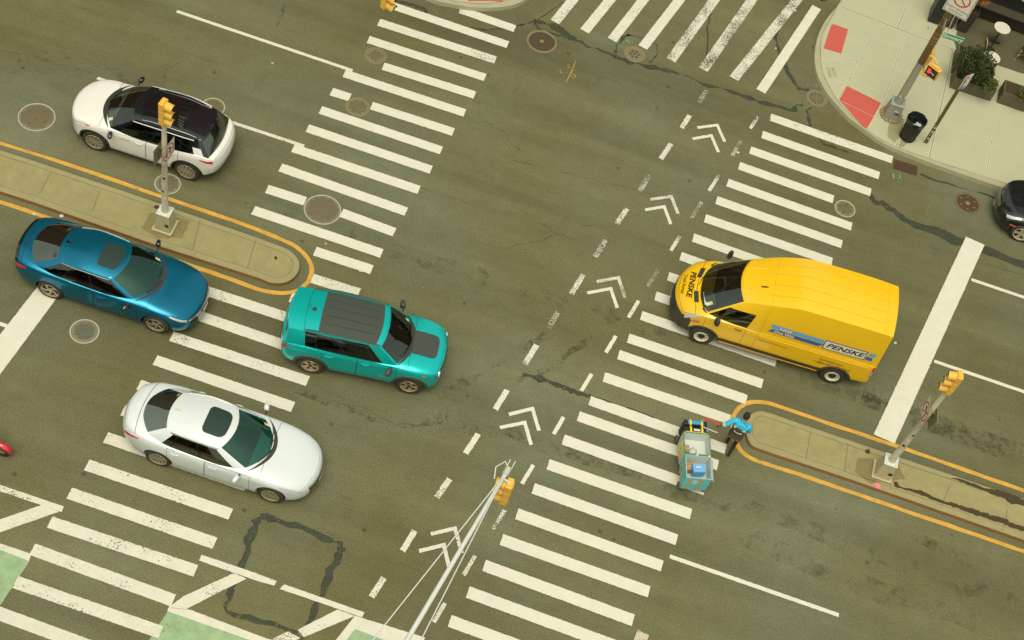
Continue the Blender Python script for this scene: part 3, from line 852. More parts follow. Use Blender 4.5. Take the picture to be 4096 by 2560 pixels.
def basin(quad, label, z=0.0):
    A, B, C_, D_ = (Vector(p) for p in quad)
    cx = (A + B + C_ + D_) / 4
    t = empty('storm_drain', tuple(cx)); tag(t, label, 'drain', 'street drains at the corner kerb')
    ux = (B - A); uy = (D_ - A)
    L1, L2 = ux.length, uy.length
    M = frame((0, 0, 0), ux, (0, 0, 1))
    mb = MB()
    mb.box((0, 0, 0.004), (L1, L2, 0.012), 1)
    mb.obj('sump', [iron, iron_dark], t, M)
    mb = MB()
    for y in (-L2 / 2 + .03, 0, L2 / 2 - .03): mb.box((0, y, 0.02), (L1, 0.05, 0.02), 0)
    for i in range(15):
        mb.box((-L1 / 2 + 0.02 + i * (L1 - .04) / 14, 0, 0.0165), (0.022, L2 - .02, 0.022), 0)
    mb.obj('grating', [iron_rust], t, M)
basin(Pz((3072, 640), [(1180, 88), (1190, 2), (1418, 35), (1400, 163)]), 'rusty rectangular drain grating below the end of the top right crosswalk bar')
basin([Rg(3072, 0, *p) for p in [(470, -40), (590, -70), (620, 0), (500, 12)]], 'dark drain grating by the kerb at the top edge of the picture')
# ================================================================ VEHICLES
def paintmat(name, col, coat=0.6, rough=0.28, metal=0.0, var=0.02):
    return mat(name, col, rough, metal, 0.5, var=var, scale=2.0, coat=coat)
def glassmat(name, tint, refl=0.10, rough=0.015, gc=(0.85, 0.92, 0.82)):
    m, nt, b = newmat(name)
    nt.nodes.remove(b)
    tr = N(nt, 'ShaderNodeBsdfTransparent'); tr.inputs[0].default_value = tint + (1,)
    gl = N(nt, 'ShaderNodeBsdfGlossy'); gl.inputs['Roughness'].default_value = rough; gl.inputs['Color'].default_value = gc + (1,)
    lw = N(nt, 'ShaderNodeLayerWeight'); lw.inputs[0].default_value = 0.35
    nz = N(nt, 'ShaderNodeTexNoise', Scale=1.2)
    tc = N(nt, 'ShaderNodeTexCoord'); nt.links.new(tc.outputs['Object'], nz.inputs['Vector'])
    bp = N(nt, 'ShaderNodeBump', Strength=0.03, Distance=0.02); nt.links.new(nz.outputs['Fac'], bp.inputs['Height'])
    nt.links.new(bp.outputs[0], gl.inputs['Normal'])
    ma = N(nt, 'ShaderNodeMath', operation='MULTIPLY_ADD'); ma.inputs[1].default_value = 0.8; ma.inputs[2].default_value = refl
    nt.links.new(lw.outputs['Fresnel'], ma.inputs[0])
    ms = N(nt, 'ShaderNodeMixShader')
    nt.links.new(ma.outputs[0], ms.inputs[0]); nt.links.new(tr.outputs[0], ms.inputs[1]); nt.links.new(gl.outputs[0], ms.inputs[2])
    nt.links.new(ms.outputs[0], nt.nodes['Material Output'].inputs['Surface'])
    MATS[name] = m
    return m
rubber = mat('tyre_rubber', '#3d3826', 0.85, var=0.2, scale=10)
black_plastic = mat('black_plastic', '#34332a', 0.6, var=0.1)
black_gloss = mat('black_gloss', '#15161a', 0.15, var=0.02, coat=0.8)
grey_clad = mat('dark_grey_cladding', '#4c4a3a', 0.65, var=0.12)
well = mat('wheel_well_black', '#141310', 0.9)
chrome = mat('bright_trim', '#e8e4d0', 0.18, 0.9, var=0.02)
alloy = mat('alloy_wheel', '#c9bd96', 0.35, 0.55, var=0.08)
alloy_dark = mat('dark_alloy', '#3d3827', 0.5, 0.4)
seam_m = mat('panel_gap', '#1b1a16', 0.8)
lamp_clear = mat('clear_lamp', '#e4e2d4', 0.12, 0.3, var=0.15, scale=14, coat=0.8)
lamp_amber = mat('amber_lamp', '#e0661f', 0.2, coat=0.6)
lamp_red = mat('red_lamp', '#d4252b', 0.2, coat=0.7, var=0.25, scale=20)
plate_m = mat('licence_plate', '#e9e2c6', 0.5)
seat_m = mat('car_seat', '#3c382c', 0.8, var=0.2)
seat_tan = mat('tan_car_seat', '#7a6a45', 0.8, var=0.2)
dash_m = mat('dashboard', '#24241f', 0.8)
gl_dark = glassmat('tinted_glass', (0.12, 0.12, 0.09), 0.05)
gl_teal = glassmat('green_windscreen', (0.10, 0.32, 0.27), 0.08, gc=(.45, .85, .72))
gl_clear = glassmat('clear_windscreen', (0.30, 0.33, 0.27), 0.07)
gl_roof = mat('sunroof_glass', '#33443c', 0.2, var=0.02, coat=0.0, spec=.25)

def pch(xs, ys):
    xs = np.array(xs, float); ys = np.array(ys, float)
    h = np.diff(xs); d = np.diff(ys) / h
    m = np.zeros(len(xs))
    for i in range(1, len(xs) - 1):
        if d[i - 1] * d[i] > 0:
            w1 = 2 * h[i] + h[i - 1]; w2 = h[i] + 2 * h[i - 1]
            m[i] = (w1 + w2) / (w1 / d[i - 1] + w2 / d[i])
    m[0], m[-1] = d[0], d[-1]

    def f(x):
        x = min(max(x, xs[0]), xs[-1])
        i = min(int(np.searchsorted(xs, x, 'right')) - 1, len(h) - 1)
        t = (x - xs[i]) / h[i]
        t2, t3 = t * t, t ** 3
        return float((2 * t3 - 3 * t2 + 1) * ys[i] + (t3 - 2 * t2 + t) * h[i] * m[i] + (-2 * t3 + 3 * t2) * ys[i + 1] + (t3 - t2) * h[i] * m[i + 1])
    return f

def sstep(t):
    t = min(max(t, 0), 1)
    return t * t * (3 - 2 * t)

class Shell:
    """lofted car body. x forward, y left, z up, origin on the ground between the axles"""
    def __init__(s, d):
        s.d = d
        s.W = pch(*zip(*d['plan'])); s.zb = pch(*zip(*d['belt'])); s.zt = pch(*zip(*d['top'])); s.z0 = pch(*zip(*d['sill']))
        s.x0 = d['plan'][0][0]; s.x1 = d['plan'][-1][0]
        ky = d.get('ky', [.84, .965, 1.0, .992, .945, .80, .45, 0.0]); kz = d.get('kz', [0, .09, .45, .84, 1.0])
        T = list(range(8))
        s.fy = pch(T, ky); s.fz = pch([0, 1, 2, 3, 4], kz)
        s.ft = pch([4, 5, 6, 7], d.get('kt', [0, .62, .94, 1.0]))

    def pt(s, x, t, side=1):
        W = s.W(x); zb = s.zb(x); zt = s.zt(x); z0 = s.z0(x)
        y = W * s.fy(t)
        z = z0 + (zb - z0) * s.fz(t) if t <= 4 else zb + (zt - zb) * s.ft(t)
        q = 1 - (y / max(W, 1e-6)) ** 2
        fr = sstep((x - (s.x1 - s.d['fl'])) / s.d['fl']); rr = sstep(((s.x0 + s.d['rl']) - x) / s.d['rl'])
        xx = x + s.d['fb'] * fr * q - s.d['rb'] * rr * q
        # the nose and tail lean: lower parts tuck in or out
        k = (z - z0) / max(zt - z0, 1e-6)
        xx += s.d.get('flean', 0) * fr * fr * (0.5 - abs(k - 0.45)) * 2 - s.d.get('rlean', 0) * rr * rr * (0.5 - abs(k - 0.5)) * 2
        return Vector((xx, y * side, z))

    def nrm(s, x, t, side):
        e = 0.02
        a = s.pt(x + e, t, side) - s.pt(x - e, t, side); b = s.pt(x, min(t + e, 7), side) - s.pt(x, max(t - e, 0), side)
        n = a.cross(b) * -side
        return n.normalized() if n.length > 1e-9 else Vector((0, 0, 1))

    def off(s, x, t, side, d):
        return s.pt(x, t, side) + s.nrm(x, t, side) * d

    def y_at(s, x, z):
        lo, hi = 0.0, 4.0
        for _ in range(24):
            m_ = (lo + hi) / 2
            if s.pt(x, m_).z < z: lo = m_
            else: hi = m_
        return s.pt(x, lo).y

    def t_at(s, x, z):
        lo, hi = 0.0, 4.0
        for _ in range(24):
            m_ = (lo + hi) / 2
            if s.pt(x, m_).z < z: lo = m_
            else: hi = m_
        return lo

    def mesh(s, mats, lower_t=None):
        xs = np.concatenate([np.linspace(s.x0, s.x0 + .35, 9)[:-1], np.linspace(s.x0 + .35, s.x1 - .35, 50), np.linspace(s.x1 - .35, s.x1, 9)[1:]])
        ts = np.concatenate([np.linspace(0, 4, 17), np.linspace(4, 7, 10)[1:]])
        f4 = s.fy(4)
        top = [t for t in ts if t >= 4]
        S = [s.fy(t) / f4 for t in top]                       # 1 .. 0
        cols = [-v for v in S] + S[::-1][1:]                  # -1 .. 1
        low = [t for t in ts if t < 4]
        xs_ = list(xs)

        def ringpts(x):
            r = [s.pt(x, t, 1) for t in ts] + [s.pt(x, t, -1) for t in ts[::-1][1:]]
            b0 = s.pt(x, 0, 1)
            r += [Vector((s.pt(x, 0, 1).x if False else s.bx(x, c * b0.y), c * b0.y, b0.z)) for c in cols[1:-1]]
            return r
        rows = [ringpts(x) for x in xs_]
        nt_ = len(ts); nring = len(rows[0])
        mb = MB()
        mb.v = [tuple(p) for r in rows for p in r]
        tt = list(ts) + list(ts[::-1][1:])
        for i in range(len(rows) - 1):
            for j in range(nring):
                k = (j + 1) % nring
                mb.f.append((i * nring + j, (i + 1) * nring + j, (i + 1) * nring + k, i * nring + k))
                lowq = j >= len(tt) - 1
                t = 0 if lowq else min(tt[j], tt[k])
                mb.m.append(1 if lowq or (lower_t is not None and t < lower_t) or ('mi_fn' in s.d and s.d['mi_fn']((xs_[i] + xs_[i + 1]) / 2, t)) else 0); mb.sm.append(not lowq)
        for end, ri in ((1, len(rows) - 1), (-1, 0)):
            x = xs_[ri]
            nc = len(cols); nl = len(low)
            idx = []
            for a, t in enumerate(low + [4.0]):
                row = []
                w_ = s.pt(x, t, 1)
                for c, cc in enumerate(cols):
                    if c == 0: row.append(ri * nring + (2 * nt_ - 2 - a)); continue
                    if c == nc - 1: row.append(ri * nring + a); continue
                    if a == 0: row.append(ri * nring + 2 * nt_ - 1 + (c - 1)); continue
                    y = cc * w_.y
                    mb.v.append((s.bx(x, y, w_.z) + end * s.bulge(t, cc), y, w_.z)); row.append(len(mb.v) - 1)
                idx.append(row)
            last = []
            for c in range(nc):
                h = (nc - 1) // 2
                if c <= h: last.append(ri * nring + (nt_ - 1) + (h - c))
                else: last.append(ri * nring + (nt_ - 1) - (c - h))
            idx.append(last)
            for a in range(len(idx) - 1):
                for c in range(nc - 1):
                    q = (idx[a][c], idx[a][c + 1], idx[a + 1][c + 1], idx[a + 1][c])
                    q = tuple(dict.fromkeys(q))
                    if len(q) < 3: continue
                    mb.f.append(q if end > 0 else q[::-1])
                    tv = (list(low) + [4.0, 4.0])[a]
                    mb.m.append(1 if (lower_t is not None and tv < lower_t) or ('mi_fn' in s.d and s.d['mi_fn'](x, tv)) else 0); mb.sm.append(True)
        return mb

    def bulge(s, t, c):
        k = t / 4.3
        return s.d.get('bul', .05) * (1 - abs(c) ** 6) * (1 - abs(2 * k - 1) ** 4)

    def bx(s, x, y, z=None):
        """x of the end face (or of any station) at lateral place y"""
        W = s.W(x); q = 1 - (y / max(W, 1e-6)) ** 2
        fr = sstep((x - (s.x1 - s.d['fl'])) / s.d['fl']); rr = sstep(((s.x0 + s.d['rl']) - x) / s.d['rl'])
        xx = x + s.d['fb'] * fr * q - s.d['rb'] * rr * q
        z = s.z0(x) if z is None else z
        k = (z - s.z0(x)) / max(s.zt(x) - s.z0(x), 1e-6)
        return xx + s.d.get('flean', 0) * fr * fr * (0.5 - abs(k - 0.45)) * 2 - s.d.get('rlean', 0) * rr * rr * (0.5 - abs(k - 0.5)) * 2

    def face(s, y, z, end, d=0.008):
        x = s.x1 if end > 0 else s.x0
        t = s.t_at(x, z); c = min(1, abs(y) / max(s.pt(x, t).y, 1e-6))
        return Vector((s.bx(x, y, z) + end * (s.bulge(t, c) + d), y, z))

    def patch(s, mb, xa, xb, ta, tb, side, d=0.004, mi=0, nx=14, nt=10, gap=0.0, gmi=1, tp0=1.0, tp1=1.0, clip=False):
        """a panel lying on the body, with a dark gap round it"""
        def fn(u, v, dd):
            k = tp0 + (tp1 - tp0) * u
            return s.off(xa + (xb - xa) * u, tb - (tb - ta) * (1 - v) * k, side, dd)
        n0 = len(mb.f)
        us = np.linspace(0, 1, nx); vs = np.linspace(0, 1, nt)
        if gap:
            L = (s.pt(xb, (ta + tb) / 2, side) - s.pt(xa, (ta + tb) / 2, side)).length; H = (s.pt((xa + xb) / 2, tb, side) - s.pt((xa + xb) / 2, ta, side)).length
            gu, gv = gap / L, gap / H
            mb.grid(lambda u, v: fn(u, v, d * 0.5), np.concatenate([[0], np.linspace(gu, 1 - gu, nx), [1]]), np.concatenate([[0], np.linspace(gv, 1 - gv, nt), [1]]), gmi, True, side < 0)
            mb.grid(lambda u, v: fn(u, v, d), np.linspace(gu, 1 - gu, nx), np.linspace(gv, 1 - gv, nt), mi, True, side < 0)
        else:
            mb.grid(lambda u, v: fn(u, v, d), us, vs, mi, True, side < 0)
        if clip:
            keep = []
            for i in range(n0, len(mb.f)):
                c = sum((Vector(mb.v[q]) for q in mb.f[i]), Vector()) / len(mb.f[i])
                keep.append(all((c.x - w_) ** 2 + (c.z - s.d['R'] - .01) ** 2 > (s.d['R'] + s.d.get('gapR', .045) + .02) ** 2 for w_ in (s.d['wf'], s.d['wr'])))
            for arr in (mb.f, mb.m, mb.sm):
                arr[n0:] = [q for q, kk in zip(arr[n0:], keep) if kk]

def boolean_cut(o, cutters):
    for c in cutters:
        md = o.modifiers.new('cut', 'BOOLEAN'); md.operation = 'DIFFERENCE'; md.object = c; md.solver = 'EXACT'; md.material_mode = 'TRANSFER'
    dg = bpy.context.evaluated_depsgraph_get()
    me = bpy.data.meshes.new_from_object(o.evaluated_get(dg))
    o.modifiers.clear()
    old = o.data; o.data = me; bpy.data.meshes.remove(old)
    me.name = o.name
    me.set_sharp_from_angle(angle=rad(38))
    for c in cutters:
        m_ = c.data; bpy.data.objects.remove(c); bpy.data.meshes.remove(m_)

class Cabin:
    """glasshouse: u 0-1 windscreen centre to corner, 1-2 along the side, 2-3 rear corner to centre"""
    def __init__(s, sh, c):
        s.sh = sh; s.c = c
        s.bw = pch(*zip(*c['base_w'])); s.rw = pch(*zip(*c['roof_w'])); s.rz = pch(*zip(*c['roof_z'])); s.cr = pch(*zip(*c['crown']))
    def base_side(s, a):
        c = s.c
        x = c['bA'] + (c['bD'] - c['bA']) * a
        return Vector((x, s.bw(x), s.sh.zb(x) + c.get('base_dz', -0.01)))
    def roof_side(s, a):
        c = s.c
        x = c['rA'] + (c['rD'] - c['rA']) * a ** c.get('rp', 1.0)
        return Vector((x, s.rw(x), s.rz(x)))
    def ends(s, b, front, top):
        c = s.c
        if top:
            e = s.roof_side(0 if front else 1); bow = c['rbowF'] if front else -c['rbowR']
            return Vector((e.x + bow * (1 - b * b), e.y * b, e.z + s.cr(e.x) * (1 - b * b)))
        e = s.base_side(0 if front else 1); bow = c['bbowF'] if front else -c['bbowR']
        x = e.x + bow * (1 - b * b)
        zc = s.sh.zt(x - (0.0)) + c.get('base_dz', -0.01)
        return Vector((x, e.y * b, e.z + (zc - e.z) * (1 - b ** 2)))
    def pt(s, u, v, side=1):
        if u <= 1: B = s.ends(u, True, False); T = s.ends(u, True, True); out = Vector((1, 0, 0.6)); bl = s.c.get('bulF', .03) * (1 - u ** 4)
        elif u >= 2: B = s.ends(3 - u, False, False); T = s.ends(3 - u, False, True); out = Vector((-1, 0, 0.6)); bl = s.c.get('bulR', .03) * (1 - (3 - u) ** 4)
        else: B = s.base_side(u - 1); T = s.roof_side(u - 1); out = Vector((0, 1, 0.2)); bl = s.c.get('bulS', .03) * (1 - abs(2 * (u - 1.5)) ** 4)
        p = B.lerp(T, v) + out * bl * 4 * v * (1 - v)
        return Vector((p.x, p.y * side, p.z))
    def roof(s, a, b):
        e = s.roof_side(a); c = s.c
        x = e.x + (c['rbowF'] * max(0, 1 - a * 2.2) ** 1.5 - c['rbowR'] * max(0, 1 - (1 - a) * 2.2) ** 1.5) * (1 - b * b)
        return Vector((x, e.y * b, e.z + s.cr(e.x) * (1 - abs(b) ** 2.2 * 1.0) if True else 0))
    def build(s, root, mats, win, shellmat, roofmat, glass_mats):
        """win: list of (name, ua, ub, va, vb, glass index); mirrored for sides"""
        def grid_u(a, b, n, brk):
            ps = sorted(set([a, b] + [x for x in brk if a < x < b])); out = []
            for p, q in zip(ps[:-1], ps[1:]):
                k = max(1, int(round((q - p) * n)))
                out += list(np.linspace(p, q, k + 1)[:-1])
            return out + [b]
        vb = sorted(set([0, 1] + [w[3] for w in win] + [w[4] for w in win]))
        V = []
        for p, q in zip(vb[:-1], vb[1:]):
            V += list(np.linspace(p, q, max(1, int(round((q - p) * 10))) + 1)[:-1])
        V.append(1.0)
        shell = MB()
        U = grid_u(0, 3, 24, [w[1] for w in win] + [w[2] for w in win] + [1, 2])
        parts = {}
        for side in (1, -1):
            for i in range(len(U) - 1):
                for j in range(len(V) - 1):
                    um, vm = (U[i] + U[i + 1]) / 2, (V[j] + V[j + 1]) / 2
                    q = [s.pt(U[i], V[j], side), s.pt(U[i + 1], V[j], side), s.pt(U[i + 1], V[j + 1], side), s.pt(U[i], V[j + 1], side)]
                    hit = None
                    for k, w_ in enumerate(win):
                        if w_[1] < um < w_[2] and w_[3] < vm < w_[4]: hit = k
                    f = (0, 1, 2, 3) if side < 0 else (3, 2, 1, 0)
                    f = f[::-1]
                    if hit is None:
                        shell.add(q, [f], shellmat(um, vm), True)
                    else:
                        w_ = win[hit]
                        key = (hit, 0 if w_[0] in ('windscreen', 'rear_window') else side)
                        parts.setdefault(key, MB()).add(q, [f], 0, True)
        A = np.linspace(0, 1, 22); Bv = np.linspace(-1, 1, 21)
        P = [[s.roof(a, b) for b in Bv] for a in A]
        # snap the roof ends to the header and rear rail
        for j, b in enumerate(Bv):
            h = s.ends(abs(b), True, True); P[0][j] = Vector((h.x, h.y if b >= 0 else -h.y, h.z))
            h = s.ends(abs(b), False, True); P[-1][j] = Vector((h.x, h.y if b >= 0 else -h.y, h.z))
        for i in range(len(A) - 1):
            for j in range(len(Bv) - 1):
                shell.add([P[i][j], P[i + 1][j], P[i + 1][j + 1], P[i][j + 1]], [(0, 1, 2, 3)], roofmat((A[i] + A[i + 1]) / 2, (Bv[j] + Bv[j + 1]) / 2), True)
        rf = shell.obj('roof', mats, root, sharp=50)
        for (k, sd), m_ in parts.items():
            m_.obj(win[k][0], [glass_mats[win[k][5]]], root)
        return rf
    def roof_patch(s, root, name, a0, a1, b0, b1, m_, d=0.006, rnd=0.0, bow=0.0):
        mb = MB()
        def fn(u, v):
            a = a0 + (a1 - a0) * u; b = b0 + (b1 - b0) * v
            p = s.roof(a, b); p.x += bow * (1 - (2 * v - 1) ** 2)
            if rnd:
                eu = min(u, 1 - u); ev = min(v, 1 - v)
            return p + Vector((0, 0, d))
        # rounded rectangle made as a fan of rows
        us = np.linspace(0, 1, 15)
        rows = []
        for u in us:
            e = min(u, 1 - u); r = rnd
            ins = (r - math.sqrt(max(0, r * r - (r - e) ** 2))) * 0.6 if r and e < r else 0.0
            rows.append([fn(u, ins + (1 - 2 * ins) * v) for v in np.linspace(0, 1, 13)])
        n = 13
        vs = [p for r in rows for p in r]
        fs = [(i * n + j, (i + 1) * n + j, (i + 1) * n + j + 1, i * n + j + 1) for i in range(14) for j in range(n - 1)]
        mb.add(vs, fs, 0, True)
        return mb.obj(name, [m_], root)

def make_wheel(root, x, y, R, w, rimR, style, side, steer=0.0, rim_m=None, dark_m=None):
    """side +1 = left of car; outer face looks along side*y"""
    rim_m = rim_m or alloy; dark_m = dark_m or alloy_dark
    M = Matrix.Translation((x, y, R)) @ Matrix.Rotation(steer, 4, 'Z') @ Matrix.Rotation(-side * PI / 2, 4, 'X')
    mb = MB()
    mb.lathe([(rimR * 0.98, w * 0.25), (rimR * 0.2, w * 0.22), (0.0001, w * 0.22)], 32, mi=0)
    wh = mb.obj('wheel', [dark_m], root, M)
    mb = MB()
    mb.lathe([(rimR, w / 2 - 0.012), (rimR + 0.012, w / 2), (R - 0.035, w / 2), (R - 0.008, w / 2 - 0.025), (R, w * 0.3), (R, -w * 0.3), (R - 0.01, -w / 2 + 0.02), (R - 0.03, -w / 2), (rimR, -w / 2)], 40)
    mb.obj('tyre', [rubber], wh)
    mb = MB()
    mb.lathe([(rimR * 1.0, w / 2 - 0.004), (rimR * 0.97, w / 2 + 0.004), (rimR * 0.91, w / 2 - 0.006), (rimR * 0.9, w * 0.25)], 40)
    zf = w / 2 - 0.012
    def spoke(a, r0, r1, w0, w1, z0, z1, sk=0.0, th=0.02):
        ca, sa = math.cos(a), math.sin(a); c2, s2 = math.cos(a + sk), math.sin(a + sk)
        vs = []
        for z in (0, -th):
            vs += [(r0 * ca - w0 * sa, r0 * sa + w0 * ca, z0 + z), (r0 * ca + w0 * sa, r0 * sa - w0 * ca, z0 + z), (r1 * c2 + w1 * s2, r1 * s2 - w1 * c2, z1 + z), (r1 * c2 - w1 * s2, r1 * s2 + w1 * c2, z1 + z)]
        mb.add(vs, [(0, 1, 2, 3), (0, 3, 7, 4), (1, 5, 6, 2)], 0)
    if style == 'mesh':
        for i in range(10):
            a = 2 * PI * i / 10
            for k in (-1, 1): spoke(a, rimR * .18, rimR * .92, .010, .010, zf - .01, zf, k * .20)
            spoke(a + PI / 10, rimR * .5, rimR * .92, .008, .010, zf - .006, zf, 0)
        mb.lathe([(rimR * .2, zf - .005), (0.0001, zf)], 16)
    elif style == 'swirl5':
        for i in range(5):
            a = 2 * PI * i / 5
            spoke(a, rimR * .14, rimR * .55, .03, .022, zf - .012, zf - .006, side * .28)
            spoke(a + side * .28, rimR * .53, rimR * .93, .022, .034, zf - .006, zf, side * .34)
        mb.lathe([(rimR * .2, zf - .006), (0.0001, zf)], 16)
    elif style == 'five':
        for i in range(5):
            a = 2 * PI * i / 5
            spoke(a, rimR * .14, rimR * .92, .034, .05, zf - .015, zf, 0)
        mb.lathe([(rimR * .24, zf - .008), (rimR * .1, zf), (0.0001, zf)], 16)
    elif style == 'star5':
        for i in range(5):
            a = 2 * PI * i / 5
            spoke(a, rimR * .2, rimR * .62, .03, .04, zf - .012, zf - .004)
            for k in (-1, 1): spoke(a + k * .06, rimR * .58, rimR * .94, .02, .03, zf - .004, zf, k * .2)
    elif style == 'ten':
        for i in range(10):
            a = 2 * PI * i / 10
            spoke(a, rimR * .15, rimR * .92, .016, .026, zf - .012, zf, side * .12)
        mb.lathe([(rimR * .2, zf - .006), (0.0001, zf)], 16)
    elif style == 'steel':
        mb.lathe([(rimR * .9, zf - .01), (rimR * .74, zf - .03), (rimR * .56, zf - .012), (rimR * .5, zf - .03)], 32)
    mb.obj('rim', [rim_m], wh)
    if style in ('steel', 'star5'):
        mb = MB()
        r = rimR * (.5 if style == 'steel' else .22)
        mb.lathe([(r, zf - .02), (r * .8, zf + .004), (0.0001, zf + .008)], 20)
        if style == 'steel':
            for i in range(10):
                a = 2 * PI * i / 10
                mb.cyl((rimR * .73 * math.cos(a), rimR * .73 * math.sin(a), zf - .03), (rimR * .73 * math.cos(a), rimR * .73 * math.sin(a), zf - .018), rimR * .055, n=8)
        mb.obj('hub_cap', [dark_m], wh)
    return wh

def arch_cutters(sh, d):
    cs = []
    for x in (d['wf'], d['wr']):
        for sd in (1, -1):
            mb = MB(); R = d['R'] + d.get('gapR', 0.045)
            yin = d['W'] - 0.30
            prof = [(0.0001, yin), (R, yin), (R, d['W'] + 0.3), (0.0001, d['W'] + 0.3)]
            M = Matrix.Translation((x, 0, d['R'] + 0.01)) @ Matrix.Rotation(-sd * PI / 2, 4, 'X')
            mb.lathe(prof, 40, M, smooth=False)
            cs.append(mb.obj('cutter', [well]))
    return cs

def arch_trim(sh, root, d, m_, wd=0.06, name='wheel_arch_trim'):
    for x in (d['wf'], d['wr']):
        for sd in (1, -1):
            R0 = d['R'] + d.get('gapR', 0.045) - 0.004
            mb = MB()
            A = np.linspace(rad(-18), rad(198), 30)
            def fn(a, k):
                r = R0 + wd * (0, .06, .9, 1.0)[k]
                xx = x + r * math.cos(a); zz = max(d['R'] + 0.01 + r * math.sin(a), sh.z0(xx) + 0.01)
                y = sh.y_at(xx, zz) + (-0.03, .014, .014, -0.004)[k]
                return Vector((xx, y * sd, zz))
            mb.grid(fn, A, [0, 1, 2, 3], 0, True, sd > 0)
            mb.obj(name, [m_], root)

def seat(mb, x, y, z, mi=0, w=0.5, f=1):
    mb.box((x, y, z + .08), (.5, w, .16), mi, bev=.04)
    mb.box((x - .27 * f, y, z + .42), (.16, w * .95, .62), mi, Matrix.Rotation(-.2 * f, 3, 'Y'), bev=.05)
    mb.box((x - .36 * f, y, z + .80), (.1, w * .5, .18), mi, bev=.03)

def mirror(root, x, y, z, side, cap_m, sz=(.12, .22, .15), name='wing_mirror'):
    mb = MB()
    def fn(u, v):
        a = u * 2 * PI; b = v * PI
        ex = lambda c, p: math.copysign(abs(c) ** p, c)
        px = ex(math.cos(a), .7) * math.sin(b) ** .6; py = ex(math.sin(a), .7) * math.sin(b) ** .6; pz = math.cos(b)
        k = 1 - .25 * py * side
        return Vector((x + px * sz[0] / 2 * k - abs(py) * 0 - .04 * (py * side + 1) / 2, y + side * sz[1] * .55 + py * sz[1] / 2, z + pz * sz[2] / 2 * k))
    mb.grid(fn, np.linspace(0, 1, 17), np.linspace(0.001, .999, 11), 0, True)
    mb.tube([(x + .02, y - side * .06, z - .05), (x, y + side * sz[1] * .3, z - .03)], .022, 8, 1)
    return mb.obj(name, [cap_m, black_plastic], root)

def handle(sh, root, x, t, side, m_):
    mb = MB()
    c = [sh.off(x - .10 + .20 * k / 6, t, side, .028 * math.sin(PI * k / 6) ** .5 + .004) for k in range(7)]
    mb.tube(c, .013, 6)
    return mb

def place(root, pr, pf, off_, far=1):
    """put a car so that the tyres on its near side stand at pr (rear) and pf (front)"""
    a = Vector(pr); b = Vector(pf); d = (b - a).normalized()
    mid = (a + b) / 2
    n = Vector((-d.y, d.x, 0)) * far
    c = mid + n * off_
    root.location = (c.x, c.y, 0); root.rotation_euler = (0, 0, math.atan2(d.y, d.x))

def car(d, root, paint_m, lower_m=None, lower_t=None):
    sh = Shell(d)
    mb = sh.mesh(None, lower_t)
    body = mb.obj('body', [paint_m, lower_m or black_plastic, well], root)
    body.data.set_sharp_from_angle(angle=rad(38))
    cut = arch_cutters(sh, d)
    if 'pit' in d:
        m2 = MB()
        x0, x1, hw, z0 = d['pit']
        m2.prism([(x0, -hw), (x1, -hw * .96), (x1, hw * .96), (x0, hw)], z0, 1.7)
        cut.append(m2.obj('cutter', [dash_m]))
    boolean_cut(body, cut)
    for x in (d['wf'], d['wr']):
        for sd in (1, -1):
            make_wheel(root, x, sd * (d['W'] - d['tw'] / 2 - d.get('tuck', .015)), d['R'], d['tw'], d['rim'], d['wheel'], sd, d.get('steer', 0) if x > 0 else 0, d.get('rim_m'))
    return sh, body

def panel(sh, root, name, specs, mats, gap=.009, d=.004, **kw):
    mb = MB()
    for (xa, xb, ta, tb, sd) in specs:
        sh.patch(mb, xa, xb, ta, tb, sd, d, gap=gap, **kw)
    return mb.obj(name, mats, root)

def hood_panel(sh, root, x0, x1, m_, tmin=4.25, name='bonnet'):
    """bonnet or boot lid: both halves in one sheet"""
    mb = MB()
    L = x1 - x0
    def fn(u, v, dd):
        t = tmin + (7 - tmin) * (1 - abs(v)); return sh.off(x0 + L * u, t, 1 if v >= 0 else -1, dd)
    g_ = .009 / L
    mb.grid(lambda u, v: fn(u, v, .0025), np.linspace(0, 1, 16), np.linspace(-1, 1, 25), 1, True, True)
    mb.grid(lambda u, v: fn(u, v, .0055), np.linspace(g_, 1 - g_, 16), np.linspace(-.988, .988, 25), 0, True, True)
    return mb.obj(name, [m_, seam_m], root)
def orient(o, c=(0, 0, 0.7)):
    c = Vector(c)
    me = o.data
    bm = bmesh.new(); bm.from_mesh(me)
    fl = [f for f in bm.faces if f.normal.dot(f.calc_center_median() - c) < 0]
    if fl: bmesh.ops.reverse_faces(bm, faces=fl)
    bm.to_mesh(me); bm.free()
    return o

def surf_z(sh, x, y):
    lo, hi = 4.0, 7.0
    ya = abs(y)
    if ya > sh.pt(x, 4).y: return sh.zb(x)
    for _ in range(20):
        m_ = (lo + hi) / 2
        if sh.pt(x, m_).y > ya: lo = m_
        else: hi = m_
    return sh.pt(x, lo).z

def front_plate(sh, root, name, yw, z0, z1, m_, dx=.008, end=1, ny=15, thick=None, parent=None):
    mb = MB()
    mb.grid(lambda u, v: sh.face(yw * (2 * u - 1), z0 + (z1 - z0) * v, end, dx), np.linspace(0, 1, ny), np.linspace(0, 1, 5), 0, True)
    o = mb.obj(name, [m_], root)
    return orient(o)

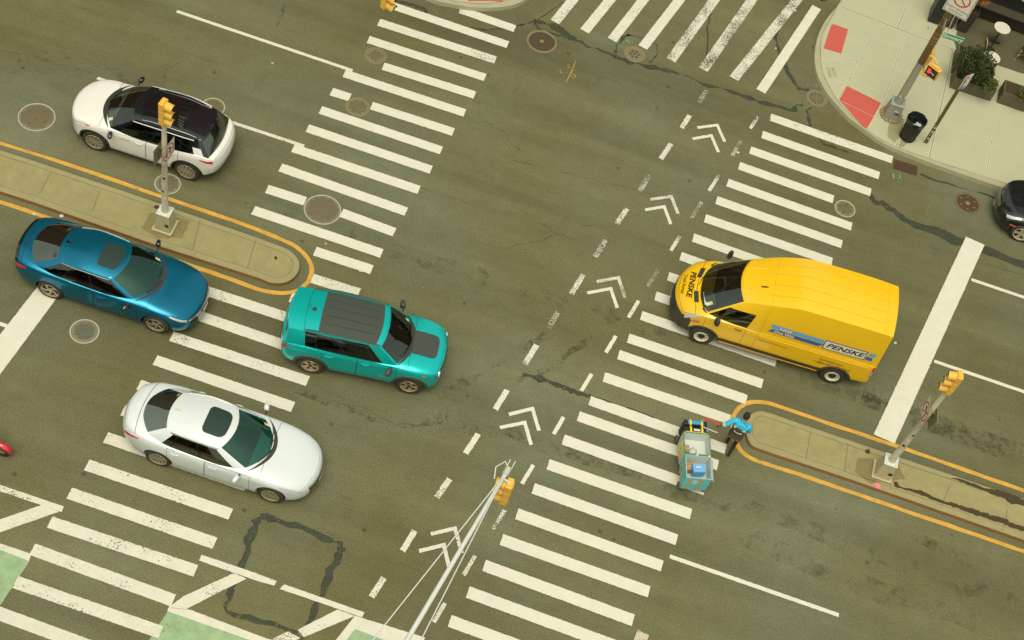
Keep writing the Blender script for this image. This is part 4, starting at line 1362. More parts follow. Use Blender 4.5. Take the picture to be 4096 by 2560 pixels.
def make_car(d, name, label):
    root = empty(name); tag(root, label, 'car')
    pm = d['paint']
    sh, body = car(d, root, pm, d.get('lower'), d.get('lower_t'))
    cb = Cabin(sh, d)
    roofm = d.get('roofm', pm); pil = d.get('pillar', pm)
    def shellmat(u, v):
        if 'black_fn' in d: return 1 if d['black_fn'](u, v) else 0
        for (a, b) in d['black_u']:
            if a < u < b and d['sv'][0] < v < d['sv'][1]: return 1
        if u < .96 and v < .06: return 1
        if d.get('screen_black') and (u < 1.0 or u > 2.0): return 1
        return d.get('pillar_i', 0)
    win = [('windscreen', 0, d.get('wsu', .94), .05, .95, 1)] + [('side_window', a, b, d['sv'][0], d['sv'][1], 0) for a, b in d['wins']] + [('rear_window', d.get('rwu', 2.08), 3, d.get('rv', (.06, .92))[0], d.get('rv', (.06, .92))[1], 2)]
    cb.build(root, [pm, black_gloss, roofm], win, shellmat, d.get('roof_mat', lambda a, b: 2), d['glass'])
    for o in list(root.children):
        if o.name.split('.')[0] in ('roof', 'windscreen', 'side_window', 'rear_window'): orient(o)
    # dashboard, seats, wheel
    mb = MB()
    def dash(u, v):
        b = -.96 + 1.92 * u
        e = cb.ends(abs(b), True, False); x = (e.x - .03) * (1 - v) + (d['pit'][1] - .22) * v
        return Vector((x, e.y * (1 if b >= 0 else -1), e.z + .012 + .03 * math.sin(PI * v) - .04 * v))
    mb.grid(dash, np.linspace(0, 1, 19), np.linspace(0, 1, 7), 0, True)
    mb.obj('dashboard', [dash_m], root)
    sm_ = d.get('seat', seat_m)
    for x, w_ in ((d.get('seatx', -.15), .5), (d.get('seatx', -.15) - .85, .5)):
        for y in (-.36, .36):
            m2 = MB(); seat(m2, x, y, d.get('seatz', .42), 0, w_)
            m2.obj('seat', [sm_], root)
    m2 = MB()
    Mw = Matrix.Translation((d['pit'][1] - .32, .36, d.get('seatz', .42) + .46)) @ Matrix.Rotation(-rad(62), 4, 'Y')
    ring = [Mw @ Vector((.18 * math.cos(a), .18 * math.sin(a), 0)) for a in np.linspace(0, 2 * PI, 21)]
    m2.tube(ring, .017, 6)
    m2.cyl(Mw @ Vector((-.17, 0, 0)), Mw @ Vector((.17, 0, 0)), .015, n=6); m2.cyl(Mw @ Vector((0, 0, 0)), Mw @ Vector((0, 0, -.2)), .03, n=8)
    m2.obj('steering_wheel', [black_plastic], root)
    # cowl strip and wipers
    mb = MB()
    def cowl(u, v):
        b = -1.0 + 2.0 * u; e = cb.ends(min(abs(b), 1), True, False); y = e.y * (1 if b >= 0 else -1) * (1 - .03 * v)
        x = e.x - .02 + d.get('cowl', .13) * v * (1 - .6 * abs(b) ** 3)
        return Vector((x, y, max(surf_z(sh, x, y), e.z - .03 if v == 0 else 0) + .007))
    mb.grid(cowl, np.linspace(0, 1, 21), np.linspace(0, 1, 4), 0, True)
    orient(mb.obj('cowl_panel', [black_plastic], root))
    for b0, b1 in ((.85, .12), (.05, -.62)):
        m2 = MB()
        def scr(b, v):
            u = abs(b); p = cb.pt(u, v, 1 if b >= 0 else -1); return p + Vector((.02, 0, .022))
        m2.tube([scr(b0, .02), scr(b0 * .6 + b1 * .4, .055), scr(b1, .10)], .011, 6)
        m2.obj('wiper', [black_plastic], root)
    for u_, v_, w_, m_ in ((.80, .10, .10, 'white'), (.80, .19, .07, 'yellow')):
        m2 = MB(); sd_ = d.get('sticker_side', 1)
        m2.grid(lambda a, b: cb.pt(u_ - .10 * a, v_ + w_ * b, sd_) + Vector((.006, 0, .006)), [0, 1], [0, 1], 0); orient(m2.obj('windscreen_sticker', [mat('sticker_' + m_, {'white': '#dfe3d8', 'yellow': '#e3d65a'}[m_], .6)], root))
    # bonnet, doors, handles
    hood_panel(sh, root, *d['hood'], pm)
    if 'boot' in d: hood_panel(sh, root, *d['boot'], pm, 4.3, 'boot_lid')
    for (xa, xb) in d['doors']:
        for sd in (1, -1):
            dm = MB()
            sh.patch(dm, xa, xb, d.get('door_t', (1.15, 3.97))[0], d.get('door_t', (1.15, 3.97))[1], sd, .004, gap=.009, nx=26, nt=26, mi=0, gmi=1, clip=True)
            o = dm.obj('door', [pm, seam_m, d.get('lower') or pm], root); orient(o)
            hx = xa + .14
            h = handle(sh, root, hx + .06, d.get('handle_t', 3.3), sd, None)
            h.obj('handle', [d.get('handle_m', pm)], o)
    for sd in (1, -1):
        for nm, xa, xb, ta, tb, m_ in d['lamps']:
            m2 = MB(); sh.patch(m2, xa, xb, ta, tb, sd, .010, nx=8, nt=8, tp0=.35 if nm == 'headlight' else 1.0, tp1=.35 if nm == 'tail_light' else 1.0)
            orient(m2.obj(nm, [m_], root))
        mx, my, mz = d['mirror']
        mirror(root, mx, my * sd, mz, sd, d.get('mirror_m', pm), d.get('mirror_sz', (.13, .22, .15)))
    # trim strip over the side windows
    if 'strip' in d:
        for sd in (1, -1):
            m2 = MB(); m2.tube([cb.pt(u, d['sv'][1] + .025, sd) + Vector((0, .012 * sd, .004)) for u in np.linspace(*d['strip'], 18)], .013, 6)
            m2.obj('trim_strip', [d.get('strip_m', chrome)], root)
    if d.get('arch'): arch_trim(sh, root, d, d['arch'], d.get('archw', .07))
    front_plate(sh, root, 'grille', *d['grille'])
    front_plate(sh, root, 'licence_plate', .155, d['plate_z'], d['plate_z'] + .13, plate_m, .02)
    front_plate(sh, root, 'licence_plate', .155, d.get('rplate_z', .75), d.get('rplate_z', .75) + .13, plate_m, .012, -1)
    return root, sh, cb

def roof_fin(root, p, m_):
    mb = MB(); x, y, z = p
    pr = [(.0, .0), (-.20, 0), (-.185, .055), (-.13, .05)]
    vs = [(x + a, y + s_ * w_, z + h) for (a, h), w_ in zip(pr, (.012, .03, .012, .02)) for s_ in (-1, 1)]
    mb.add(vs, [(0, 2, 4, 6), (1, 7, 5, 3), (0, 1, 3, 2), (2, 3, 5, 4), (4, 5, 7, 6), (6, 7, 1, 0)])
    return mb.obj('roof_aerial', [m_], root)
# ---------------------------------------------------------------- blue sedan
blue_p = paintmat('deep_blue_paint', (0, .15, .27, 1), 0.3, .27, .7)
d = dict(paint=blue_p, W=.93, wf=1.415, wr=-1.415, R=.338, tw=.225, rim=.245, wheel='swirl5', fb=.17, rb=.14, fl=.75, rl=.55, flean=.03, rlean=.04,
  plan=[(-2.34, .74), (-2.2, .82), (-1.9, .885), (-1.4, .922), (0, .93), (1.3, .918), (1.8, .87), (2.04, .80), (2.15, .72)],
  belt=[(-2.34, .92), (-1.9, 1.0), (-1.2, .985), (0, .945), (1.0, .90), (1.7, .80), (2.15, .66)],
  top=[(-2.34, 1.05), (-2.15, 1.09), (-1.7, 1.08), (0, 1.0), (1.0, 1.02), (1.4, .955), (1.85, .84), (2.15, .71)],
  sill=[(-2.34, .36), (-1.9, .24), (-1, .2), (1, .2), (1.8, .2), (2.15, .25)],
  pit=(-1.65, .80, .70, .42), bA=.86, bD=-1.95, rA=.12, rD=-1.25, bbowF=.36, bbowR=.22, rbowF=.17, rbowR=.10,
  base_w=[(-1.95, .77), (-1.2, .85), (0, .865), (.9, .80)], roof_w=[(-1.27, .55), (-.6, .63), (.12, .61)], roof_z=[(-1.27, 1.30), (-.6, 1.365), (.12, 1.315)], crown=[(-1.27, .06), (-.6, .085), (.12, .065)],
  bulS=.035, bulF=.03, bulR=.03, sv=(.06, .90), black_u=[(1.06, 1.9)], wins=[(1.09, 1.385), (1.415, 1.69), (1.71, 1.86)], glass=[gl_dark, gl_teal, glassmat('rear_glass_dark', (.10, .12, .10), .16)],
  hood=(1.16, 2.12), boot=(-2.30, -2.17), doors=[(-.22, .92), (-1.22, -.23)], lamps=[('headlight', 1.74, 2.15, 3.35, 4.2, lamp_clear), ('tail_light', -2.34, -2.02, 2.7, 3.75, lamp_red)],
  mirror=(.72, .96, .99), mirror_m=black_gloss, strip=(1.04, 1.9), grille=(.56, .36, .60, black_gloss), plate_z=.44, cowl=.10, seatx=-.2, rv=(.05, .95), handle_t=3.2)
acc, sh, cb = make_car(d, 'blue_sedan', 'deep blue sedan with dark sunroof stopped beside the left traffic island')
cb.roof_patch(acc, 'sunroof', .05, .36, -.62, .62, gl_roof, .006, .25)
p = cb.roof(.88, 0); roof_fin(acc, (p.x + .05, 0, p.z - .005), black_gloss)
front_plate(sh, acc, 'chrome_bar', .66, .60, .655, chrome, .014)
m2 = MB(); sh.patch(m2, -2.345, -2.28, 4.0, 7, 1, .02, nx=4, nt=14); sh.patch(m2, -2.345, -2.28, 4.0, 7, -1, .02, nx=4, nt=14); m2.obj('boot_spoiler', [black_gloss], acc)
front_plate(sh, acc, 'lower_lip', .70, .20, .25, blue_p, .03)
place(acc, G(203, 1192), G(622, 1329), .90)
# ---------------------------------------------------------------- silver white sedan
pearl = paintmat('pearl_white_paint', '#ebf0e4', 0.6, .28, .12)
d = dict(paint=pearl, W=.91, wf=1.425, wr=-1.425, R=.335, tw=.235, rim=.235, wheel='ten', fb=.21, rb=.18, fl=.85, rl=.65, flean=.03, rlean=.05,
  plan=[(-2.29, .70), (-2.1, .80), (-1.8, .865), (-1.4, .905), (0, .91), (1.3, .90), (1.75, .85), (2.0, .77), (2.11, .69)],
  belt=[(-2.29, .88), (-1.9, .98), (-1.2, .985), (0, .93), (1.0, .885), (1.7, .77), (2.11, .62)],
  top=[(-2.29, 1.04), (-2.1, 1.09), (-1.7, 1.08), (0, 1.0), (.95, 1.0), (1.35, .95), (1.8, .83), (2.11, .69)],
  sill=[(-2.29, .36), (-1.9, .23), (-1, .18), (1, .18), (1.7, .18), (2.11, .24)],
  pit=(-1.5, .74, .68, .42), bA=.78, bD=-1.82, rA=-.02, rD=-1.30, bbowF=.36, bbowR=.28, rbowF=.17, rbowR=.10,
  base_w=[(-1.85, .74), (-1.1, .83), (0, .845), (.8, .78)], roof_w=[(-1.32, .54), (-.6, .61), (-.02, .595)], roof_z=[(-1.32, 1.30), (-.6, 1.365), (-.02, 1.32)], crown=[(-1.32, .06), (-.6, .08), (-.02, .065)],
  bulS=.035, bulF=.025, bulR=.03, sv=(.07, .88), black_u=[(1.08, 1.86)], wins=[(1.10, 1.42), (1.45, 1.74), (1.75, 1.84)], glass=[glassmat('side_glass_light', (.30, .28, .18), .05), gl_teal, glassmat('rear_glass_grey', (.16, .2, .17), .2)],
  hood=(1.08, 2.08), boot=(-2.26, -2.02), doors=[(-.24, .88), (-1.2, -.25)], lamps=[('headlight', 1.60, 2.12, 3.35, 4.05, lamp_clear), ('tail_light', -2.30, -1.92, 2.9, 3.7, lamp_red)],
  mirror=(.62, .95, .97), grille=(.50, .34, .58, black_gloss), plate_z=.40, cowl=.10, seatx=-.2, seat=seat_tan, rv=(.05, .95), handle_t=3.15, strip=(1.05, 1.9))
q50, sh, cb = make_car(d, 'silver_sedan', 'pearl white sedan with dark sunroof crossing the lower left crosswalk')
cb.roof_patch(q50, 'sunroof', .06, .42, -.62, .62, gl_roof, .006, .25)
p = cb.roof(.86, 0); roof_fin(q50, (p.x + .05, 0, p.z - .005), mat('cream_fin', '#e8dfb8', .4))
front_plate(sh, q50, 'chrome_bar', .52, .585, .625, chrome, .014)
place(q50, G(633, 1862), G(1077, 2007), .88)
# ---------------------------------------------------------------- white compact SUV
white_p = paintmat('white_car_paint', '#f7f4e0', 0.7, .25)
d = dict(paint=white_p, W=.925, wf=1.318, wr=-1.318, R=.362, tw=.23, rim=.26, wheel='mesh', fb=.22, rb=.14, fl=.62, rl=.5, flean=.0, rlean=.06, lower=black_plastic, lower_t=.9,
  plan=[(-2.0, .77), (-1.82, .87), (-1.3, .92), (0, .92), (1.3, .915), (1.72, .86), (1.88, .80), (1.96, .72)],
  belt=[(-1.98, 1.03), (-1.6, 1.10), (-1.0, 1.08), (0, 1.04), (.9, 1.02), (1.55, .98), (1.96, .84)],
  top=[(-1.98, 1.08), (-1.7, 1.12), (0, 1.1), (.95, 1.13), (1.3, 1.10), (1.65, 1.03), (1.96, .90)],
  sill=[(-1.98, .42), (-1.7, .3), (-1, .24), (1, .24), (1.6, .24), (1.96, .3)],
  pit=(-1.6, .88, .72, .55), bA=.94, bD=-1.90, rA=.26, rD=-1.60, bbowF=.30, bbowR=.12, rbowF=.15, rbowR=.14, base_dz=0.0,
  base_w=[(-1.9, .79), (-1.0, .865), (0, .87), (.95, .82)], roof_w=[(-1.62, .60), (-.8, .67), (.26, .64)], roof_z=[(-1.62, 1.48), (-.7, 1.57), (.26, 1.52)], crown=[(-1.5, .04), (-.6, .07), (.25, .055)],
  bulS=.02, bulF=.02, bulR=.03, sv=(.05, .87), black_u=[(1.02, 1.87)], screen_black=True, roofm=black_gloss, black_fn=lambda u, v: not (1.87 < u < 1.97 and v < .45), wins=[(1.08, 1.40), (1.43, 1.71), (1.74, 1.86)], glass=[gl_dark, gl_clear, glassmat('rear_glass_blue', (.08, .13, .13), .14)],
  hood=(1.18, 1.93), doors=[(-.16, .92), (-1.08, -.17)], lamps=[('headlight', 1.54, 1.97, 3.55, 3.95, lamp_clear), ('indicator', 1.44, 1.56, 3.5, 3.8, lamp_amber), ('tail_light', -1.99, -1.68, 2.75, 3.4, lamp_red)],
  mirror=(.78, .97, 1.10), mirror_m=black_gloss, strip=(1.03, 1.90), strip_m=white_p, arch=black_plastic, archw=.06, grille=(.55, .62, .74, black_gloss), plate_z=.48, rplate_z=.62, cowl=.12, seatx=-.25, seatz=.62, rv=(.02, .9), rwu=2.03, handle_t=3.1, door_t=(1.3, 3.97))
cmp_, sh, cb = make_car(d, 'white_suv', 'white SUV with black glass roof beside the left island signal pole')
cb.roof_patch(cmp_, 'glass_roof', .12, .74, -.74, .74, mat('panorama_glass', '#0d0e0d', .06, coat=1.0), .006, .12, .06)
for sd in (1, -1):
    m2 = MB()
    m2.tube([cb.roof(a, .93 * sd) + Vector((0, 0, .035 * min(1, 8 * (a - .12), 8 * (.92 - a)) + .004)) for a in np.linspace(.12, .92, 14)], .016, 6)
    m2.obj('roof_rail', [chrome], cmp_)
p = cb.roof(.93, 0); roof_fin(cmp_, (p.x + .05, 0, p.z), black_gloss)
m2 = MB(); m2.tube([sh.off(x, 3.0, 1, .006) for x in np.linspace(.28, .58, 5)], .011, 4); m2.obj('door_badge', [mat('dull_brass_badge', '#a98d45', .5)], cmp_)
place(cmp_, G(743, 718), G(383, 601), .89, -1)
# ---------------------------------------------------------------- teal SUV
teal = paintmat('teal_paint', (.0, .48, .48, 1), 0.3, .28, .5)
matt = mat('matt_black_wrap', '#40473c', .55, var=.04)
d = dict(paint=teal, W=.90, wf=1.285, wr=-1.285, R=.355, tw=.225, rim=.235, wheel='star5', fb=.12, rb=.08, fl=.45, rl=.4, flean=.0, rlean=.03, lower=grey_clad, lower_t=.95, rim_m=mat('bronze_silver_alloy', '#c9b487', .35, .5),
  plan=[(-2.02, .80), (-1.88, .87), (-1.3, .895), (0, .88), (1.25, .895), (1.66, .86), (1.80, .81), (1.90, .74)],
  belt=[(-1.98, 1.10), (-1.5, 1.13), (-.5, 1.10), (.7, 1.06), (1.4, 1.02), (1.90, .92)],
  top=[(-1.98, 1.12), (-1.5, 1.13), (0, 1.1), (.9, 1.13), (1.25, 1.12), (1.65, 1.07), (1.90, .98)],
  sill=[(-1.98, .42), (-1.7, .3), (-1, .26), (1, .26), (1.6, .28), (1.90, .34)],
  pit=(-1.65, .80, .72, .55), bA=.88, bD=-2.0, rA=.36, rD=-1.96, bbowF=.24, bbowR=.05, rbowF=.10, rbowR=.10, base_dz=0.0,
  base_w=[(-2.0, .80), (-1.0, .84), (0, .84), (.9, .80)], roof_w=[(-1.97, .64), (-.8, .70), (.36, .67)], roof_z=[(-1.97, 1.55), (-.9, 1.615), (.36, 1.565)], crown=[(-1.97, .03), (-.6, .05), (.36, .04)],
  bulS=.015, bulF=.02, bulR=.02, sv=(.05, .86), black_u=[], black_fn=lambda u, v: (1.10 < u < 1.84 and v > .04) or (u < .96 and v < .06), wins=[(1.12, 1.17), (1.19, 1.45), (1.48, 1.70), (1.73, 1.82)], glass=[gl_dark, gl_clear, gl_dark],
  hood=(1.15, 1.87), doors=[(-.12, .90), (-1.05, -.13)], lamps=[('indicator', 1.56, 1.66, 3.2, 3.55, lamp_amber), ('tail_light', -2.03, -1.86, 2.6, 3.5, lamp_red)],
  mirror=(.72, .94, 1.13), mirror_m=matt, mirror_sz=(.15, .24, .19), arch=grey_clad, archw=.09, grille=(.62, .72, .92, black_gloss), plate_z=.52, rplate_z=.62, cowl=.12, seatx=-.1, seatz=.62, rv=(.05, .80), rwu=2.1, handle_t=3.1, door_t=(1.35, 3.97))
ren, sh, cb = make_car(d, 'teal_suv', 'turquoise boxy SUV with black roof panel and black bonnet patch')
cb.roof_patch(ren, 'roof_wrap', .05, .68, -.90, .90, matt, .006)
for y in (-.5, -.25, 0, .25, .5) if False else (-.52, -.18, .18, .52):
    m2 = MB(); m2.tube([cb.roof(a, y) + Vector((0, 0, .006)) for a in np.linspace(.1, .63, 12)], .009, 6); m2.obj('roof_rib', [black_plastic], ren)
for sd in (1, -1):
    m2 = MB(); m2.tube([cb.roof(a, .95 * sd) + Vector((0, 0, .05 * min(1, 7 * (a - .0), 9 * (.82 - a)) + .006)) for a in np.linspace(.0, .82, 16)], .022, 6)
    m2.obj('roof_rail', [mat('grey_roof_rail', '#57523f', .5)], ren)
mb = MB()
def hp(u, v):
    x = 1.17 + .62 * u; y = (-.36 + .72 * v); y *= 1 - .12 * max(0, u - .85) / .15
    x += .04 * (1 - (2 * v - 1) ** 4) * u
    return Vector((x + (.06 * (1 - (2 * v - 1) ** 2) if False else 0), y, 0))
mb.grid(lambda u, v: Vector((hp(u, v).x, hp(u, v).y, surf_z(sh, hp(u, v).x - d['fb'] * sstep((hp(u, v).x - (sh.x1 - d['fl'])) / d['fl']) * (1 - (hp(u, v).y / .8) ** 2), hp(u, v).y) + .012)), np.linspace(0, 1, 10), np.linspace(0, 1, 11), 0, True)
mb.obj('bonnet_decal', [matt], ren)
p = cb.roof(.78, 0)
m2 = MB(); m2.lathe([(.06, 0), (.05, .03), (.0001, .045)], 12, Matrix.Translation((p.x + .05, 0, p.z))); m2.tube([(p.x + .04, 0, p.z + .03), (p.x - .12, .02, p.z + .16)], .006, 5); m2.obj('roof_aerial', [black_plastic], ren)
for sd in (1, -1):
    c = Vector((sh.x1 + .045, .60 * sd, .82))
    m2 = MB(); M_ = Matrix.Translation(c) @ Matrix.Rotation(PI / 2, 4, 'Y') @ Matrix.Rotation(0, 4, 'Z')
    m2.lathe([(.10, .0), (.10, .04), (.085, .045), (.0001, .035)], 20, M_); m2.obj('headlight', [lamp_clear], ren)
    m2 = MB(); m2.lathe([(.035, 0), (.03, .006), (.0001, .008)], 12, Matrix.Translation(sh.off(1.0, 3.4, sd, .004)) @ Matrix.Rotation(-sd * PI / 2, 4, 'X')); m2.obj('round_badge', [mat('badge_red', '#c9544a', .5)], ren)
m2 = MB(); m2.tube([sh.off(x, 1.9, -1, .006) for x in np.linspace(.45, .75, 5)], .010, 4); m2.obj('door_badge', [mat('badge_red2', '#b5473b', .5)], ren)
m2 = MB(); m2.box((-2.05, .1, 1.55), (.035, .36, .04), 0, bev=.008); m2.obj('brake_light', [lamp_red], ren)
m2 = MB(); m2.tube([cb.roof(.83, y) + Vector((0, 0, .002)) for y in np.linspace(-1, 1, 14)], .006, 4); m2.obj('roof_seam', [seam_m], ren)
place(ren, G(1236, 1492), G(1629, 1574), .87)
# ---------------------------------------------------------------- black sedan at the right edge (its front half shows)
black_p = paintmat('black_paint', '#171a19', 0.9, .15)
d = dict(paint=black_p, W=.93, wf=1.50, wr=-1.50, R=.345, tw=.24, rim=.255, wheel='five', fb=.2, rb=.16, fl=.8, rl=.6, flean=.03, rlean=.05, rim_m=mat('cream_alloy', '#ddd0a8', .35, .4),
  plan=[(-2.3, .70), (-2.0, .85), (-1.4, .92), (0, .93), (1.4, .92), (1.9, .86), (2.08, .79), (2.18, .70)],
  belt=[(-2.3, .88), (-1.9, .99), (-1.2, .985), (0, .95), (1.1, .91), (1.8, .80), (2.18, .68)],
  top=[(-2.3, 1.02), (-2.0, 1.08), (0, 1.0), (.85, 1.03), (1.4, .98), (1.9, .86), (2.18, .75)],
  sill=[(-2.3, .36), (-1.9, .24), (-1, .2), (1, .2), (1.8, .2), (2.18, .26)],
  pit=(-1.5, .6, .7, .42), bA=.66, bD=-1.7, rA=-.12, rD=-1.2, bbowF=.34, bbowR=.26, rbowF=.16, rbowR=.1,
  base_w=[(-1.8, .80), (-1.2, .85), (0, .86), (.7, .80)], roof_w=[(-1.25, .54), (-.6, .61), (-.1, .59)], roof_z=[(-1.25, 1.36), (-.7, 1.43), (-.1, 1.38)], crown=[(-1.25, .03), (-.6, .04), (-.1, .03)],
  sv=(.06, .9), black_u=[(1.06, 1.9)], wins=[(1.09, 1.40), (1.43, 1.72)], glass=[gl_dark, gl_dark, gl_dark], hood=(1.0, 2.1), boot=(-2.26, -1.98), doors=[(-.3, .8), (-1.3, -.31)],
  lamps=[('headlight', 1.72, 2.12, 3.35, 4.5, lamp_clear), ('indicator', 1.78, 1.95, 2.2, 2.45, lamp_amber), ('tail_light', -2.3, -2.0, 2.8, 3.7, lamp_red)], mirror=(.55, .96, 1.0), strip=(1.05, 1.9), grille=(.36, .42, .72, mat('grille_chrome', '#8f8a70', .3, .6)), plate_z=.30, cowl=.1)
mer, sh, cb = make_car(d, 'black_sedan', 'glossy black sedan parked at the right edge with cream alloy wheel')
for i in range(6):
    front_plate(sh, mer, 'grille_bar', .35, .45 + i * .048, .462 + i * .048, chrome, .016)
m2 = MB(); m2.tube([(sh.x1 + .24, 0, .77), (sh.x1 + .24, 0, .84)], .008, 6); m2.lathe([(.038, -.006), (.03, .006)], 14, Matrix.Translation((sh.x1 + .24, 0, .875)) @ Matrix.Rotation(PI / 2, 4, 'Y')); m2.obj('bonnet_ornament', [chrome], mer)
fw = Vector(G(4066, 964)); bk = fw + Vector((3.0, 0.0, 0))
place(mer, bk, fw, .90, -1)
# ---------------------------------------------------------------- yellow rental van
van_y = paintmat('yellow_van_paint', '#ffc913', .35, .3, 0.0, .03)
vclad = mat('van_dark_cladding', '#45432f', .7, var=.12)
d = dict(paint=van_y, W=1.03, wf=1.875, wr=-1.875, R=.345, gapR=.06, tw=.235, rim=.205, wheel='steel', rim_m=mat('white_steel_wheel', '#e6dcb4', .5), fb=.26, rb=.03, fl=.7, rl=.3, bul=.06, lower=vclad, lower_t=None,
  plan=[(-2.78, 1.0), (-2.6, 1.02), (0, 1.03), (1.6, 1.02), (2.2, .98), (2.5, .91), (2.62, .83)],
  belt=[(-2.86, 1.25), (0, 1.25), (1.4, 1.25), (1.95, 1.23), (2.35, 1.08), (2.62, .92)],
  top=[(-2.86, 1.27), (0, 1.27), (1.9, 1.33), (2.2, 1.26), (2.45, 1.13), (2.62, .98)],
  sill=[(-2.86, .42), (-2.2, .36), (2.0, .34), (2.62, .30)], ky=[.93, .985, 1.0, 1.0, .985, .82, .45, 0], kz=[0, .10, .42, .82, 1.0],
  mi_fn=lambda x, t: (x > 2.30 and t < 2.6 + (x - 2.3) * 3) or (x < -2.35 and t < .95),
  pit=(.4, 1.95, .80, .75), bA=2.0, bD=-2.77, rA=1.15, rD=-2.73, rp=1.5, bbowF=.36, bbowR=.03, rbowF=.20, rbowR=.03, base_dz=0.0,
  base_w=[(-2.9, .985), (0, 1.005), (1.2, .985), (2.0, .90)], roof_w=[(-2.85, .86), (-1.5, .88), (.2, .86), (1.15, .76)], roof_z=[(-2.85, 2.56), (-2.0, 2.60), (-.4, 2.59), (.4, 2.37), (1.15, 2.05)], crown=[(-2.85, .06), (-1, .08), (1.15, .07)],
  bulS=.035, bulF=.03, bulR=.0, sv=(.03, .60), black_u=[(1.0, 1.02)], wins=[(1.02, 1.235)], wsu=.95, rwu=2.99, rv=(.4, .45), glass=[gl_clear, gl_clear, gl_dark],
  hood=(2.26, 2.59), doors=[(.86, 1.98)], door_t=(1.5, 3.97), lamps=[('headlight', 2.12, 2.52, 2.8, 4.2, lamp_clear), ('indicator', 2.10, 2.30, 2.5, 2.8, lamp_amber), ('tail_light', -2.78, -2.71, 1.8, 3.95, lamp_red)],
  mirror=(1.72, 1.10, 1.42), mirror_m=black_plastic, mirror_sz=(.14, .18, .30), arch=vclad, archw=.08, handle_m=black_plastic, handle_t=3.4, grille=(.55, .55, .85, black_plastic), plate_z=.45, rplate_z=.8, cowl=.16, seatx=.9, seatz=.85)
van, sh, cb = make_car(d, 'yellow_van', 'yellow rental van with high roof and blue side stripes on the right crosswalk'); van['category'] = 'van'
orient_names = ()
# lining and ribs on the roof
for b in (-.62, -.22, .22, .62):
    m2 = MB(); m2.tube([cb.roof(a, b) + Vector((0, 0, -.002)) for a in np.linspace(.27, .955, 24)], .010, 5); m2.obj('roof_rib', [mat('yellow_shadow_line', '#e0ac16', .4)], van)
for b in (-.45, 0, .45):
    m2 = MB(); m2.tube([cb.roof(a, b) + Vector((0, 0, -.012 + .016 * math.sin(PI * (a - .03) / .2))) for a in np.linspace(.03, .23, 10)], .022, 6); m2.obj('roof_rib', [van_y], van)
for a in (.30, .955):
    m2 = MB(); m2.tube([cb.roof(a, b) + Vector((0, 0, -.001)) for b in np.linspace(-1, 1, 20)], .007, 4); m2.obj('roof_seam', [mat('yellow_shadow_line', '#e0ac16', .4)], van)
p = cb.roof(.22, .35); roof_fin(van, (p.x + .07, p.y, p.z - .005), black_plastic)
# map flat artwork on to the side
def side_pt(x, z, sd, off_):
    if z < sh.zb(x) + .005:
        t = sh.t_at(x, z); q = sh.pt(x, t, sd); return Vector((x, q.y + sd * off_, z))
    lo, hi = 0.0, 1.0
    for _ in range(15):
        v = (lo + hi) / 2
        a0, a1 = 0.0, 1.0
        for _ in range(15):
            a = (a0 + a1) / 2
            q = cb.pt(1 + a, v, sd)
            if q.x > x: a0 = a
            else: a1 = a
        if q.z < z: lo = v
        else: hi = v
    return Vector((x, q.y + sd * off_, z))
def side_rect(mb, xa, xb, za, zb_, sd, off_, mi=0, slope=0.0, n=10, rnd=0.0):
    def fn(u, v):
        x = xa + (xb - xa) * u + slope * (v - .5)
        return side_pt(x, za + (zb_ - za) * v, sd, off_)
    mb.grid(fn, np.linspace(0, 1, n), np.linspace(0, 1, 4), mi, False, sd > 0)
def side_text(mb, body, size, xc, zc, sd, off_, mi, bold=0.0, shear=0.0, sx=1.0):
    o = text_mesh(body, size, 'txt', van_y, bold=bold, shear=shear, sx=sx)
    me = o.data
    mb.add([side_pt(xc - sd * v.co.x, zc + v.co.y, sd, off_) for v in me.vertices], [tuple(q.vertices) for q in me.polygons], mi)
    bpy.data.objects.remove(o); bpy.data.meshes.remove(me)
b1 = mat('light_blue_vinyl', '#5fb2d6', .45); b2 = mat('dark_blue_vinyl', '#1f6aa8', .45); ora = mat('orange_vinyl', '#f0a53c', .45); wv = mat('white_vinyl', '#efe8cc', .45); bkv = mat('black_vinyl', '#1c1a16', .45); nv = mat('navy_vinyl', '#28509a', .45); brv = mat('brown_vinyl', '#a9731c', .5)
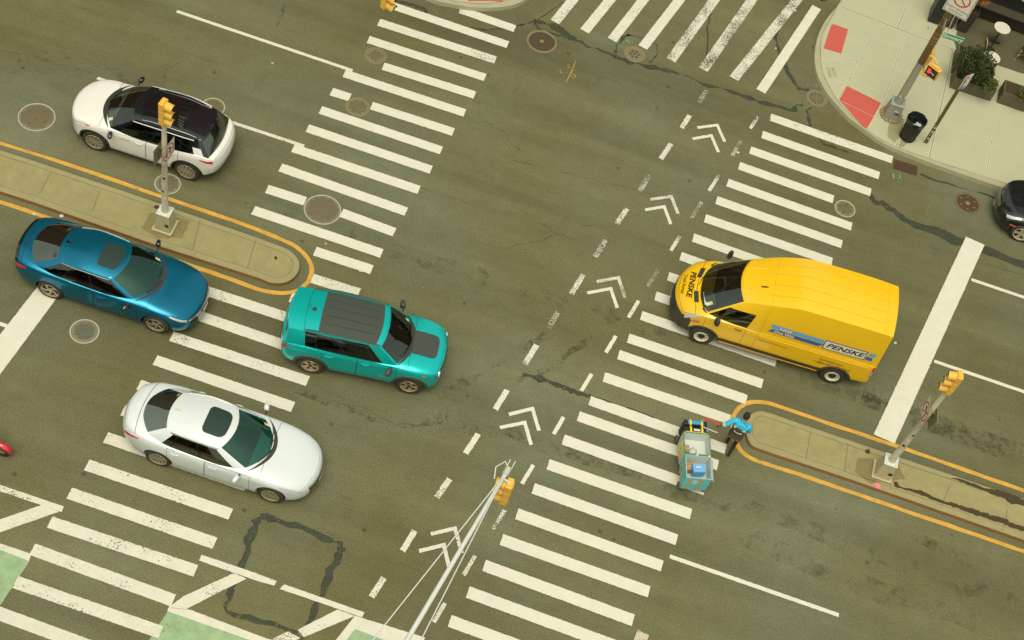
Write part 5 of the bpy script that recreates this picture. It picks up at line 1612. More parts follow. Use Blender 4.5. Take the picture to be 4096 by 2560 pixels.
for sd in (1, -1):
    for xa_, xb_, za_, zb_, of_, mm_, sl_ in ((.30, -1.16, 1.625, 1.76, .006, b1, .05), (.28, -1.13, 1.455, 1.59, .006, b2, -.12), (.34, -1.16, 1.592, 1.623, .005, ora, 0), (-2.42, -2.60, 1.625, 1.76, .006, b1, 0), (-2.38, -2.56, 1.455, 1.59, .006, b2, 0)):
        m2 = MB(); side_rect(m2, xa_, xb_, za_, zb_, sd, of_, 0, sl_); m2.obj('side_stripe', [mm_], van)
    m2 = MB(); side_text(m2, 'Local', .135, -.10, 1.692, sd, .010, 0, .004, .1, 1.1); side_text(m2, 'One Way', .13, -.10, 1.522, sd, .010, 0, .004, .1, 1.1)
    m2.obj('lettering', [wv], van)
    m2 = MB()
    side_rect(m2, -1.18, -2.36, 1.43, 1.79, sd, .007, 1); side_rect(m2, -1.205, -2.335, 1.455, 1.765, sd, .010, 0)
    side_text(m2, 'PENSKE', .25, -1.77, 1.605, sd, .013, 2, .006, .25, 1.2)
    m2.obj('name_panel', [wv, nv, bkv], van)
    m2 = MB()
    side_text(m2, 'Dedicated at every turn', .085, .05, 1.02, sd, .008, 0, .001, .1); side_text(m2, 'GoPenske.com', .11, -1.62, .98, sd, .012, 0, .002); side_text(m2, '1-800-GO-PENSKE', .13, -1.68, .83, sd, .014, 0, .002, .15)
    m2.obj('lettering', [brv], van)
    m2 = MB(); sh.patch(m2, -1.45, 1.42, .95, 1.55, sd, .012, nx=20, nt=4); orient(m2.obj('side_moulding', [vclad], van))
    m2 = MB(); m2.tube([sh.off(x, .62, sd, .012) for x in np.linspace(-1.4, 1.4, 12)], .020, 6); m2.obj('sill_strip', [mat('amber_strip', '#f2a72a', .4)], van)
    m2 = MB()
    for k in range(3):
        sh.patch(m2, -2.778, -2.71, 2.3 + k * .2, 2.42 + k * .2, sd, .016, nx=3, nt=3)
    orient(m2.obj('reversing_light', [lamp_clear], van))
    for z0_, x_a, x_b in ((1.30, .45, -2.7), (1.18, .5, -2.6)):
        m2 = MB(); m2.tube([side_pt(x, z0_, sd, .002) for x in np.linspace(x_a, x_b, 20)], .010, 5); m2.obj('side_crease', [van_y], van)
    m2 = MB(); m2.tube([side_pt(-.62 if False else .52, z, sd, .001) for z in np.linspace(.6, 2.2, 14)], .007, 4); m2.obj('door_seam', [mat('yellow_shadow_line', '#e0ac16', .4)], van)
# bonnet lettering and air vents
def hood_pt(x, y, off_):
    xn = x
    for _ in range(6):
        xn -= (sh.bx(xn, y, sh.zt(xn)) - x) * .8
    return Vector((x, y, surf_z(sh, xn, y) + off_))
m2 = MB()
for body, size, xc, bold, shr, sx in (('PENSKE', .20, 2.56, .006, .25, 1.3), ('Truck Rental', .125, 2.74, .001, .2, 1.0)):
    o = text_mesh(body, size, 'txt', van_y, bold=bold, shear=shr, sx=sx)
    m2.add([hood_pt(xc - v.co.y, v.co.x, .016) for v in o.data.vertices], [tuple(q.vertices) for q in o.data.polygons], 0)
    me = o.data; bpy.data.objects.remove(o); bpy.data.meshes.remove(me)
m2.obj('bonnet_lettering', [bkv], van)
for sd in (1, -1):
    m2 = MB(); m2.grid(lambda u, v: hood_pt(2.46 - .12 * u - .07 * v, sd * (.24 + .36 * v), .015), np.linspace(0, 1, 4), np.linspace(0, 1, 8), 0, False); m2.obj('bonnet_vent', [black_plastic], van)
place(van, G(3315, 1532), G(2787, 1372), 1.0, -1)
# ================================================================ SIGNALS AND SIGNS
sig_y = mat('signal_yellow', '#f9c04a', .5, var=.10, scale=5)
sig_dk = mat('signal_inside', '#2a2618', .7)
pole_c = mat('cream_pole_paint', '#d6cda3', .55, var=.12, scale=4)
pole_g = mat('grey_pole_paint', '#a3a080', .55, var=.10, scale=3)
pole_b = mat('brown_pole_paint', '#7f6232', .5, var=.22, scale=5)
pole_w = mat('white_arm_paint', '#dfe0cc', .5, var=.06)
cast_c = mat('cast_base_paint', '#c3b687', .6, var=.18, scale=5)
cast_g = mat('grey_cast_base', '#9b9a85', .6, var=.14, scale=5)
sign_w = mat('sign_white', '#efe8cd', .45, var=.04)
sign_r = mat('sign_red', '#dd4438', .45, var=.08)
sign_k = mat('sign_black', '#211f1b', .5)
sign_back = mat('bare_sign_back', '#9a9168', .5, .3, var=.15)
steel = mat('galvanised_steel', '#8e8a63', .5, .5, var=.2, scale=10)
stick_w = mat('pale_sticker', '#e6e0c8', .6, var=.2, scale=40); stick_k = mat('dark_sticker', '#2a2620', .6)

def signal_head(root, M, visor=.26):
    """three section head; local -Y is the way it faces, Z up, origin at its middle"""
    mb = MB()
    for k in (-1, 0, 1):
        mb.box((0, .02, k * .345), (.345, .19, .335), 0, bev=.03)
    mb.box((0, .02, .53), (.22, .15, .04), 0, bev=.015); mb.box((0, .02, -.53), (.20, .15, .06), 0, bev=.015)
    mb.box((0, .125, 0), (.24, .03, .92), 0, bev=.01)
    hd = mb.obj('signal_head', [sig_y], root, M)
    for k, col in ((1, 'red_lens'), (0, 'amber_lens'), (-1, 'green_lens')):
        m2 = MB()
        A = np.linspace(rad(-55), rad(235), 22)
        m2.grid(lambda a, v: Vector((.15 * math.cos(a), -.075 - visor * v * (1.0 if math.sin(a) > -.2 else .75), k * .345 + .15 * math.sin(a) - .03 * v)), A, np.linspace(0, 1, 4), 0, True)
        m2.grid(lambda a, v: Vector((.143 * math.cos(a), -.075 - (visor - .002) * v * (1.0 if math.sin(a) > -.2 else .75), k * .345 + .143 * math.sin(a) - .03 * v)), A, np.linspace(0, 1, 4), 1, True)
        m2.obj('visor', [sig_y, sig_dk], hd)
        m2 = MB()
        m2.lathe([(.145, 0), (.10, .02), (.0001, .03)], 20, Matrix.Translation((0, -.077, k * .345)) @ Matrix.Rotation(PI / 2, 4, 'X'))
        m2.obj('lens', [mat(col, {'red_lens': '#5a1f18', 'amber_lens': '#6a4a18', 'green_lens': '#24433a'}[col], .2)], hd)
    return hd

def noturn_sign(root, M, kind):
    """61 cm square plate, local X across, Z up, facing -Y"""
    mb = MB()
    mb.box((0, 0, 0), (.61, .006, .61), 0, bev=.0)
    sg = mb.obj('sign_plate', [sign_back], root, M)
    m2 = MB()
    m2.box((0, -.0045, 0), (.60, .003, .60), 0)
    for s_, w_ in ((.58, .006),):
        for q in ((0, s_ / 2, s_, w_), (0, -s_ / 2, s_, w_), (s_ / 2, 0, w_, s_), (-s_ / 2, 0, w_, s_)):
            m2.box((q[0], -.0065, q[1]), (q[2], .002, q[3]), 2)
    Mr = Matrix.Translation((0, -.007, 0)) @ Matrix.Rotation(PI / 2, 4, 'X')
    m2.lathe([(.265, 0), (.265, .002), (.222, .002), (.222, 0)], 44, Mr, 1, False)
    def arrow(pts, w_):
        for a, b in zip(pts[:-1], pts[1:]):
            A, B = Vector((a[0], 0, a[1])), Vector((b[0], 0, b[1])); dd = (B - A)
            m2.box(tuple((A + B) / 2 + Vector((0, -.0075, 0))), (dd.length + w_ * .3, .002, w_), 2, Matrix.Rotation(-math.atan2(dd.z, dd.x), 3, 'Y'))
    if kind == 'uturn':
        arrow([(.09, -.14), (.09, .05)] + [(.09 * math.cos(a), .05 + .09 * math.sin(a)) for a in np.linspace(.4, PI - .4, 6)] + [(-.09, .05), (-.09, -.06)], .05)
        m2.add([(-.16, -.009, -.06), (-.02, -.009, -.06), (-.09, -.009, -.16)], [(0, 1, 2)], 2)
        m2.box((0, -.0095, 0), (.46, .002, .045), 1)
    else:
        arrow([(.09, -.16), (.09, .0), (.06, .07), (-.04, .09)], .05)
        m2.add([(-.03, -.009, .16), (-.03, -.009, .02), (-.15, -.009, .09)], [(0, 1, 2)], 2)
        m2.box((0, -.0095, 0), (.46, .002, .032), 1, Matrix.Rotation(-rad(45), 3, 'Y'))
    m2.obj('sign_face', [sign_w, sign_r, sign_k], sg)
    for zz_ in (.16, -.16):
        m3 = MB(); m3.box((0, .03, zz_), (.10, .05, .03), 0); m3.obj('bracket', [steel], sg)
    return sg

def rot_facing(a):
    """local -Y turned to the compass angle a (0 = +X)"""
    return Matrix.Rotation(a + PI / 2, 4, 'Z')

def island_signal(base_px, top_px, label, face, sgn, kind):
    g0 = G(*base_px, KH)
    t = empty('traffic_signal', g0); tag(t, label, 'traffic signal', 'signal poles on the traffic islands')
    ztop = 5.0
    mb = MB()
    mb.box((0, 0, .035), (.56, .56, .07), 0, bev=.015)
    mb.box((0, 0, .36), (.46, .46, .60), 0, taper=.74, bev=.03)
    bs = mb.obj('base', [cast_c], t)
    m2 = MB()
    m2.box((0, 0, .675), (.37, .37, .03), 0, bev=.01)
    for sx in (-1, 1):
        for sy in (-1, 1):
            m2.cyl((sx * .135, sy * .135, .69), (sx * .135, sy * .135, .73), .022, n=8)
    m2.obj('cap_plate', [pole_w], bs)
    m2 = MB()
    m2.box((.13, -.214, .33), (.10, .008, .13), 0, Matrix.Rotation(.13, 3, 'X')); m2.obj('sticker', [stick_k], bs)
    mb = MB()
    mb.tube([(0, 0, .68), (0, 0, .74), (0, 0, 2.9), (0, 0, 2.92), (0, 0, 2.96), (0, 0, 2.98), (0, 0, ztop - .76)], [.105, .092, .074, .082, .082, .073, .062], 20)
    pl = mb.obj('pole', [pole_c], t)
    for k, (z, a, h, m_) in enumerate([(1.0, -1.6, .10, stick_w), (1.25, -2.0, .12, stick_w), (1.28, -1.1, .10, stick_w), (1.55, -1.9, .08, stick_k), (1.8, -1.7, .14, stick_w), (2.1, -1.4, .07, stick_k), (1.1, -2.5, .16, stick_w)]):
        m2 = MB()
        r = .092 - .018 * (z - .74) / 2.2 + .002
        m2.grid(lambda u, v: Vector((r * math.cos(a + (u - .5) * .9), r * math.sin(a + (u - .5) * .9), z + h * v)), np.linspace(0, 1, 5), [0, 1], 0); m2.obj('sticker', [m_], pl)
    signal_head(t, Matrix.Translation((0, 0, ztop - .38)) @ rot_facing(face) @ Matrix.Scale(.76, 4))
    zc = 3.15
    noturn_sign(t, Matrix.Translation((.10 * math.cos(face), .10 * math.sin(face) + .02, zc)) @ rot_facing(face), kind)
    noturn_sign(t, Matrix.Translation((-.10 * math.cos(face), -.10 * math.sin(face) - .06, zc)) @ rot_facing(face + PI), kind)
    return t
sA = island_signal((661, 905), (665, 412), 'yellow signal on cream pole standing in front of the white SUV', rad(-6), 1, 'uturn')
sB = island_signal((3528, 1890), (3815, 1490), 'yellow signal on leaning cream pole beside the right stop line', rad(186), -1, 'left')
# corner lamp pole
g0 = G(3563, 462, SW)
cp = empty('lamp_pole', g0); tag(cp, 'grey and brown corner pole carrying street name signs and pedestrian signal', 'street pole')
zsplit = ZP(g0[:2], 3679, 246) - SW
mb = MB()
mb.box((0, 0, .30), (.52, .48, .62), 0, taper=.80, bev=.035); bs = mb.obj('base', [cast_g], cp)
m2 = MB(); m2.box((0, 0, .63), (.44, .41, .035), 0, bev=.012); m2.obj('cap_plate', [mat('blue_grey_plate', '#9aa596', .6)], bs)
m2 = MB()
for i in range(16):
    a = 2 * PI * i / 16
    m2.box((.30 * math.cos(a), .28 * math.sin(a), .03), (.14, .10, .07), 0, Matrix.Rotation(a, 3, 'Z'), bev=.02)
m2.obj('mortar_skirt', [mat('rough_mortar', '#a3905c', .9, var=.35, scale=14, bump=.6)], bs)
m2 = MB(); m2.box((.05, -.218, .42), (.13, .008, .06), 0, Matrix.Rotation(.1, 3, 'X')); m2.box((.10, -.222, .32), (.14, .008, .05), 1, Matrix.Rotation(.1, 3, 'X')); m2.obj('sticker', [stick_w, stick_k], bs)
mb = MB(); mb.tube([(0, 0, .62), (0, 0, .8), (0, 0, zsplit)], [.15, .125, .11], 22); mb.obj('pole', [pole_g], cp)
mb = MB(); mb.tube([(0, 0, zsplit), (0, 0, zsplit + .01), (0, 0, zsplit + 6.5)], [.11, .116, .085], 22)
up = mb.obj('upper_pole', [pole_b], cp)
for px_, py_ in ((3731, 154), (3725, 165), (3735.5, 137), (3733, 141), (3743, 122), (3760, 91), (3774, 60)):
    z = ZP(g0[:2], px_, py_) - SW
    m2 = MB(); m2.lathe([(.119, z - .012), (.121, z), (.119, z + .012)], 22); m2.obj('band', [mat('pale_band', '#b39a62', .5)], up)
for x_, y_ in ((-.06, -.122), (.10, -.10)):
    m2 = MB(); m2.box((x_, y_, .98), (.05, .012, .07), 0); m2.obj('sticker', [stick_w], cp)

def rel(px, py, x=None, y=None):
    """local point on the pole's frame whose plan offset is given"""
    z = ZP((g0[0] + x, g0[1] + y), px, py) - SW
    return Vector((x, y, z))
# pedestrian signals on a bracket
hv = mat('hand_red', '#ee3a30', .4, emit=1.2)
zp = rel(3745, 292, .38, -.18).z
ph = empty('tmp'); bpy.data.objects.remove(ph)
mb = MB(); mb.box((0, 0, 0), (.44, .17, .40), 0, bev=.03); mb.box((0, .0, .225), (.30, .12, .05), 0, bev=.015)
Mp = Matrix.Translation((.40, -.20, zp)) @ rot_facing(rad(-118)) @ Matrix.Rotation(rad(0), 4, 'X')
hd = mb.obj('pedestrian_signal', [sig_y], cp, Mp)
m2 = MB(); m2.box((0, -.088, 0), (.37, .006, .33), 0); m2.obj('display', [mat('display_dark', '#3a3320', .4, col2='#4a4026')], hd)
m2 = MB()
m2.box((-.09, -.094, -.02), (.085, .004, .10), 0, bev=.0)
for k in range(4): m2.box((-.123 + k * .022, -.094, .065), (.016, .004, .09 - .012 * abs(k - 1.4)), 0)
m2.box((-.035, -.094, .0), (.018, .004, .07), 0, Matrix.Rotation(rad(30), 3, 'Y'))
m2.obj('hand_symbol', [hv], hd)
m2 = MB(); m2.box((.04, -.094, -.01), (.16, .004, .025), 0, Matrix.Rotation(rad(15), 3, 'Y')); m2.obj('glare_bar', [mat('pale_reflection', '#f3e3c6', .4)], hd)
mb = MB(); mb.box((0, 0, 0), (.42, .16, .42), 0, bev=.04); mb.box((0, .09, 0), (.30, .03, .30), 0, bev=.01)
mb.obj('pedestrian_signal', [sig_y], cp, Matrix.Translation((.16, .20, zp + .12)) @ rot_facing(rad(160)))
mb = MB()
mb.tube([(.05, -.02, zp + .33), (.20, .02, zp + .36), (.40, -.14, zp + .30), (.42, -.18, zp + .20)], .032, 8)
mb.tube([(.20, .02, zp + .36), (.17, .22, zp + .34)], .03, 8)
mb.obj('bracket', [sig_y], cp)
mb = MB()
mb.tube([(.05, -.02, zp - .36), (.16, -.10, zp - .33), (.30, -.20, zp - .28), (.36, -.22, zp - .2)], .03, 8)
mb.tube([(.18, -.10, zp - .33), (.16, .10, zp - .16)], .03, 8)
mb.obj('bracket', [sig_y], cp)
# street name blades
def blade(xd, pos, L, H, face, letters, tcol, bcol, name):
    M = frame(pos, xd, (0, 0, 1))
    mb = MB(); mb.box((0, 0, 0), (L, .008, H), 0)
    o = mb.obj(name, [mat(bcol[0], bcol[1], .5)], cp, M)
    m2 = MB()
    Mt = Matrix.Translation((0, -.006, 0)) @ Matrix.Rotation(PI / 2, 4, 'X')
    for body, size, x_, z_, bold in letters:
        join_text(m2, body, size, Matrix.Translation((x_, -.006, z_)) @ Matrix.Rotation(PI / 2, 4, 'X'), 0, bold)
    m2.obj('lettering', [mat(tcol[0], tcol[1], .5)], o)
    return o
pz = rel(3805, 147, .46, -.02)
b_ = blade((1, 0, 0), pz, .62, .20, -1, [('Bowery', .19, 0, .0, .006)], ('sign_lettering_white', '#efeadb'), ('street_sign_green', '#16a35c'), 'street_sign')
mb = MB(); mb.box((0, 0, .104), (.62, .014, .010), 0); mb.obj('sign_edge', [sign_w], b_)
pz2 = rel(3794, 87, .24, .20)
b2_ = blade((0.15, 1, 0), pz2, .60, .28, 1, [('ONE WAY', .11, 0, 0, .003)], ('sign_lettering_black', '#26241e'), ('one_way_white', '#d8d3bb'), 'one_way_sign')
pz3 = rel(3757, 89, -.03, -.30)
mb = MB(); mb.box((0, 0, 0), (.5, .008, .2), 0); mb.obj('street_sign', [mat('pale_green_edge', '#a9c2ae', .5)], cp, frame(pz3, (0.05, 1, 0), (0, 0, 1)))
pz4 = rel(3800, 30, .10, -.18)
dirx = Vector(G(3845, 62, 4.5)) - Vector(G(3750, 10, 4.5)); dirx.z = 0
Mt = frame(pz4 + Vector((0, 0, .30)), dirx, (0, 0, 1))
mb = MB(); mb.box((0, 0, 0), (.76, .008, .92), 0); rs = mb.obj('regulation_sign', [sign_w], cp, Mt)
m2 = MB()
for q in ((0, .43, .70, .012), (0, -.43, .70, .012), (.35, 0, .012, .86), (-.35, 0, .012, .86)): m2.box((q[0], -.005, q[1]), (q[2], .002, q[3]), 1)
m2.lathe([(.25, 0), (.25, .002), (.205, .002), (.205, 0)], 36, Matrix.Translation((0, -.005, .13)) @ Matrix.Rotation(PI / 2, 4, 'X'), 0, False)
m2.box((0, -.006, .13), (.45, .002, .04), 0, Matrix.Rotation(rad(45), 3, 'Y'))
for body, z_ in (('EXCEPT DELIVERIES', -.23), ('THIS BLOCK', -.34)):
    join_text(m2, body, .082, Matrix.Translation((0, -.006, z_)) @ Matrix.Rotation(PI / 2, 4, 'X'), 2, .001)
m2.obj('sign_face', [sign_r, sign_k, mat('brown_letters', '#7d6a3f', .5)], rs)
# parking sign on a channel post
q0 = G(3701, 571, SW)
ps = empty('parking_sign', q0); tag(ps, 'thin weathered steel post with small white parking sign near the litter bin', 'street sign')
zt_ = ZP(q0[:2], 3857, 312) - SW
mb = MB()
for z0_, z1_ in ((0, zt_),):
    mb.box((0, 0, (z0_ + z1_) / 2), (.085, .012, z1_ - z0_), 0); mb.box((.045, -.018, (z0_ + z1_) / 2), (.012, .045, z1_ - z0_), 0); mb.box((-.045, -.018, (z0_ + z1_) / 2), (.012, .045, z1_ - z0_), 0)
mb.obj('post', [mat('weathered_post', '#77733f', .7, .2, var=.3, scale=8)], ps)
for k, z in enumerate((.25, .42, .55, .62, .75, .85)):
    m2 = MB(); m2.box((0, -.044, z), (.07, .004, .05 + .02 * (k % 2)), 0); m2.obj('sticker', [mat('tan_sticker', '#b8863f', .6) if k % 2 else stick_w], ps)
dirs = Vector(G(3680 + 1345 / 5.815, 240 + 260 / 5.815, 2.6)) - Vector(G(3680 + 1070 / 5.815, 240 + 360 / 5.815, 2.6)); dirs.z = 0
zs = ZP((q0[0] + .1, q0[1] + .05), 3680 + 1085 / 5.815, 240 + 520 / 5.815) - SW
Ms = frame((dirs.normalized() * .14) + Vector((0, -.05, zs)), dirs, (0, 0, 1))
mb = MB(); mb.box((0, 0, 0), (.33, .006, .62), 0); sgn_ = mb.obj('sign_plate', [sign_w], ps, Ms)
m2 = MB()
m2.lathe([(.075, 0), (.075, .002), (.05, .002), (.05, 0)], 24, Matrix.Translation((-.06, -.004, .20)) @ Matrix.Rotation(PI / 2, 4, 'X'), 0, False)
m2.box((-.06, -.005, .06), (.10, .002, .05), 1); m2.box((.07, -.005, .16), (.10, .002, .018), 0); m2.box((.07, -.005, .11), (.10, .002, .018), 0)
m2.box((-.02, -.005, -.02), (.14, .002, .02), 1); m2.box((0, -.005, -.17), (.26, .002, .014), 1); m2.box((0, -.005, -.26), (.30, .002, .07), 2)
join_text(m2, 'P', .11, Matrix.Translation((-.06, -.007, .20)) @ Matrix.Rotation(PI / 2, 4, 'X'), 1, .004)
m2.obj('sign_face', [sign_r, sign_k, mat('sign_blue', '#6d86a8', .5)], sgn_)
# signal hanging from the long mast arm at the bottom of the picture
ZA = 5.8
T = Vector(G(2033, 1876, ZA)); B = Vector(G(1640, 2540, ZA)); dA = (B - T).normalized()
pole_xy = B + dA * 3.2
ma = empty('mast_arm_signal', (pole_xy.x, pole_xy.y, 0)); tag(ma, 'long white mast arm with guy rods and yellow signal hung at its tip', 'traffic signal')
L_ = lambda p: Vector(p) - Vector((pole_xy.x, pole_xy.y, 0))
mb = MB(); mb.tube([(0, 0, 0), (0, 0, .1), (0, 0, 7.2)], [.16, .15, .10], 18); mb.obj('pole', [pole_w], ma)
mb = MB(); mb.tube([L_(T), L_(T + dA * .25), L_(B), L_(pole_xy)], [.052, .044, .054, .068], 14); arm = mb.obj('arm', [pole_w], ma)
mb = MB(); mb.tube([L_(T - dA * .02), L_(T + dA * .16)], .075, 14)
for sx in (-.05, .06): mb.tube([L_(T + Vector((sx, 0, .06))), L_(T - dA * .17 + Vector((sx, 0, .12)))], .012, 6)
mb.obj('end_clamp', [mat('pale_clamp', '#d5d6bd', .5, .3)], arm)
mb = MB(); mb.tube([L_(T + dA * .05 + Vector((.03, 0, .05))), L_(T - dA * .06 + Vector((-.12, 0, .16))), L_(T + dA * .12 + Vector((-.24, 0, .12))), L_(T + dA * .34 + Vector((-.15, 0, .0)))], .014, 6); mb.obj('cable_loop', [pole_w], arm)
for px_, py_, r_ in ((1535, 2505, .013), (1683, 2562, .013)):
    P = Vector(G(px_, py_, ZA + .6)); S_ = T + dA * .15 + Vector((0, 0, .05))
    mb = MB(); mb.tube([L_(S_), L_(P), L_(P + (P - S_) * .45)], r_, 8); mb.obj('guy_rod', [pole_w], ma)
hc = T + dA * .24 + Vector((.16, 0, -.52))
signal_head(ma, Matrix.Translation(L_(hc)) @ rot_facing(rad(180)) @ Matrix.Scale(.78, 4), .28)
mb = MB(); mb.tube([L_(T + dA * .26), L_(hc + Vector((0, 0, .40)))], .03, 8); mb.obj('hanger', [pole_w], ma)
# signal at the far corner, cut by the top edge
hx = Vector(G(1550, -18, 4.9))
fm = empty('mast_arm_signal', (hx.x + .6, hx.y + 6.0, 0)); tag(fm, 'yellow signal head hanging into the top edge of the picture', 'traffic signal')
LL = lambda p: Vector(p) - fm.location
signal_head(fm, Matrix.Translation(LL(hx)) @ rot_facing(rad(-22)) @ Matrix.Scale(.82, 4), .28)
mb = MB(); mb.tube([LL(hx + Vector((0, 0, .5))), LL(hx + Vector((0, 0, 1.0)))], .03, 8); mb.tube([LL(hx + Vector((0, -.3, 1.0))), LL(hx + Vector((.6, 6.0, 1.2)))], [.05, .08], 12); mb.obj('arm', [pole_w], fm)
mb = MB(); mb.tube([(0, 0, 0), (0, 0, 7.5)], [.16, .10], 16); mb.obj('pole', [pole_w], fm)
# ================================================================ STREET FURNITURE AT THE CORNER
A_ = Vector(G(3909, 67, SW)); B_ = Vector(G(4096, 138, SW))
wd = (B_ - A_).normalized(); wn = Vector((-wd.y, wd.x, 0))        # along the shop front, and into the building
def Mw_(p): return frame(p, wd, (0, 0, 1))
shop_dk = mat('shopfront_black', '#2f2b20', .5, var=.2)
shop_ledge = mat('shopfront_ledge', '#4a4431', .5, var=.15)
brick = mat('brown_brick', '#8a6a48', .85, var=.25, scale=7, bump=.3)
brick2 = mat('red_brick', '#7d5138', .85, var=.25, scale=7, bump=.3)
stone = mat('tan_stone', '#a8996e', .85, var=.15, scale=3)
pane_m = mat('window_pane', '#1d1f1c', .06, coat=.8)
frame_m = mat('window_frame', '#57462f', .6)

def building(name, label, origin, xdir, L, D, H, wall_m, floors, cols, z0=0.0, win=(1.5, 2.0)):
    t = empty(name, tuple(origin)); tag(t, label, 'building')
    M = frame((0, 0, 0), xdir, (0, 0, 1))
    mb = MB(); mb.box((0, D / 2, H / 2 + z0 / 2), (L, D, H - z0), 0); mb.obj('wall', [wall_m], t, M)
    mb = MB(); mb.box((0, -.18, H + .15), (L + .5, .8, .3), 0); mb.box((0, -.05, H - .3), (L + .2, .4, .5), 0); mb.obj('cornice', [stone], t, M)
    first = None
    fh = (H - z0 - 1.2) / floors
    for i in range(floors):
        for k in range(cols):
            P = Matrix.Translation((-L / 2 + L / cols * (k + .5), -.02, z0 + 1.4 + fh * i + win[1] / 2))
            if first is None:
                mb = MB()
                for q in ((0, win[1] / 2, win[0] + .16, .1), (0, -win[1] / 2, win[0] + .16, .1), (win[0] / 2, 0, .1, win[1]), (-win[0] / 2, 0, .1, win[1]), (0, 0, win[0], .07)):
                    mb.box((q[0], -.04, q[1]), (q[2], .12, q[3]), 0)
                first = mb.obj('window', [frame_m], t, M @ P)
                mb = MB(); mb.box((0, -.006, 0), (win[0], .02, win[1]), 0); pn = mb.obj('pane', [pane_m], first)
                mb = MB(); mb.box((0, -.09, -win[1] / 2 - .1), (win[0] + .4, .22, .12), 0); sl = mb.obj('sill', [stone], first)
            else:
                w2 = first.copy(); COL.objects.link(w2); w2.parent = t; w2.matrix_local = M @ P
                for ch in (pn, sl):
                    c2 = ch.copy(); COL.objects.link(c2); c2.parent = w2
    return t
c0 = A_ + wd * 9.0
cb_ = building('shop_building', 'dark shopfront of the brick corner building behind the cafe tables', (c0.x, c0.y, 0), wd, 19.0, 14.0, 17.0, brick2, 4, 8, 4.2)
MM = lambda p: Matrix.Translation(Vector(p) - Vector((c0.x, c0.y, 0)))
mb = MB()
Mb = frame((0, 0, 0), wd, (0, 0, 1))
mb.box((0, 2.0, 2.1), (18.8, 3.6, 4.2), 0); mb.obj('shopfront', [shop_dk], cb_, Mb)
mb = MB(); mb.box((0, .10, .42), (18.8, .24, .56), 0, bev=.02); mb.obj('stall_riser', [shop_dk], cb_, Mb)
mb = MB(); mb.box((0, .04, .72), (18.8, .40, .07), 0, bev=.015); mb.obj('ledge', [shop_ledge], cb_, Mb)
for k in range(6):
    mb = MB(); mb.box((-9.0 + 3.0 * k + 1.6, .19, 2.2), (2.6, .02, 2.6), 0); sw_ = mb.obj('shop_window', [pane_m], cb_, Mb)
txt = mat('window_lettering', '#dcd6bd', .5)
for px_, py_, body, size in ((4010, 18, 'PLANTSHED.COM', .12), (4082, 45, '@PLANTSHED', .10)):
    P = Vector(G(px_, py_, 1.25)); P = P + wn * ((A_ + wn * .17 - P).dot(wn))
    zz = 1.32
    o = text_mesh(body, size, 'window_lettering', txt, cb_, Matrix.Translation(Vector((P.x - c0.x, P.y - c0.y, zz))) @ Mb @ Matrix.Rotation(PI / 2, 4, 'X'), bold=.003)
for k, px_ in enumerate((3958, 3974, 4048, 4088)):
    P = Vector(G(px_, -4 + k * 11 + (16 if k > 1 else 0), 1.3)); P = P + wn * ((A_ + wn * .165 - P).dot(wn))
    mb = MB()
    for a in range(6):
        mb.lathe([(.03, 0), (.0001, 0.001)], 8, Matrix.Translation((.04 * math.cos(a * PI / 3), 0, .04 * math.sin(a * PI / 3))) @ Matrix.Rotation(PI / 2, 4, 'X'))
    mb.obj('flower_decal', [txt], cb_, Matrix.Translation((P.x - c0.x, P.y - c0.y, 1.32)) @ Mb)
# the buildings out of frame that shade the street and show in the paint
building('brick_building', 'tall brown brick building on the far side of the avenue', (-30, 20.0, 0), (1, 0, 0), 52, 14, 46, brick2, 12, 8, win=(2.8, 2.2))
building('brick_building', 'long tan brick building behind the viewpoint west of the side street', (-34, -36.5, 0), (-1, 0, 0), 56, 14, 9, brick, 2, 14).location = (-34, -21.5, 0)
building('brick_building', 'long tan brick building behind the viewpoint east of the side street', (36, -21.5, 0), (-1, 0, 0), 52, 14, 9, brick, 2, 13)
# litter bin
bq = Vector(G(3628, 548, SW))
t = empty('litter_bin', tuple(bq)); tag(t, 'black mesh litter bin with bag and white paper inside at the corner kerb', 'litter bin')
mesh_b = mat('bin_black', '#2a291f', .55, var=.2, scale=20); bag_b = mat('bin_bag', '#1d211d', .25, var=.3, scale=12)
mb = MB(); mb.lathe([(.0001, .02), (.235, .02), (.245, .05), (.285, .80)], 32, mi=0)
for k in range(28):
    a = 2 * PI * k / 28
    mb.tube([(.242 * math.cos(a), .242 * math.sin(a), .03), (.290 * math.cos(a), .290 * math.sin(a), .82)], .008, 5)
mb.obj('basket', [mesh_b], t)
for z_, r_ in ((.04, .25), (.42, .27)):
    mb = MB(); mb.tube([(r_ * math.cos(a), r_ * math.sin(a), z_) for a in np.linspace(0, 2 * PI, 33)], .013, 6); mb.obj('hoop', [mesh_b], t)
mb = MB()
mb.lathe([(.305, .70), (.312, .80), (.318, .845), (.305, .865), (.285, .84), (.26, .62), (.20, .50), (.0001, .48)], 36)
for i in range(len(mb.v)):
    x, y, z = mb.v[i]; a = math.atan2(y, x); k = 1 + .02 * math.sin(a * 9) + .015 * math.sin(a * 17)
    mb.v[i] = (x * k, y * k, z + .012 * math.sin(a * 7))
mb.obj('bag', [bag_b], t)
for k in range(3):
    mb = MB()
    pts = [((.05 + .04 * random.random()) * math.cos(a) * 1.6, (.05 + .05 * random.random()) * math.sin(a) * 1.4, .03 * random.random()) for a in np.linspace(0, 2 * PI, 10)[:-1]]
    mb.add(pts + [(0, 0, .06)], [(i, (i + 1) % 9, 9) for i in range(9)], 0)
    mb.obj('paper_scrap', [mat('bin_paper', '#cfd8cf', .8)], t, Matrix.Translation((.02 + .05 * k, -.05 + .05 * k, .50 + .03 * k)) @ Matrix.Rotation(k, 4, 'Z'))
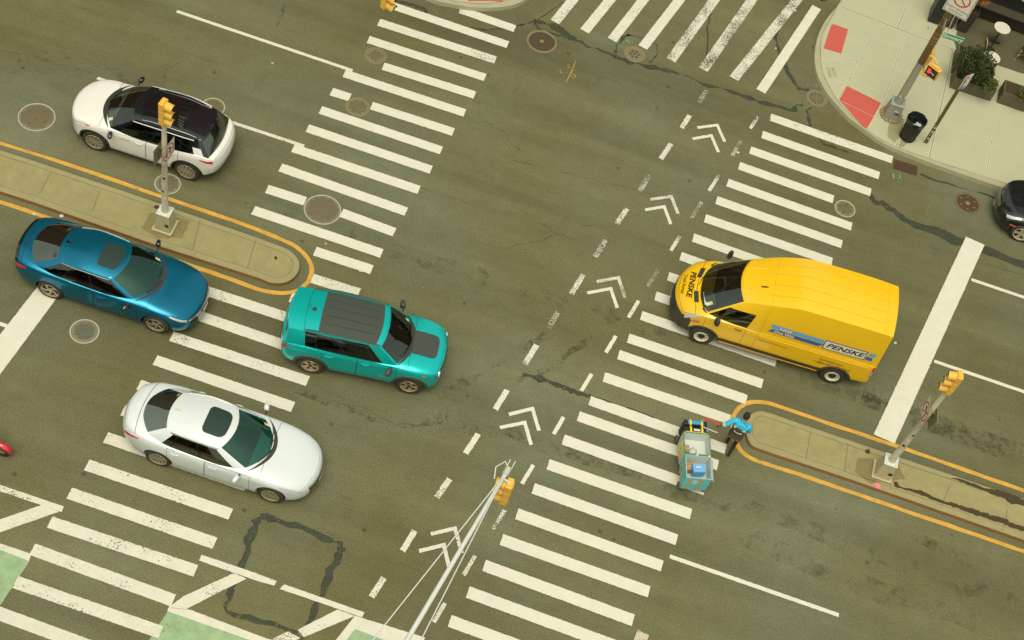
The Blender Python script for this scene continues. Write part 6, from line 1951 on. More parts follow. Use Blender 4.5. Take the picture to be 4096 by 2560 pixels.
# planters
plant_m = mat('planter_grey', '#655d40', .75, var=.2, scale=6); plant_d = mat('planter_dark', '#3a3424', .7, var=.2, scale=6)
def planter(name, label, fl, fr, D, H, m_, taper=1.0, group=None):
    a = Vector(G(*fl, SW)); b = Vector(G(*fr, SW)); d_ = (b - a).normalized(); n_ = Vector((-d_.y, d_.x, 0)); L = (b - a).length
    c = (a + b) / 2 + n_ * D / 2
    t = empty(name, tuple(c)); tag(t, label, 'planter', group)
    M = frame((0, 0, 0), d_, (0, 0, 1))
    mb = MB()
    th = .04
    k = taper
    o = [(-L / 2, -D / 2), (L / 2, -D / 2), (L / 2, D / 2), (-L / 2, D / 2)]
    vs = [(x * k, y * k, 0) for x, y in o] + [(x, y, H) for x, y in o] + [(x - math.copysign(th, x), y - math.copysign(th, y), H) for x, y in o] + [(x - math.copysign(th, x), y - math.copysign(th, y), H - .10) for x, y in o]
    fs = [(3, 2, 1, 0)]
    for r in range(3): fs += [(r * 4 + i, r * 4 + (i + 1) % 4, (r + 1) * 4 + (i + 1) % 4, (r + 1) * 4 + i) for i in range(4)]
    mb.add(vs, fs, 0); mb.obj('box', [m_], t, M)
    mb = MB(); mb.grid(lambda u, v: Vector(((u - .5) * (L - 2 * th), (v - .5) * (D - 2 * th), H - .07 + .03 * math.sin(u * 23) * math.cos(v * 17))), np.linspace(0, 1, 14), np.linspace(0, 1, 8), 0, True); mb.obj('soil', [dirt], t, M)
    return t, M, L
leaf_a = mat('juniper_green', '#3f4a1f', .8, var=.5, scale=9); leaf_b = mat('boxwood_green', '#5a6426', .7, var=.5, scale=11); leaf_l = mat('pale_leaf_green', '#7c8438', .7, var=.4, scale=13)  # leaf greens; the paler one is mixed in leaf by leaf at random
leaf_o = mat('autumn_leaf', '#b0752f', .75, var=.4, scale=12); leaf_br = mat('brown_leaf', '#7a4f24', .75, var=.4, scale=12)
def shrub(name, label, c, r, h, mats, n, lsz, group=None, parent_soil=True, up=.5):
    """stems and many small leaves through the volume of the crown"""
    t = empty(name, c); tag(t, label, 'shrub', group)
    mb = MB()
    for k in range(7):
        a = random.random() * 6.28; e = .6 * random.random()
        mb.tube([(0, 0, -.02), (e * r * .5 * math.cos(a), e * r * .5 * math.sin(a), h * .4), (e * r * math.cos(a), e * r * math.sin(a), h * .8)], [.018, .012, .004], 5)
    mb.obj('stem', [dirt], t)
    mb = MB()
    lobes = [(Vector((random.gauss(0, .38) * r, random.gauss(0, .38) * r, h * (.35 + .5 * random.random()))), r * (.35 + .35 * random.random())) for _ in range(14)]
    for i in range(n):
        c_, rr = random.choice(lobes)
        v = Vector((random.gauss(0, 1), random.gauss(0, 1), random.gauss(0, 1))).normalized()
        p = c_ + v * rr * random.random() ** .35
        if p.z < .0: p.z = abs(p.z) * .5
        ax = (v + Vector((0, 0, up)) + Vector((random.gauss(0, .4), random.gauss(0, .4), random.gauss(0, .4)))).normalized()
        b_ = ax.orthogonal().normalized(); b_ = (Matrix.Rotation(random.random() * 6.28, 3, ax) @ b_)
        s_ = lsz * (.6 + .8 * random.random())
        mb.add([p, p + ax * s_ * .5 + b_ * s_ * .28, p + ax * s_, p + ax * s_ * .5 - b_ * s_ * .28], [(0, 1, 2, 3)], 0 if random.random() < .55 else (1 if random.random() < .7 else 2))
    mb.obj('foliage', mats, t)
    return t
p1, M1, L1 = planter('planter', 'long grey planter box holding the big dark juniper by the cafe', (3797, 351), (3960, 405), .55, .46, plant_m, 1.0, 'grey planter boxes')
planter('planter', 'grey planter box seen end on at the left of the big juniper', (3802, 292), (3826, 300), .95, .46, plant_m, 1.0, 'grey planter boxes')
planter('planter', 'grey planter with bare brown soil at the right edge of the pavement', (3987, 411), (4180, 477), .60, .50, plant_m, 1.0, 'grey planter boxes')
j = Vector(G(3878, 318, SW + .40)); shrub('juniper_bush', 'large dark green juniper bush in the long planter beside the white table', tuple(j), .52, 1.0, [leaf_a, leaf_b, leaf_a], 5200, .085, up=.9)
j = Vector(G(3945, 366, SW + .42)); shrub('small_bush', 'small yellow green bush at the right end of the long planter', tuple(j), .27, .42, [leaf_b, leaf_l, leaf_a], 1500, .06)
j = Vector(G(4096, 400, SW + .45)); shrub('small_bush', 'small green bush cut by the right edge in the bare soil planter', tuple(j), .26, .42, [leaf_b, leaf_l, leaf_a], 1300, .06)
planter('planter', 'tall dark tapered planter with orange plant beside the street sign', (3815, 124), (3868, 143), .55, .95, plant_d, .72)
j = Vector(G(3838, 105, SW)); j.z = SW + .92
shrub('orange_plant', 'orange brown leafed plant in the tall dark planter', tuple(j + Vector((.05, .1, 0))), .36, .55, [leaf_o, leaf_br, leaf_l], 1500, .11)
cab = Vector(G(3735, 100, SW))
t = empty('street_cabinet', tuple(cab)); tag(t, 'dark green cabinet standing behind the corner lamp pole', 'cabinet')
Mc_ = frame((0, 0, 0), Vector(G(3748, 104, SW)) - Vector(G(3714, 92, SW)), (0, 0, 1))
cg = mat('cabinet_dark_green', '#232b22', .45, var=.15)
mb = MB(); mb.box((.0, .35, .80), (.50, .62, 1.5), 0, bev=.03); mb.obj('body', [cg], t, Mc_)
mb = MB(); mb.box((.0, .35, 1.57), (.54, .66, .06), 0, bev=.02); mb.obj('lid', [cg], t, Mc_)
mb = MB(); mb.box((0, .035, .85), (.40, .012, 1.1), 0); mb.obj('door', [mat('cabinet_door', '#1b211b', .4)], t, Mc_)
for sx in (-.2, .2):
    mb = MB(); mb.cyl((sx, .1, 0), (sx, .1, .07), .03, n=8); mb.obj('foot', [cg], t, Mc_)
t = empty('waste_box', tuple(Vector(G(3782, 114, SW)))); tag(t, 'dark brown box standing between the cabinet and the tall planter', 'box')
mb = MB(); mb.box((0, .3, .38), (.42, .5, .72), 0, bev=.03); mb.obj('body', [mat('dark_brown_box', '#3a3020', .6)], t, Mc_)
mb = MB(); mb.box((0, .3, .76), (.45, .53, .05), 0, bev=.015); mb.obj('lid', [mat('dark_brown_lid', '#463a28', .6)], t, Mc_)
# cafe tables and chairs
iron_b = mat('black_iron_leg', '#27251d', .5)
top_w = mat('white_table_top', '#e9e2c6', .4, var=.04); rim_b = mat('brass_rim', '#a98a4e', .4, .5)
def cafe_table(px_, py_, label, rz):
    c = Vector(G(px_, py_, SW + .74)); c.z = SW
    t = empty('cafe_table', tuple(c), rz); tag(t, label, 'table', 'round white cafe tables')
    mb = MB(); mb.lathe([(.0001, .715), (.27, .715), (.275, .725), (.272, .74), (.0001, .742)], 40); mb.obj('table_top', [top_w], t)
    mb = MB(); mb.tube([(.276 * math.cos(a), .276 * math.sin(a), .727) for a in np.linspace(0, 2 * PI, 41)], .010, 6); mb.obj('rim', [rim_b], t)
    mb = MB(); mb.lathe([(.02, .06), (.024, .3), (.02, .70), (.06, .715)], 14); mb.obj('stem', [iron_b], t)
    for k in range(3):
        a = k * 2 * PI / 3
        mb = MB(); mb.tube([(0, 0, .10), (.14 * math.cos(a), .14 * math.sin(a), .05), (.26 * math.cos(a), .26 * math.sin(a), .015)], [.03, .024, .018], 8); mb.obj('leg', [iron_b], t)
    return t
cafe_table(4010, 111, 'round white cafe table nearer the shop window', .4)
cafe_table(3969, 229, 'round white cafe table beside the big juniper bush', .9)
bamboo = mat('bamboo', '#c9a36a', .55, var=.2, scale=14); seat_bk = mat('woven_black_seat', '#1f1e1a', .6, var=.3, scale=60); seat_rd = mat('woven_red_seat', '#b3242c', .6, var=.2, scale=60)
def bistro_chair(loc, rz, label, sm):
    t = empty('bistro_chair', loc, rz); tag(t, label, 'chair', 'bistro chairs at the cafe')
    mb = MB(); mb.lathe([(.0001, .445), (.20, .445), (.21, .455), (.20, .465), (.0001, .468)], 26); mb.obj('seat', [seat_bk], t)
    mb = MB()
    for k, (sx, sy) in enumerate(((-1, -1), (1, -1), (-1, 1), (1, 1))):
        m2 = MB()
        m2.tube([(sx * .15, sy * .15, .44), (sx * .20, sy * .21, .0)], .019, 8)
        lg = m2.obj('leg', [bamboo], t)
        for z_ in (.12, .30):
            f_ = 1 - z_ / .44
            m3 = MB(); m3.lathe([(.023, -.02), (.024, 0), (.023, .02)], 8, Matrix.Translation((sx * (.15 + .05 * f_), sy * (.15 + .06 * f_), z_))); m3.obj('binding', [seat_bk], lg)
    m2 = MB(); m2.tube([(-.17, -.18, .22), (.17, .18, .22)], .012, 6); m2.obj('stretcher', [bamboo], t)
    m2 = MB(); m2.tube([(.17, -.18, .22), (-.17, .18, .22)], .012, 6); m2.obj('stretcher', [bamboo], t)
    m2 = MB(); m2.tube([(.19 * math.cos(a) * 1.0, .19 + .05 * math.sin(a), .66 + .22 * math.sin(a)) for a in np.linspace(0, 2 * PI, 25)], .016, 6); m2.obj('back_frame', [bamboo], t)
    m2 = MB()
    m2.add([(0, .192, .66)] + [(.185 * math.cos(a), .19 + .05 * math.sin(a), .66 + .21 * math.sin(a)) for a in np.linspace(0, 2 * PI, 25)[:-1]], [(0, i + 1, (i + 1) % 24 + 1) for i in range(24)], 0, True)
    m2.obj('backrest', [sm], t)
    for sx in (-1, 1):
        m2 = MB(); m2.tube([(sx * .17, .16, .45), (sx * .18, .19, .62)], .015, 6); m2.obj('back_post', [bamboo], t)
    return t
cq = Vector(G(3925, 240, SW)); bistro_chair((cq.x + .05, cq.y + .05, SW), rad(100), 'black backed bamboo bistro chair between the juniper and the white table', seat_bk)
cq = Vector(G(4088, 238, SW)); bistro_chair((cq.x, cq.y, SW), rad(-20), 'bamboo bistro chair with red panel at the right edge', seat_rd)
# ================================================================ PEOPLE
skin_m = mat('skin', '#c98e66', .6, var=.06); hair_m = mat('dark_hair', '#241c14', .8)
def skin_mesh(name, V, E, m_, parent, sub=2, root=0, mats=None, pick=None, M=None):
    """one continuous surface grown round a skeleton. V: list of (co, rx, ry)"""
    me = bpy.data.meshes.new(name)
    me.from_pydata([v[0] for v in V], E, [])
    o = bpy.data.objects.new(name, me); COL.objects.link(o)
    md = o.modifiers.new('skin', 'SKIN'); md.use_smooth_shade = True; md.branch_smoothing = .4
    for i, v in enumerate(V):
        sv = me.skin_vertices[0].data[i]; sv.radius = (v[1], v[2] if len(v) > 2 else v[1]); sv.use_root = (i == root)
    ms = o.modifiers.new('sub', 'SUBSURF'); ms.levels = sub
    dg = bpy.context.evaluated_depsgraph_get()
    nm = bpy.data.meshes.new_from_object(o.evaluated_get(dg))
    o.modifiers.clear(); o.data = nm; bpy.data.meshes.remove(me); nm.name = name
    nm.materials.clear()
    for q in (mats or [m_]): nm.materials.append(q)
    for p in nm.polygons:
        p.use_smooth = True
        p.material_index = pick(p.center) if pick else 0
    o.parent = parent
    if M is not None: o.matrix_local = M
    return o
def hand(wrist, d, up, curl, side, length=.17):
    """palm and five separate bent fingers: returns vertices and edges to append"""
    d = Vector(d).normalized(); up = Vector(up); up = (up - d * up.dot(d)).normalized(); s_ = d.cross(up) * side
    W = Vector(wrist); V = [(W + d * .03, .026, .018), (W + d * .075, .036, .017)]; E = [(0, 1)]
    def bend(base, dirv, ls, rs, ang):
        i0 = 1; p = base; dd = dirv.normalized(); ax = s_ * side
        for l, r in zip(ls, rs):
            dd = (Matrix.Rotation(ang, 3, dd.cross(up).normalized() if dd.cross(up).length > .01 else s_) @ dd).normalized()
            p = p + dd * l
            V.append((p, r)); E.append((i0, len(V) - 1)); i0 = len(V) - 1
    for k, (off_, l) in enumerate(((-.030, .062), (-.010, .072), (.011, .067), (.030, .052))):
        b0 = W + d * .085 + s_ * off_
        V.append((b0, .0115)); E.append((1, len(V) - 1)); i0 = len(V) - 1
        p = b0; ang = 0
        for f_ in (.45, .32, .23):
            ang += curl; dd = (d * math.cos(ang) - up * math.sin(ang)); p = p + dd * l * f_ * 1.15
            V.append((p, .0095 - .001 * (f_ < .3))); E.append((i0, len(V) - 1)); i0 = len(V) - 1
    b0 = W + d * .045 - s_ * .032
    V.append((b0, .014)); E.append((1, len(V) - 1)); i0 = len(V) - 1
    for q in (d * .55 - s_ * .6 - up * .3, d * .8 - s_ * .1 - up * .55):
        b0 = b0 + q.normalized() * .032; V.append((b0, .0105)); E.append((i0, len(V) - 1)); i0 = len(V) - 1
    return [(tuple(a[0]),) + tuple(a[1:]) for a in V], E
fb_ = Vector(G(2909, 1796, 0)); hb_ = Vector(G(2984, 1690, 1.60))
vec = hb_ - fb_
pr = empty('person', (fb_.x, fb_.y, 0), math.atan2(vec.y, vec.x) - PI / 2 if Vector((vec.x, vec.y)).length > .3 else 0.0)
pr.rotation_euler.z = rad(-12)
tag(pr, 'person in turquoise jacket, brown vest and dark beanie pulling the delivery cart', 'person')
P_ = pr.matrix_basis.copy()
pr.scale = (.9, .9, .9)
pr_m = Matrix.Translation(pr.location) @ Matrix.Rotation(pr.rotation_euler.z, 4, 'Z') @ Matrix.Scale(.9, 4)
inv = pr_m.inverted()
HND = inv @ Vector(G(2640 + 1030 / 4.32, 1640 + 275 / 4.32, .98))     # where the left hand grips
SH = Vector((-.21, .10, 1.40)); EL = SH.lerp(HND, .5) + Vector((-.02, -.05, -.06))
lean = .10
pants = mat('dark_trousers', '#26221a', .85, var=.2); shoe = mat('dark_shoe', '#4a3a25', .7); jacket_t = mat('turquoise_jacket', '#35bfdc', .7, var=.06, scale=8, bump=.3, bscale=14); vest_b = mat('dark_brown_vest', '#54452f', .75, var=.10, scale=10, bump=.3, bscale=20)
glove = mat('grey_glove', '#5a5138', .8); refl = mat('pale_reflective_band', '#dcd6c0', .4); beanie_m = mat('black_beanie', '#2b221a', .9, var=.15, bump=.4, bscale=80)
BV = [((0, .02, .94), .135, .11), ((0, .05, 1.12), .125, .095), ((0, .08, 1.30), .155, .105), ((0, .10, 1.43), .09, .07), ((0, .125, 1.52), .055, .055), ((0, .15, 1.62), .082, .095), ((0, .155, 1.70), .07, .08),
      ((-.10, .02, .88), .095), ((-.11, .20, .50), .065), ((-.11, .13, .10), .045), ((-.11, .24, .045), .04), ((-.11, .31, .04), .03),
      ((.10, .0, .88), .095), ((.11, -.02, .48), .062), ((.11, -.26, .14), .045), ((.11, -.20, .05), .04), ((.11, -.13, .03), .032),
      (tuple(SH), .068), (tuple(EL), .048), (tuple(EL.lerp(HND, .86)), .034),
      ((.19, .10, 1.40), .068), ((.25, .12, 1.14), .048), ((.22, .30, .98), .034)]
BE = [(0, 1), (1, 2), (2, 3), (3, 4), (4, 5), (5, 6), (0, 7), (7, 8), (8, 9), (9, 10), (10, 11), (0, 12), (12, 13), (13, 14), (14, 15), (15, 16), (2, 17), (17, 18), (18, 19), (2, 20), (20, 21), (21, 22)]
for wi, wp, dr_, upv, cu, sd_ in ((19, EL.lerp(HND, .86), HND - EL, Vector((0, 0, 1)), .75, 1), (22, Vector((.22, .30, .98)), Vector((-.1, 1, -.5)), Vector((0, .4, 1)), .35, -1)):
    hv_, he_ = hand(wp, dr_, upv, cu, sd_)
    o_ = len(BV); BV += hv_; BE += [(wi, o_)] + [(a + o_, b + o_) for a, b in he_]
def pick(c):
    if c.z < .095: return 2
    if c.z < .98 and abs(c.x) < .24 and c.y < .45 and not (c.x > .17 and c.y > .2): return 1
    if (c - HND).length < .24: return 3
    if c.z < 1.50 and (c - Vector((.22, .30, .98))).length > .14: return 4
    return 0
skin_mesh('body', BV, BE, None, pr, 2, 0, [skin_m, pants, shoe, glove, jacket_t], pick)
JV = [((0, .02, .98), .215, .165), ((0, .05, 1.12), .215, .165), ((0, .08, 1.30), .235, .165), ((0, .10, 1.42), .17, .125), ((0, .12, 1.49), .085, .085),
      (tuple(SH), .10), (tuple(EL), .082), (tuple(EL.lerp(HND, .62)), .060), ((.22, .10, 1.39), .10), ((.28, .12, 1.14), .082), ((.24, .27, 1.0), .060), ((0, .0, .80), .20, .16)]
JE = [(0, 1), (1, 2), (2, 3), (3, 4), (2, 5), (5, 6), (6, 7), (2, 8), (8, 9), (9, 10), (0, 11)]
def pickj(c):
    d_ = (EL.lerp(HND, .62) - Vector(c)).length
    if d_ < .13: return 2
    if abs(c.x) < .24 and c.z < 1.29: return 1 if c.z < 1.245 or abs(c.x) < .09 else 2
    return 0
jk = skin_mesh('jacket', JV, JE, None, pr, 3, 0, [jacket_t, vest_b, refl], pickj)
mb = MB()
arc = [(-.12 + .24 * u, -.118 - .012 * math.sin(PI * u), 1.18 - .04 * math.sin(PI * u)) for u in np.linspace(0, 1, 10)]
mb.tube(arc + [(.12, -.118, 1.18), (.09, -.125, 1.195), (.12, -.118, 1.18), (.118, -.125, 1.145)], .011, 5)
mb.obj('vest_logo', [refl], pr)
mb = MB(); mb.lathe([(.0001, .0), (.10, .0), (.108, .03), (.103, .10), (.08, .155), (.04, .185), (.0001, .192)], 24, Matrix.Translation((0, .155, 1.645)) @ Matrix.Rotation(-.12, 4, 'X') @ Matrix.Diagonal((.92, 1.05, 1, 1))); mb.obj('beanie', [beanie_m], pr)
for sx in (-1, 1):
    mb = MB(); mb.lathe([(.0001, .012), (.018, .006), (.022, -.004)], 10, Matrix.Translation((sx * .085, .15, 1.615)) @ Matrix.Rotation(sx * PI / 2, 4, 'Y')); mb.obj('ear', [skin_m], pr)
    mb = MB(); mb.lathe([(.0001, .006), (.009, .003), (.012, 0)], 8, Matrix.Translation((sx * .032, .240, 1.635)) @ Matrix.Rotation(-PI / 2, 4, 'X')); mb.obj('eye', [hair_m], pr)
mb = MB(); mb.add([(-.016, .235, 1.60), (.016, .235, 1.60), (0, .265, 1.598), (0, .24, 1.645)], [(0, 1, 2), (0, 2, 3), (1, 3, 2)]); mb.obj('nose', [skin_m], pr)
mb = MB(); mb.tube([(-.025, .236, 1.572), (0, .243, 1.570), (.025, .236, 1.572)], .005, 5); mb.obj('mouth', [mat('lips', '#a0604a', .6)], pr)
# ---------------------------------------------------------------- delivery cart and its load
K = 4.32
def cpx(a, b, z): return Vector(G(2640 + a / K, 1640 + b / K, z))
P1 = cpx(668, 985, .85); P2 = cpx(650, 655, .85)
yd = (P2 - P1).normalized(); xd = Vector((yd.y, -yd.x, 0))
xl = cpx(440, 1080, .85) - cpx(855, 1165, .85)
org = Vector((P1.x, P1.y, 0))
Mct = frame(org, xd, (0, 0, 1))
def cl(a, b, z):
    return Mct.inverted() @ cpx(a, b, z)
ct = empty('delivery_cart', tuple(org)); tag(ct, 'flat delivery hand cart with red grip handle and small wheels', 'cart')
Rl = Mct.copy(); Rl.translation = (0, 0, 0)
deck_m = mat('tan_deck', '#a3946a', .7, var=.2); tube_m = mat('beige_frame_tube', '#cbb88a', .5); wheel_g = mat('grey_cart_wheel', '#6b6142', .8)
y0 = cl(440, 1290, .18).y; xc0 = 0
mb = MB(); mb.box((0, (y0 + 1.30) / 2, .20), (.52, 1.30 - y0, .04), 0, bev=.01); mb.obj('deck', [deck_m], ct, Rl)
mb = MB(); mb.box((-.02, y0 - .02, .21), (.60, .16, .05), 0, bev=.015); mb.obj('end_board', [deck_m], ct, Rl)
for sx in (-.33, .33):
    for yy in (y0, 1.2):
        mb = MB(); mb.lathe([(.03, .03), (.085, .03), (.10, .02), (.10, -.02), (.085, -.03), (.03, -.03)], 20, Matrix.Translation((sx, yy, .10)) @ Matrix.Rotation(PI / 2, 4, 'Y')); mb.obj('wheel', [wheel_g], ct, Rl)
hy = cl(900, 190, 1.0)
hL = cl(760, 150, 1.0); hR = cl(1030, 260, 1.0)
for q in (hL, hR):
    mb = MB(); mb.tube([(q.x, 1.32, .2), (q.x, (1.32 + q.y) / 2, .62), (q.x, q.y - .02, .96), (q.x, q.y, .99)], .018, 8); mb.obj('handle_tube', [tube_m], ct, Rl)
mb = MB(); mb.tube([(hL.x, hL.y - .12, .80), (hR.x, hR.y - .12, .80)], .018, 8); mb.obj('cross_bar', [tube_m], ct, Rl)
mb = MB(); mb.tube([tuple(hL + Vector((0, 0, 0))), tuple(hL.lerp(hR, .25) + Vector((0, .03, .02))), tuple(hL.lerp(hR, .75) + Vector((0, .03, .02))), tuple(hR)], .028, 10); mb.obj('grip', [mat('red_grip', '#d33b3d', .6)], ct, Rl)
def open_bag(label, yc, w_, dep, h_, z0_, outm, inm, trim_m, extra=None):
    t = empty('delivery_bag', tuple(Mct @ Vector((0, yc, 0)))); tag(t, label, 'bag', 'insulated bags on the delivery cart')
    W2, D2 = w_ / 2, dep / 2
    def wall(k, z): # slightly bulging walls
        return [(-W2 * k, yc - D2 * k), (W2 * k, yc - D2 * k), (W2 * k, yc + D2 * k), (-W2 * k, yc + D2 * k)]
    mb = MB()
    rings = [(wall(.96, 0), z0_), (wall(1.0, 0), z0_ + h_ * .5), (wall(1.0, 0), z0_ + h_)]
    vs = [(x, y, z) for r, z in rings for x, y in r]
    fs = [(3, 2, 1, 0)] + [(i * 4 + j, i * 4 + (j + 1) % 4, (i + 1) * 4 + (j + 1) % 4, (i + 1) * 4 + j) for i in range(2) for j in range(4)]
    mb.add(vs, fs, 0); mb.obj('shell', [outm], t, Rl)
    mb = MB()
    rings = [(wall(.955, 0), z0_ + h_ + .002), (wall(.90, 0), z0_ + .28)]
    vs = [(x, y, z) for r, z in rings for x, y in r]
    mb.add(vs, [(i, 4 + i, 4 + (i + 1) % 4, (i + 1) % 4) for i in range(4)] + [(4, 5, 6, 7)], 0)
    mb.obj('lining', [inm], t, Rl)
    mb = MB(); q = [(x, y, z0_ + h_ + .004) for x, y in wall(.98, 0)]; mb.tube(q + [q[0]], .016, 6); mb.obj('rim_trim', [trim_m], t, Rl)
    return t
lining_m = mat('pale_foil_lining', '#d9ddca', .5, var=.05); teal_b = mat('aqua_bag', '#6fd0c8', .7, var=.06); green_b = mat('green_trim', '#2f9d68', .6); yel_b = mat('yellow_strap', '#efd628', .6); org_b = mat('orange_strap', '#f2a42a', .6); blk_b = mat('black_bag', '#241f18', .7, var=.2); blu_b = mat('blue_bag', '#2ea3c4', .6, var=.1); aq_t = mat('aqua_trim', '#9ccfd0', .6)
card = mat('brown_cardboard', '#b98a56', .8, var=.1)
def strap(t, pts, m_, w_=.045):
    mb = MB(); pts = [Vector(p) for p in pts]
    vs = []
    for i, p in enumerate(pts):
        vs += [p + Vector((-w_ / 2, 0, 0)), p + Vector((w_ / 2, 0, 0))]
    mb.add(vs, [(2 * i, 2 * i + 1, 2 * i + 3, 2 * i + 2) for i in range(len(pts) - 1)], 0); mb.obj('strap', [m_], t, Rl)
ZB = .22
near = open_bag('aqua insulated bag with orange straps holding a blue box, nearest on the cart', 0.0, .66, .66, .62, ZB, teal_b, lining_m, aq_t)
for x in (-.20, .10):
    strap(near, [(x, -.336, ZB + .60), (x, -.340, ZB + .3), (x, -.330, ZB + .02)], org_b)
for k, y_ in enumerate((-.12, .10)):
    mb = MB(); mb.tube([(-.34, y_, ZB + .58), (-.38, y_ + .03, ZB + .35), (-.36, y_ - .02, ZB + .05)], .012, 5); mb.obj('hanging_strap', [org_b], near, Rl)
mb = MB(); mb.box((-.06, -.342, ZB + .42), (.13, .006, .16), 0); mb.obj('label', [refl], near, Rl)
mb = MB(); mb.grid(lambda u, v: Vector((.34 + .10 * v, -.30 + .62 * u, ZB + .60 - .16 * v)), np.linspace(0, 1, 6), np.linspace(0, 1, 3), 0, True); mb.obj('flap', [lining_m], near, Rl)
mid = open_bag('empty white lined insulated bag with green rim in the middle of the cart', .68, .70, .64, .62, ZB, mat('pale_bag_shell', '#cdd0b8', .7), lining_m, green_b)
for k, x in enumerate((-.35, -.36, .36)):
    mb = MB(); y_ = .5 + .15 * k
    mb.tube([(x, y_ + .1, ZB + .62), (x - .04 * (1 if x < 0 else -1), y_, ZB + .40), (x - .01, y_ - .02, ZB + .1)], .014, 5); mb.obj('hanging_strap', [yel_b], mid, Rl)
for x in (-.02, .30):
    mb = MB(); mb.box((x, .352, ZB + .627), (.07, .05, .02), 0); mb.obj('strap_end', [yel_b], mid, Rl)
mb = MB(); mb.tube([(-.15, .62, ZB + .3), (-.05, .68, ZB + .42), (.05, .62, ZB + .36), (.06, .55, ZB + .2)], .007, 5); mb.obj('drawcord', [blk_b], mid, Rl)
for k, yc in enumerate((1.12, 1.32)):
    t = empty('delivery_bag', tuple(Mct @ Vector((0, yc, 0)))); tag(t, ['folded black bag with yellow straps behind the white lined bag', 'folded blue and black bag with yellow straps nearest the red grip'][k], 'bag', 'insulated bags on the delivery cart')
    mb = MB(); mb.box((0.0, yc, ZB + .30), (.62, .15, .58), 0, bev=.03); mb.obj('shell', [blk_b], t, Rl)
    mb = MB(); mb.box((.0 if k else .30, yc + .005, ZB + .595 - .0), (.42 if k else .05, .10, .02), 0, bev=.006); mb.obj('panel', [blu_b], t, Rl)
    for x in (-.14, .16): strap(t, [(x, yc - .082, ZB + .2), (x, yc - .082, ZB + .60), (x, yc + .0, ZB + .615), (x, yc + .082, ZB + .60)], yel_b, .05)
    if not k:
        mb = MB(); mb.box((0, yc - .085, ZB + .58), (.56, .02, .04), 0, bev=.006); mb.obj('edge_binding', [yel_b], t, Rl)
        mb = MB(); mb.box((.02, yc - .02, ZB + .60), (.17, .06, .012), 0); mb.obj('label', [refl], t, Rl)
# parcels inside
t = empty('parcel', tuple(Mct @ Vector((.04, -.02, 0)))); tag(t, 'light blue parcel box lying in the aqua bag on the cart', 'box')
mb = MB(); mb.box((0.02, -.02, ZB + .52), (.32, .24, .22), 0, Matrix.Rotation(.08, 3, 'Z'), bev=.006); mb.obj('carton', [mat('light_blue_carton', '#6fb6dc', .6)], t, Rl)
mb = MB(); mb.box((.0, -.0, ZB + .633), (.14, .04, .004), 0, Matrix.Rotation(.08, 3, 'Z')); mb.obj('label', [refl], t, Rl)
for x, y, z, dx, dy, dz, lab in ((-.17, .08, ZB + .40, .26, .20, .20, 'brown cardboard box lying left of the blue parcel in the aqua bag'), (-.24, .60, ZB + .38, .14, .20, .20, 'brown cardboard box in the corner of the white lined bag')):
    t = empty('parcel', tuple(Mct @ Vector((x, y, 0)))); tag(t, lab, 'box')
    Rr = Rl @ Matrix.Translation((0, 0, 0))
    mb = MB(); mb.box((x, y, z), (dx, dy, dz), 0, Matrix.Rotation(.3, 3, 'Z') if dx > .2 else None, bev=.004); mb.obj('carton', [card], t, Rl)
    mb = MB(); mb.box((x, y, z + dz / 2 + .001), (dx * .98, .03, .003), 0, Matrix.Rotation(.3, 3, 'Z') if dx > .2 else None); mb.obj('tape', [mat('packing_tape', '#c9a878', .4)], t, Rl)
# children placed with world-frame coordinates need the cart origin, not their own
for o in list(COL.objects):
    if o.parent is None and o.name.split('.')[0] in ('delivery_bag', 'parcel'):
        dlt = o.location - org
        for ch in o.children: ch.matrix_basis = Matrix.Translation((-dlt.x, -dlt.y, -dlt.z)) @ ch.matrix_basis
# ---------------------------------------------------------------- drivers seen through the glass
def driver(car_root, x, y, z, cloth, label):
    t = empty('person', tuple(car_root.matrix_basis @ Vector((x, y, z))), car_root.rotation_euler.z); tag(t, label, 'person')
    V = [((0, 0, .10), .15, .14), ((-.05, 0, .30), .14, .11), ((-.09, 0, .48), .17, .11), ((-.08, 0, .58), .07, .07), ((-.06, 0, .64), .055, .055), ((-.03, 0, .73), .075, .09), ((-.03, 0, .80), .065, .075),
         ((-.06, .19, .50), .07), ((.08, .25, .30), .052), ((.27, .14, .40), .042), ((-.06, -.19, .50), .07), ((.08, -.25, .30), .052), ((.27, -.14, .40), .042),
         ((.05, .10, .08), .09), ((.42, .12, .12), .075), ((.62, .12, -.18), .05), ((.05, -.10, .08), .09), ((.42, -.12, .12), .075), ((.62, -.12, -.18), .05)]
    E = [(0, 1), (1, 2), (2, 3), (3, 4), (4, 5), (5, 6), (2, 7), (7, 8), (8, 9), (2, 10), (10, 11), (11, 12), (0, 13), (13, 14), (14, 15), (0, 16), (16, 17), (17, 18)]
    for wi, wp, el in ((9, (.27, .14, .40), (.08, .25, .30)), (12, (.27, -.14, .40), (.08, -.25, .30))):
        hv_, he_ = hand(wp, Vector(wp) - Vector(el), (0, 0, 1), .6, 1 if wi == 9 else -1)
        o_ = len(V); V += hv_; E += [(wi, o_)] + [(a + o_, b + o_) for a, b in he_]
    def pk(c):
        if c.z > .60 or c.x > .27 and c.z > .25: return 0
        return 1 if c.z < .16 else 2
    skin_mesh('body', V, E, None, t, 2, 0, [skin_m, pants, cloth], pk)
    mb = MB(); mb.lathe([(.0001, .125), (.05, .115), (.088, .06), (.095, 0), (.085, -.06), (.06, -.09)], 20, Matrix.Translation((-.045, 0, .745)) @ Matrix.Diagonal((1.05, .92, 1, 1))); mb.obj('hair', [hair_m], t)
    return t
tan_j = mat('tan_jacket', '#c9a659', .85, var=.15); grey_j = mat('grey_shirt', '#8f8a6a', .85, var=.15); red_j = mat('red_top', '#c0442f', .85, var=.2)
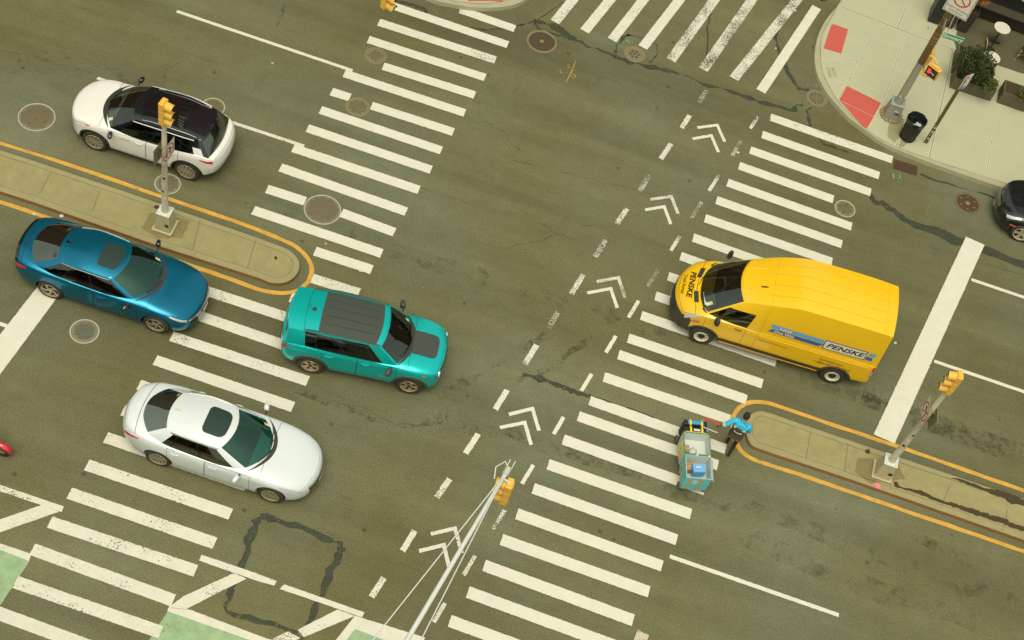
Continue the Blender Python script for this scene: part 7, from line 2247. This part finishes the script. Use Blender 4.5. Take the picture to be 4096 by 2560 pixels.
driver(cmp_, -.27, .36, .70, tan_j, 'driver in a tan jacket at the wheel of the white SUV')
driver(van, .88, .42, .95, grey_j, 'driver in a grey shirt at the wheel of the yellow van')
driver(q50, -.25, -.36, .50, red_j, 'front passenger in a red top inside the pearl white sedan')
mb = MB(); mb.box((0, 0, 0), (.30, .42, .006), 0, Matrix.Rotation(.25, 3, 'Z')); ob = mb.obj('paper_sheet', [lining_m]); ob.matrix_basis = van.matrix_basis @ Matrix.Translation((2.02, .45, 1.36)) @ Matrix.Rotation(.15, 4, 'Y'); tag(ob, 'white paper sheet lying on the dashboard of the yellow van', 'paper')
# ---------------------------------------------------------------- red scooter poking in at the left edge
sq = Vector(G(8, 1818, 0))
sc_ = empty('motor_scooter', tuple(sq)); tag(sc_, 'red scooter whose rounded red nose enters at the left edge', 'scooter')
red_p = paintmat('scooter_red', '#d8343a', .8, .2)
mb = MB(); mb.lathe([(.12, .05), (.20, .05), (.225, .03), (.225, -.03), (.20, -.05), (.12, -.05)], 28, Matrix.Translation((0, 0, .225)) @ Matrix.Rotation(PI / 2, 4, 'X')); fw_ = mb.obj('wheel', [rubber], sc_)
mb = MB(); mb.lathe([(.12, .04), (.03, .05), (.03, -.05), (.12, -.04)], 20, Matrix.Translation((0, 0, .225)) @ Matrix.Rotation(PI / 2, 4, 'X')); mb.obj('rim', [alloy], fw_)
mb = MB(); mb.grid(lambda a, v: Vector((.27 * math.cos(a), (v - .5) * .17 * (1 if True else 0), .24 + .26 * math.sin(a) + .05 * (1 - (2 * v - 1) ** 2))), np.linspace(-.1, 2.6, 16), np.linspace(0, 1, 9), 0, True); mb.obj('front_fender', [red_p], sc_)
skin_mesh('front_apron', [((-.10, 0, .45), .14, .10), ((-.18, 0, .75), .16, .08), ((-.28, 0, 1.0), .12, .10), ((-.30, 0, 1.06), .06, .06)], [(0, 1), (1, 2), (2, 3)], red_p, sc_, 2, 0)
skin_mesh('body', [((-.5, 0, .32), .15, .07), ((-.85, 0, .42), .17, .14), ((-1.2, 0, .62), .17, .15), ((-1.5, 0, .66), .12, .10)], [(0, 1), (1, 2), (2, 3)], red_p, sc_, 2, 0)
mb = MB(); mb.box((-1.05, 0, .80), (.7, .28, .10), 0, bev=.04); mb.obj('saddle', [seat_bk], sc_)
mb = MB(); mb.tube([(-.32, -.34, 1.05), (-.28, -.1, 1.06), (-.28, .1, 1.06), (-.32, .34, 1.05)], .016, 8); mb.obj('handlebar', [black_plastic], sc_)
mb = MB(); mb.lathe([(.12, .05), (.20, .05), (.225, .03), (.225, -.03), (.20, -.05), (.12, -.05)], 28, Matrix.Translation((-1.3, 0, .225)) @ Matrix.Rotation(PI / 2, 4, 'X')); mb.obj('wheel', [rubber], sc_)
# ---------------------------------------------------------------- litter
pap = mat('newspaper', '#cfc6a2', .9, var=.1, col2='#b86a55', scale=16, thr=(.56, .62))
np_ = Vector(G(2558, 2555, 0))
mb = MB(); mb.grid(lambda u, v: Vector((.30 * (u - .5) + .05 * v, .42 * (v - .5) - .06 * u, .022 + .02 * math.sin(5 * u + 3 * v))), np.linspace(0, 1, 8), np.linspace(0, 1, 8), 0, False)
o = mb.obj('newspaper', [pap]); o.location = (np_.x, np_.y, 0.0); tag(o, 'crumpled printed newspaper lying by the bottom edge', 'litter')
mb = MB(); mb.grid(lambda u, v: Vector((.15 * (u - .5), .16 * (v - .5), .006 + .006 * math.sin(6 * u))), np.linspace(0, 1, 5), np.linspace(0, 1, 4), 0, False)
o = mb.obj('pink_note', [mat('pink_paper', '#f0828a', .8)]); q = G(3511, 1944, KH); o.location = q; o.rotation_euler = (0, 0, .2); tag(o, 'small pink paper square on the right island kerb', 'litter')
scr = [(137, 858, 'white scrap beside the left island kerb', '#ddd8c4'), (246, 866, 'tiny white scrap between the blue sedan and island', '#ddd8c4'), (1090, 254, 'crumpled pale scrap alone in the upper left lane', '#b9bb9c'), (1304, 976, 'small orange scrap below the largest crosswalk cover', '#e0862f'), (3579, 1373, 'pale scrap between the van and stop line', '#cfd0be'), (2951, 612, 'white scrap beside the upper bike lane dash', '#dddccb'), (1441, 1085, 'white scrap above the teal SUV', '#dddccb'), (3102, 195, 'white scrap left of the corner crosswalk bar', '#e5e2d0'), (3180, 44, 'white scrap by the top right crosswalk bar', '#e5e2d0'), (3992, 753, 'white scrap in front of the black car', '#e5e2d0')]
for px_, py_, lab, cc in scr:
    mb = MB(); n_ = 7
    r0 = .035 + .02 * random.random()
    mb.add([(r0 * (.6 + .6 * random.random()) * math.cos(a), r0 * (.6 + .6 * random.random()) * math.sin(a), .016 + .01 * random.random()) for a in np.linspace(0, 2 * PI, n_ + 1)[:-1]] + [(0, 0, .035)], [(i, (i + 1) % n_, n_) for i in range(n_)], 0)
    o = mb.obj('litter_scrap', [mat('scrap_' + cc[1:], cc, .9)]); o.location = G(px_, py_, 0); tag(o, lab, 'litter', 'scraps of litter on the road')
# ================================================================ LIGHT, SKY AND CAMERA
w = bpy.data.worlds.new('World'); SC.world = w; w.use_nodes = True
nt = w.node_tree
bg = nt.nodes['Background']
sky = nt.nodes.new('ShaderNodeTexSky')
sky.sky_type = 'NISHITA'; sky.sun_disc = False
SUN_EL, SUN_ROT = rad(72), PI
sky.sun_elevation = SUN_EL; sky.sun_rotation = SUN_ROT
sky.air_density = 1.6; sky.dust_density = 4.0; sky.ozone_density = 1.0
hs = nt.nodes.new('ShaderNodeHueSaturation')
hs.inputs['Saturation'].default_value = 0.35
mt = nt.nodes.new('ShaderNodeMix'); mt.data_type = 'RGBA'; mt.blend_type = 'MULTIPLY'
mt.inputs[0].default_value = 1.0; mt.inputs[7].default_value = (0.98, 1.0, 0.80, 1)
nt.links.new(sky.outputs[0], hs.inputs['Color']); nt.links.new(hs.outputs[0], mt.inputs[6])
nt.links.new(mt.outputs[2], bg.inputs['Color'])
bg.inputs['Strength'].default_value = 0.14
sd = bpy.data.lights.new('sun', 'SUN'); sd.energy = 1.15; sd.angle = rad(38); sd.color = (1.0, 0.93, 0.72)
so = bpy.data.objects.new('sun', sd); COL.objects.link(so)
dirv = Vector((math.sin(SUN_ROT) * math.cos(SUN_EL), math.cos(SUN_ROT) * math.cos(SUN_EL), math.sin(SUN_EL)))
so.rotation_euler = dirv.to_track_quat('Z', 'Y').to_euler()
cd = bpy.data.cameras.new('camera'); cam = bpy.data.objects.new('camera', cd); COL.objects.link(cam)
cd.sensor_width = 36.0; cd.sensor_fit = 'HORIZONTAL'; cd.lens = FPX / 4096 * 36.0
cd.clip_start = 0.5; cd.clip_end = 2000
Mc = Matrix((RIGHT, UP, BACK)).transposed().to_4x4(); Mc.translation = CAM
cam.matrix_world = Mc
SC.camera = cam
vs = SC.view_settings
vs.view_transform = 'Standard'; vs.look = 'None'; vs.gamma = 1.0; vs.use_curve_mapping = False
vs.exposure = 0.34
SC.cycles.max_bounces = 8; SC.cycles.transparent_max_bounces = 12
SC.cycles.use_denoising = True
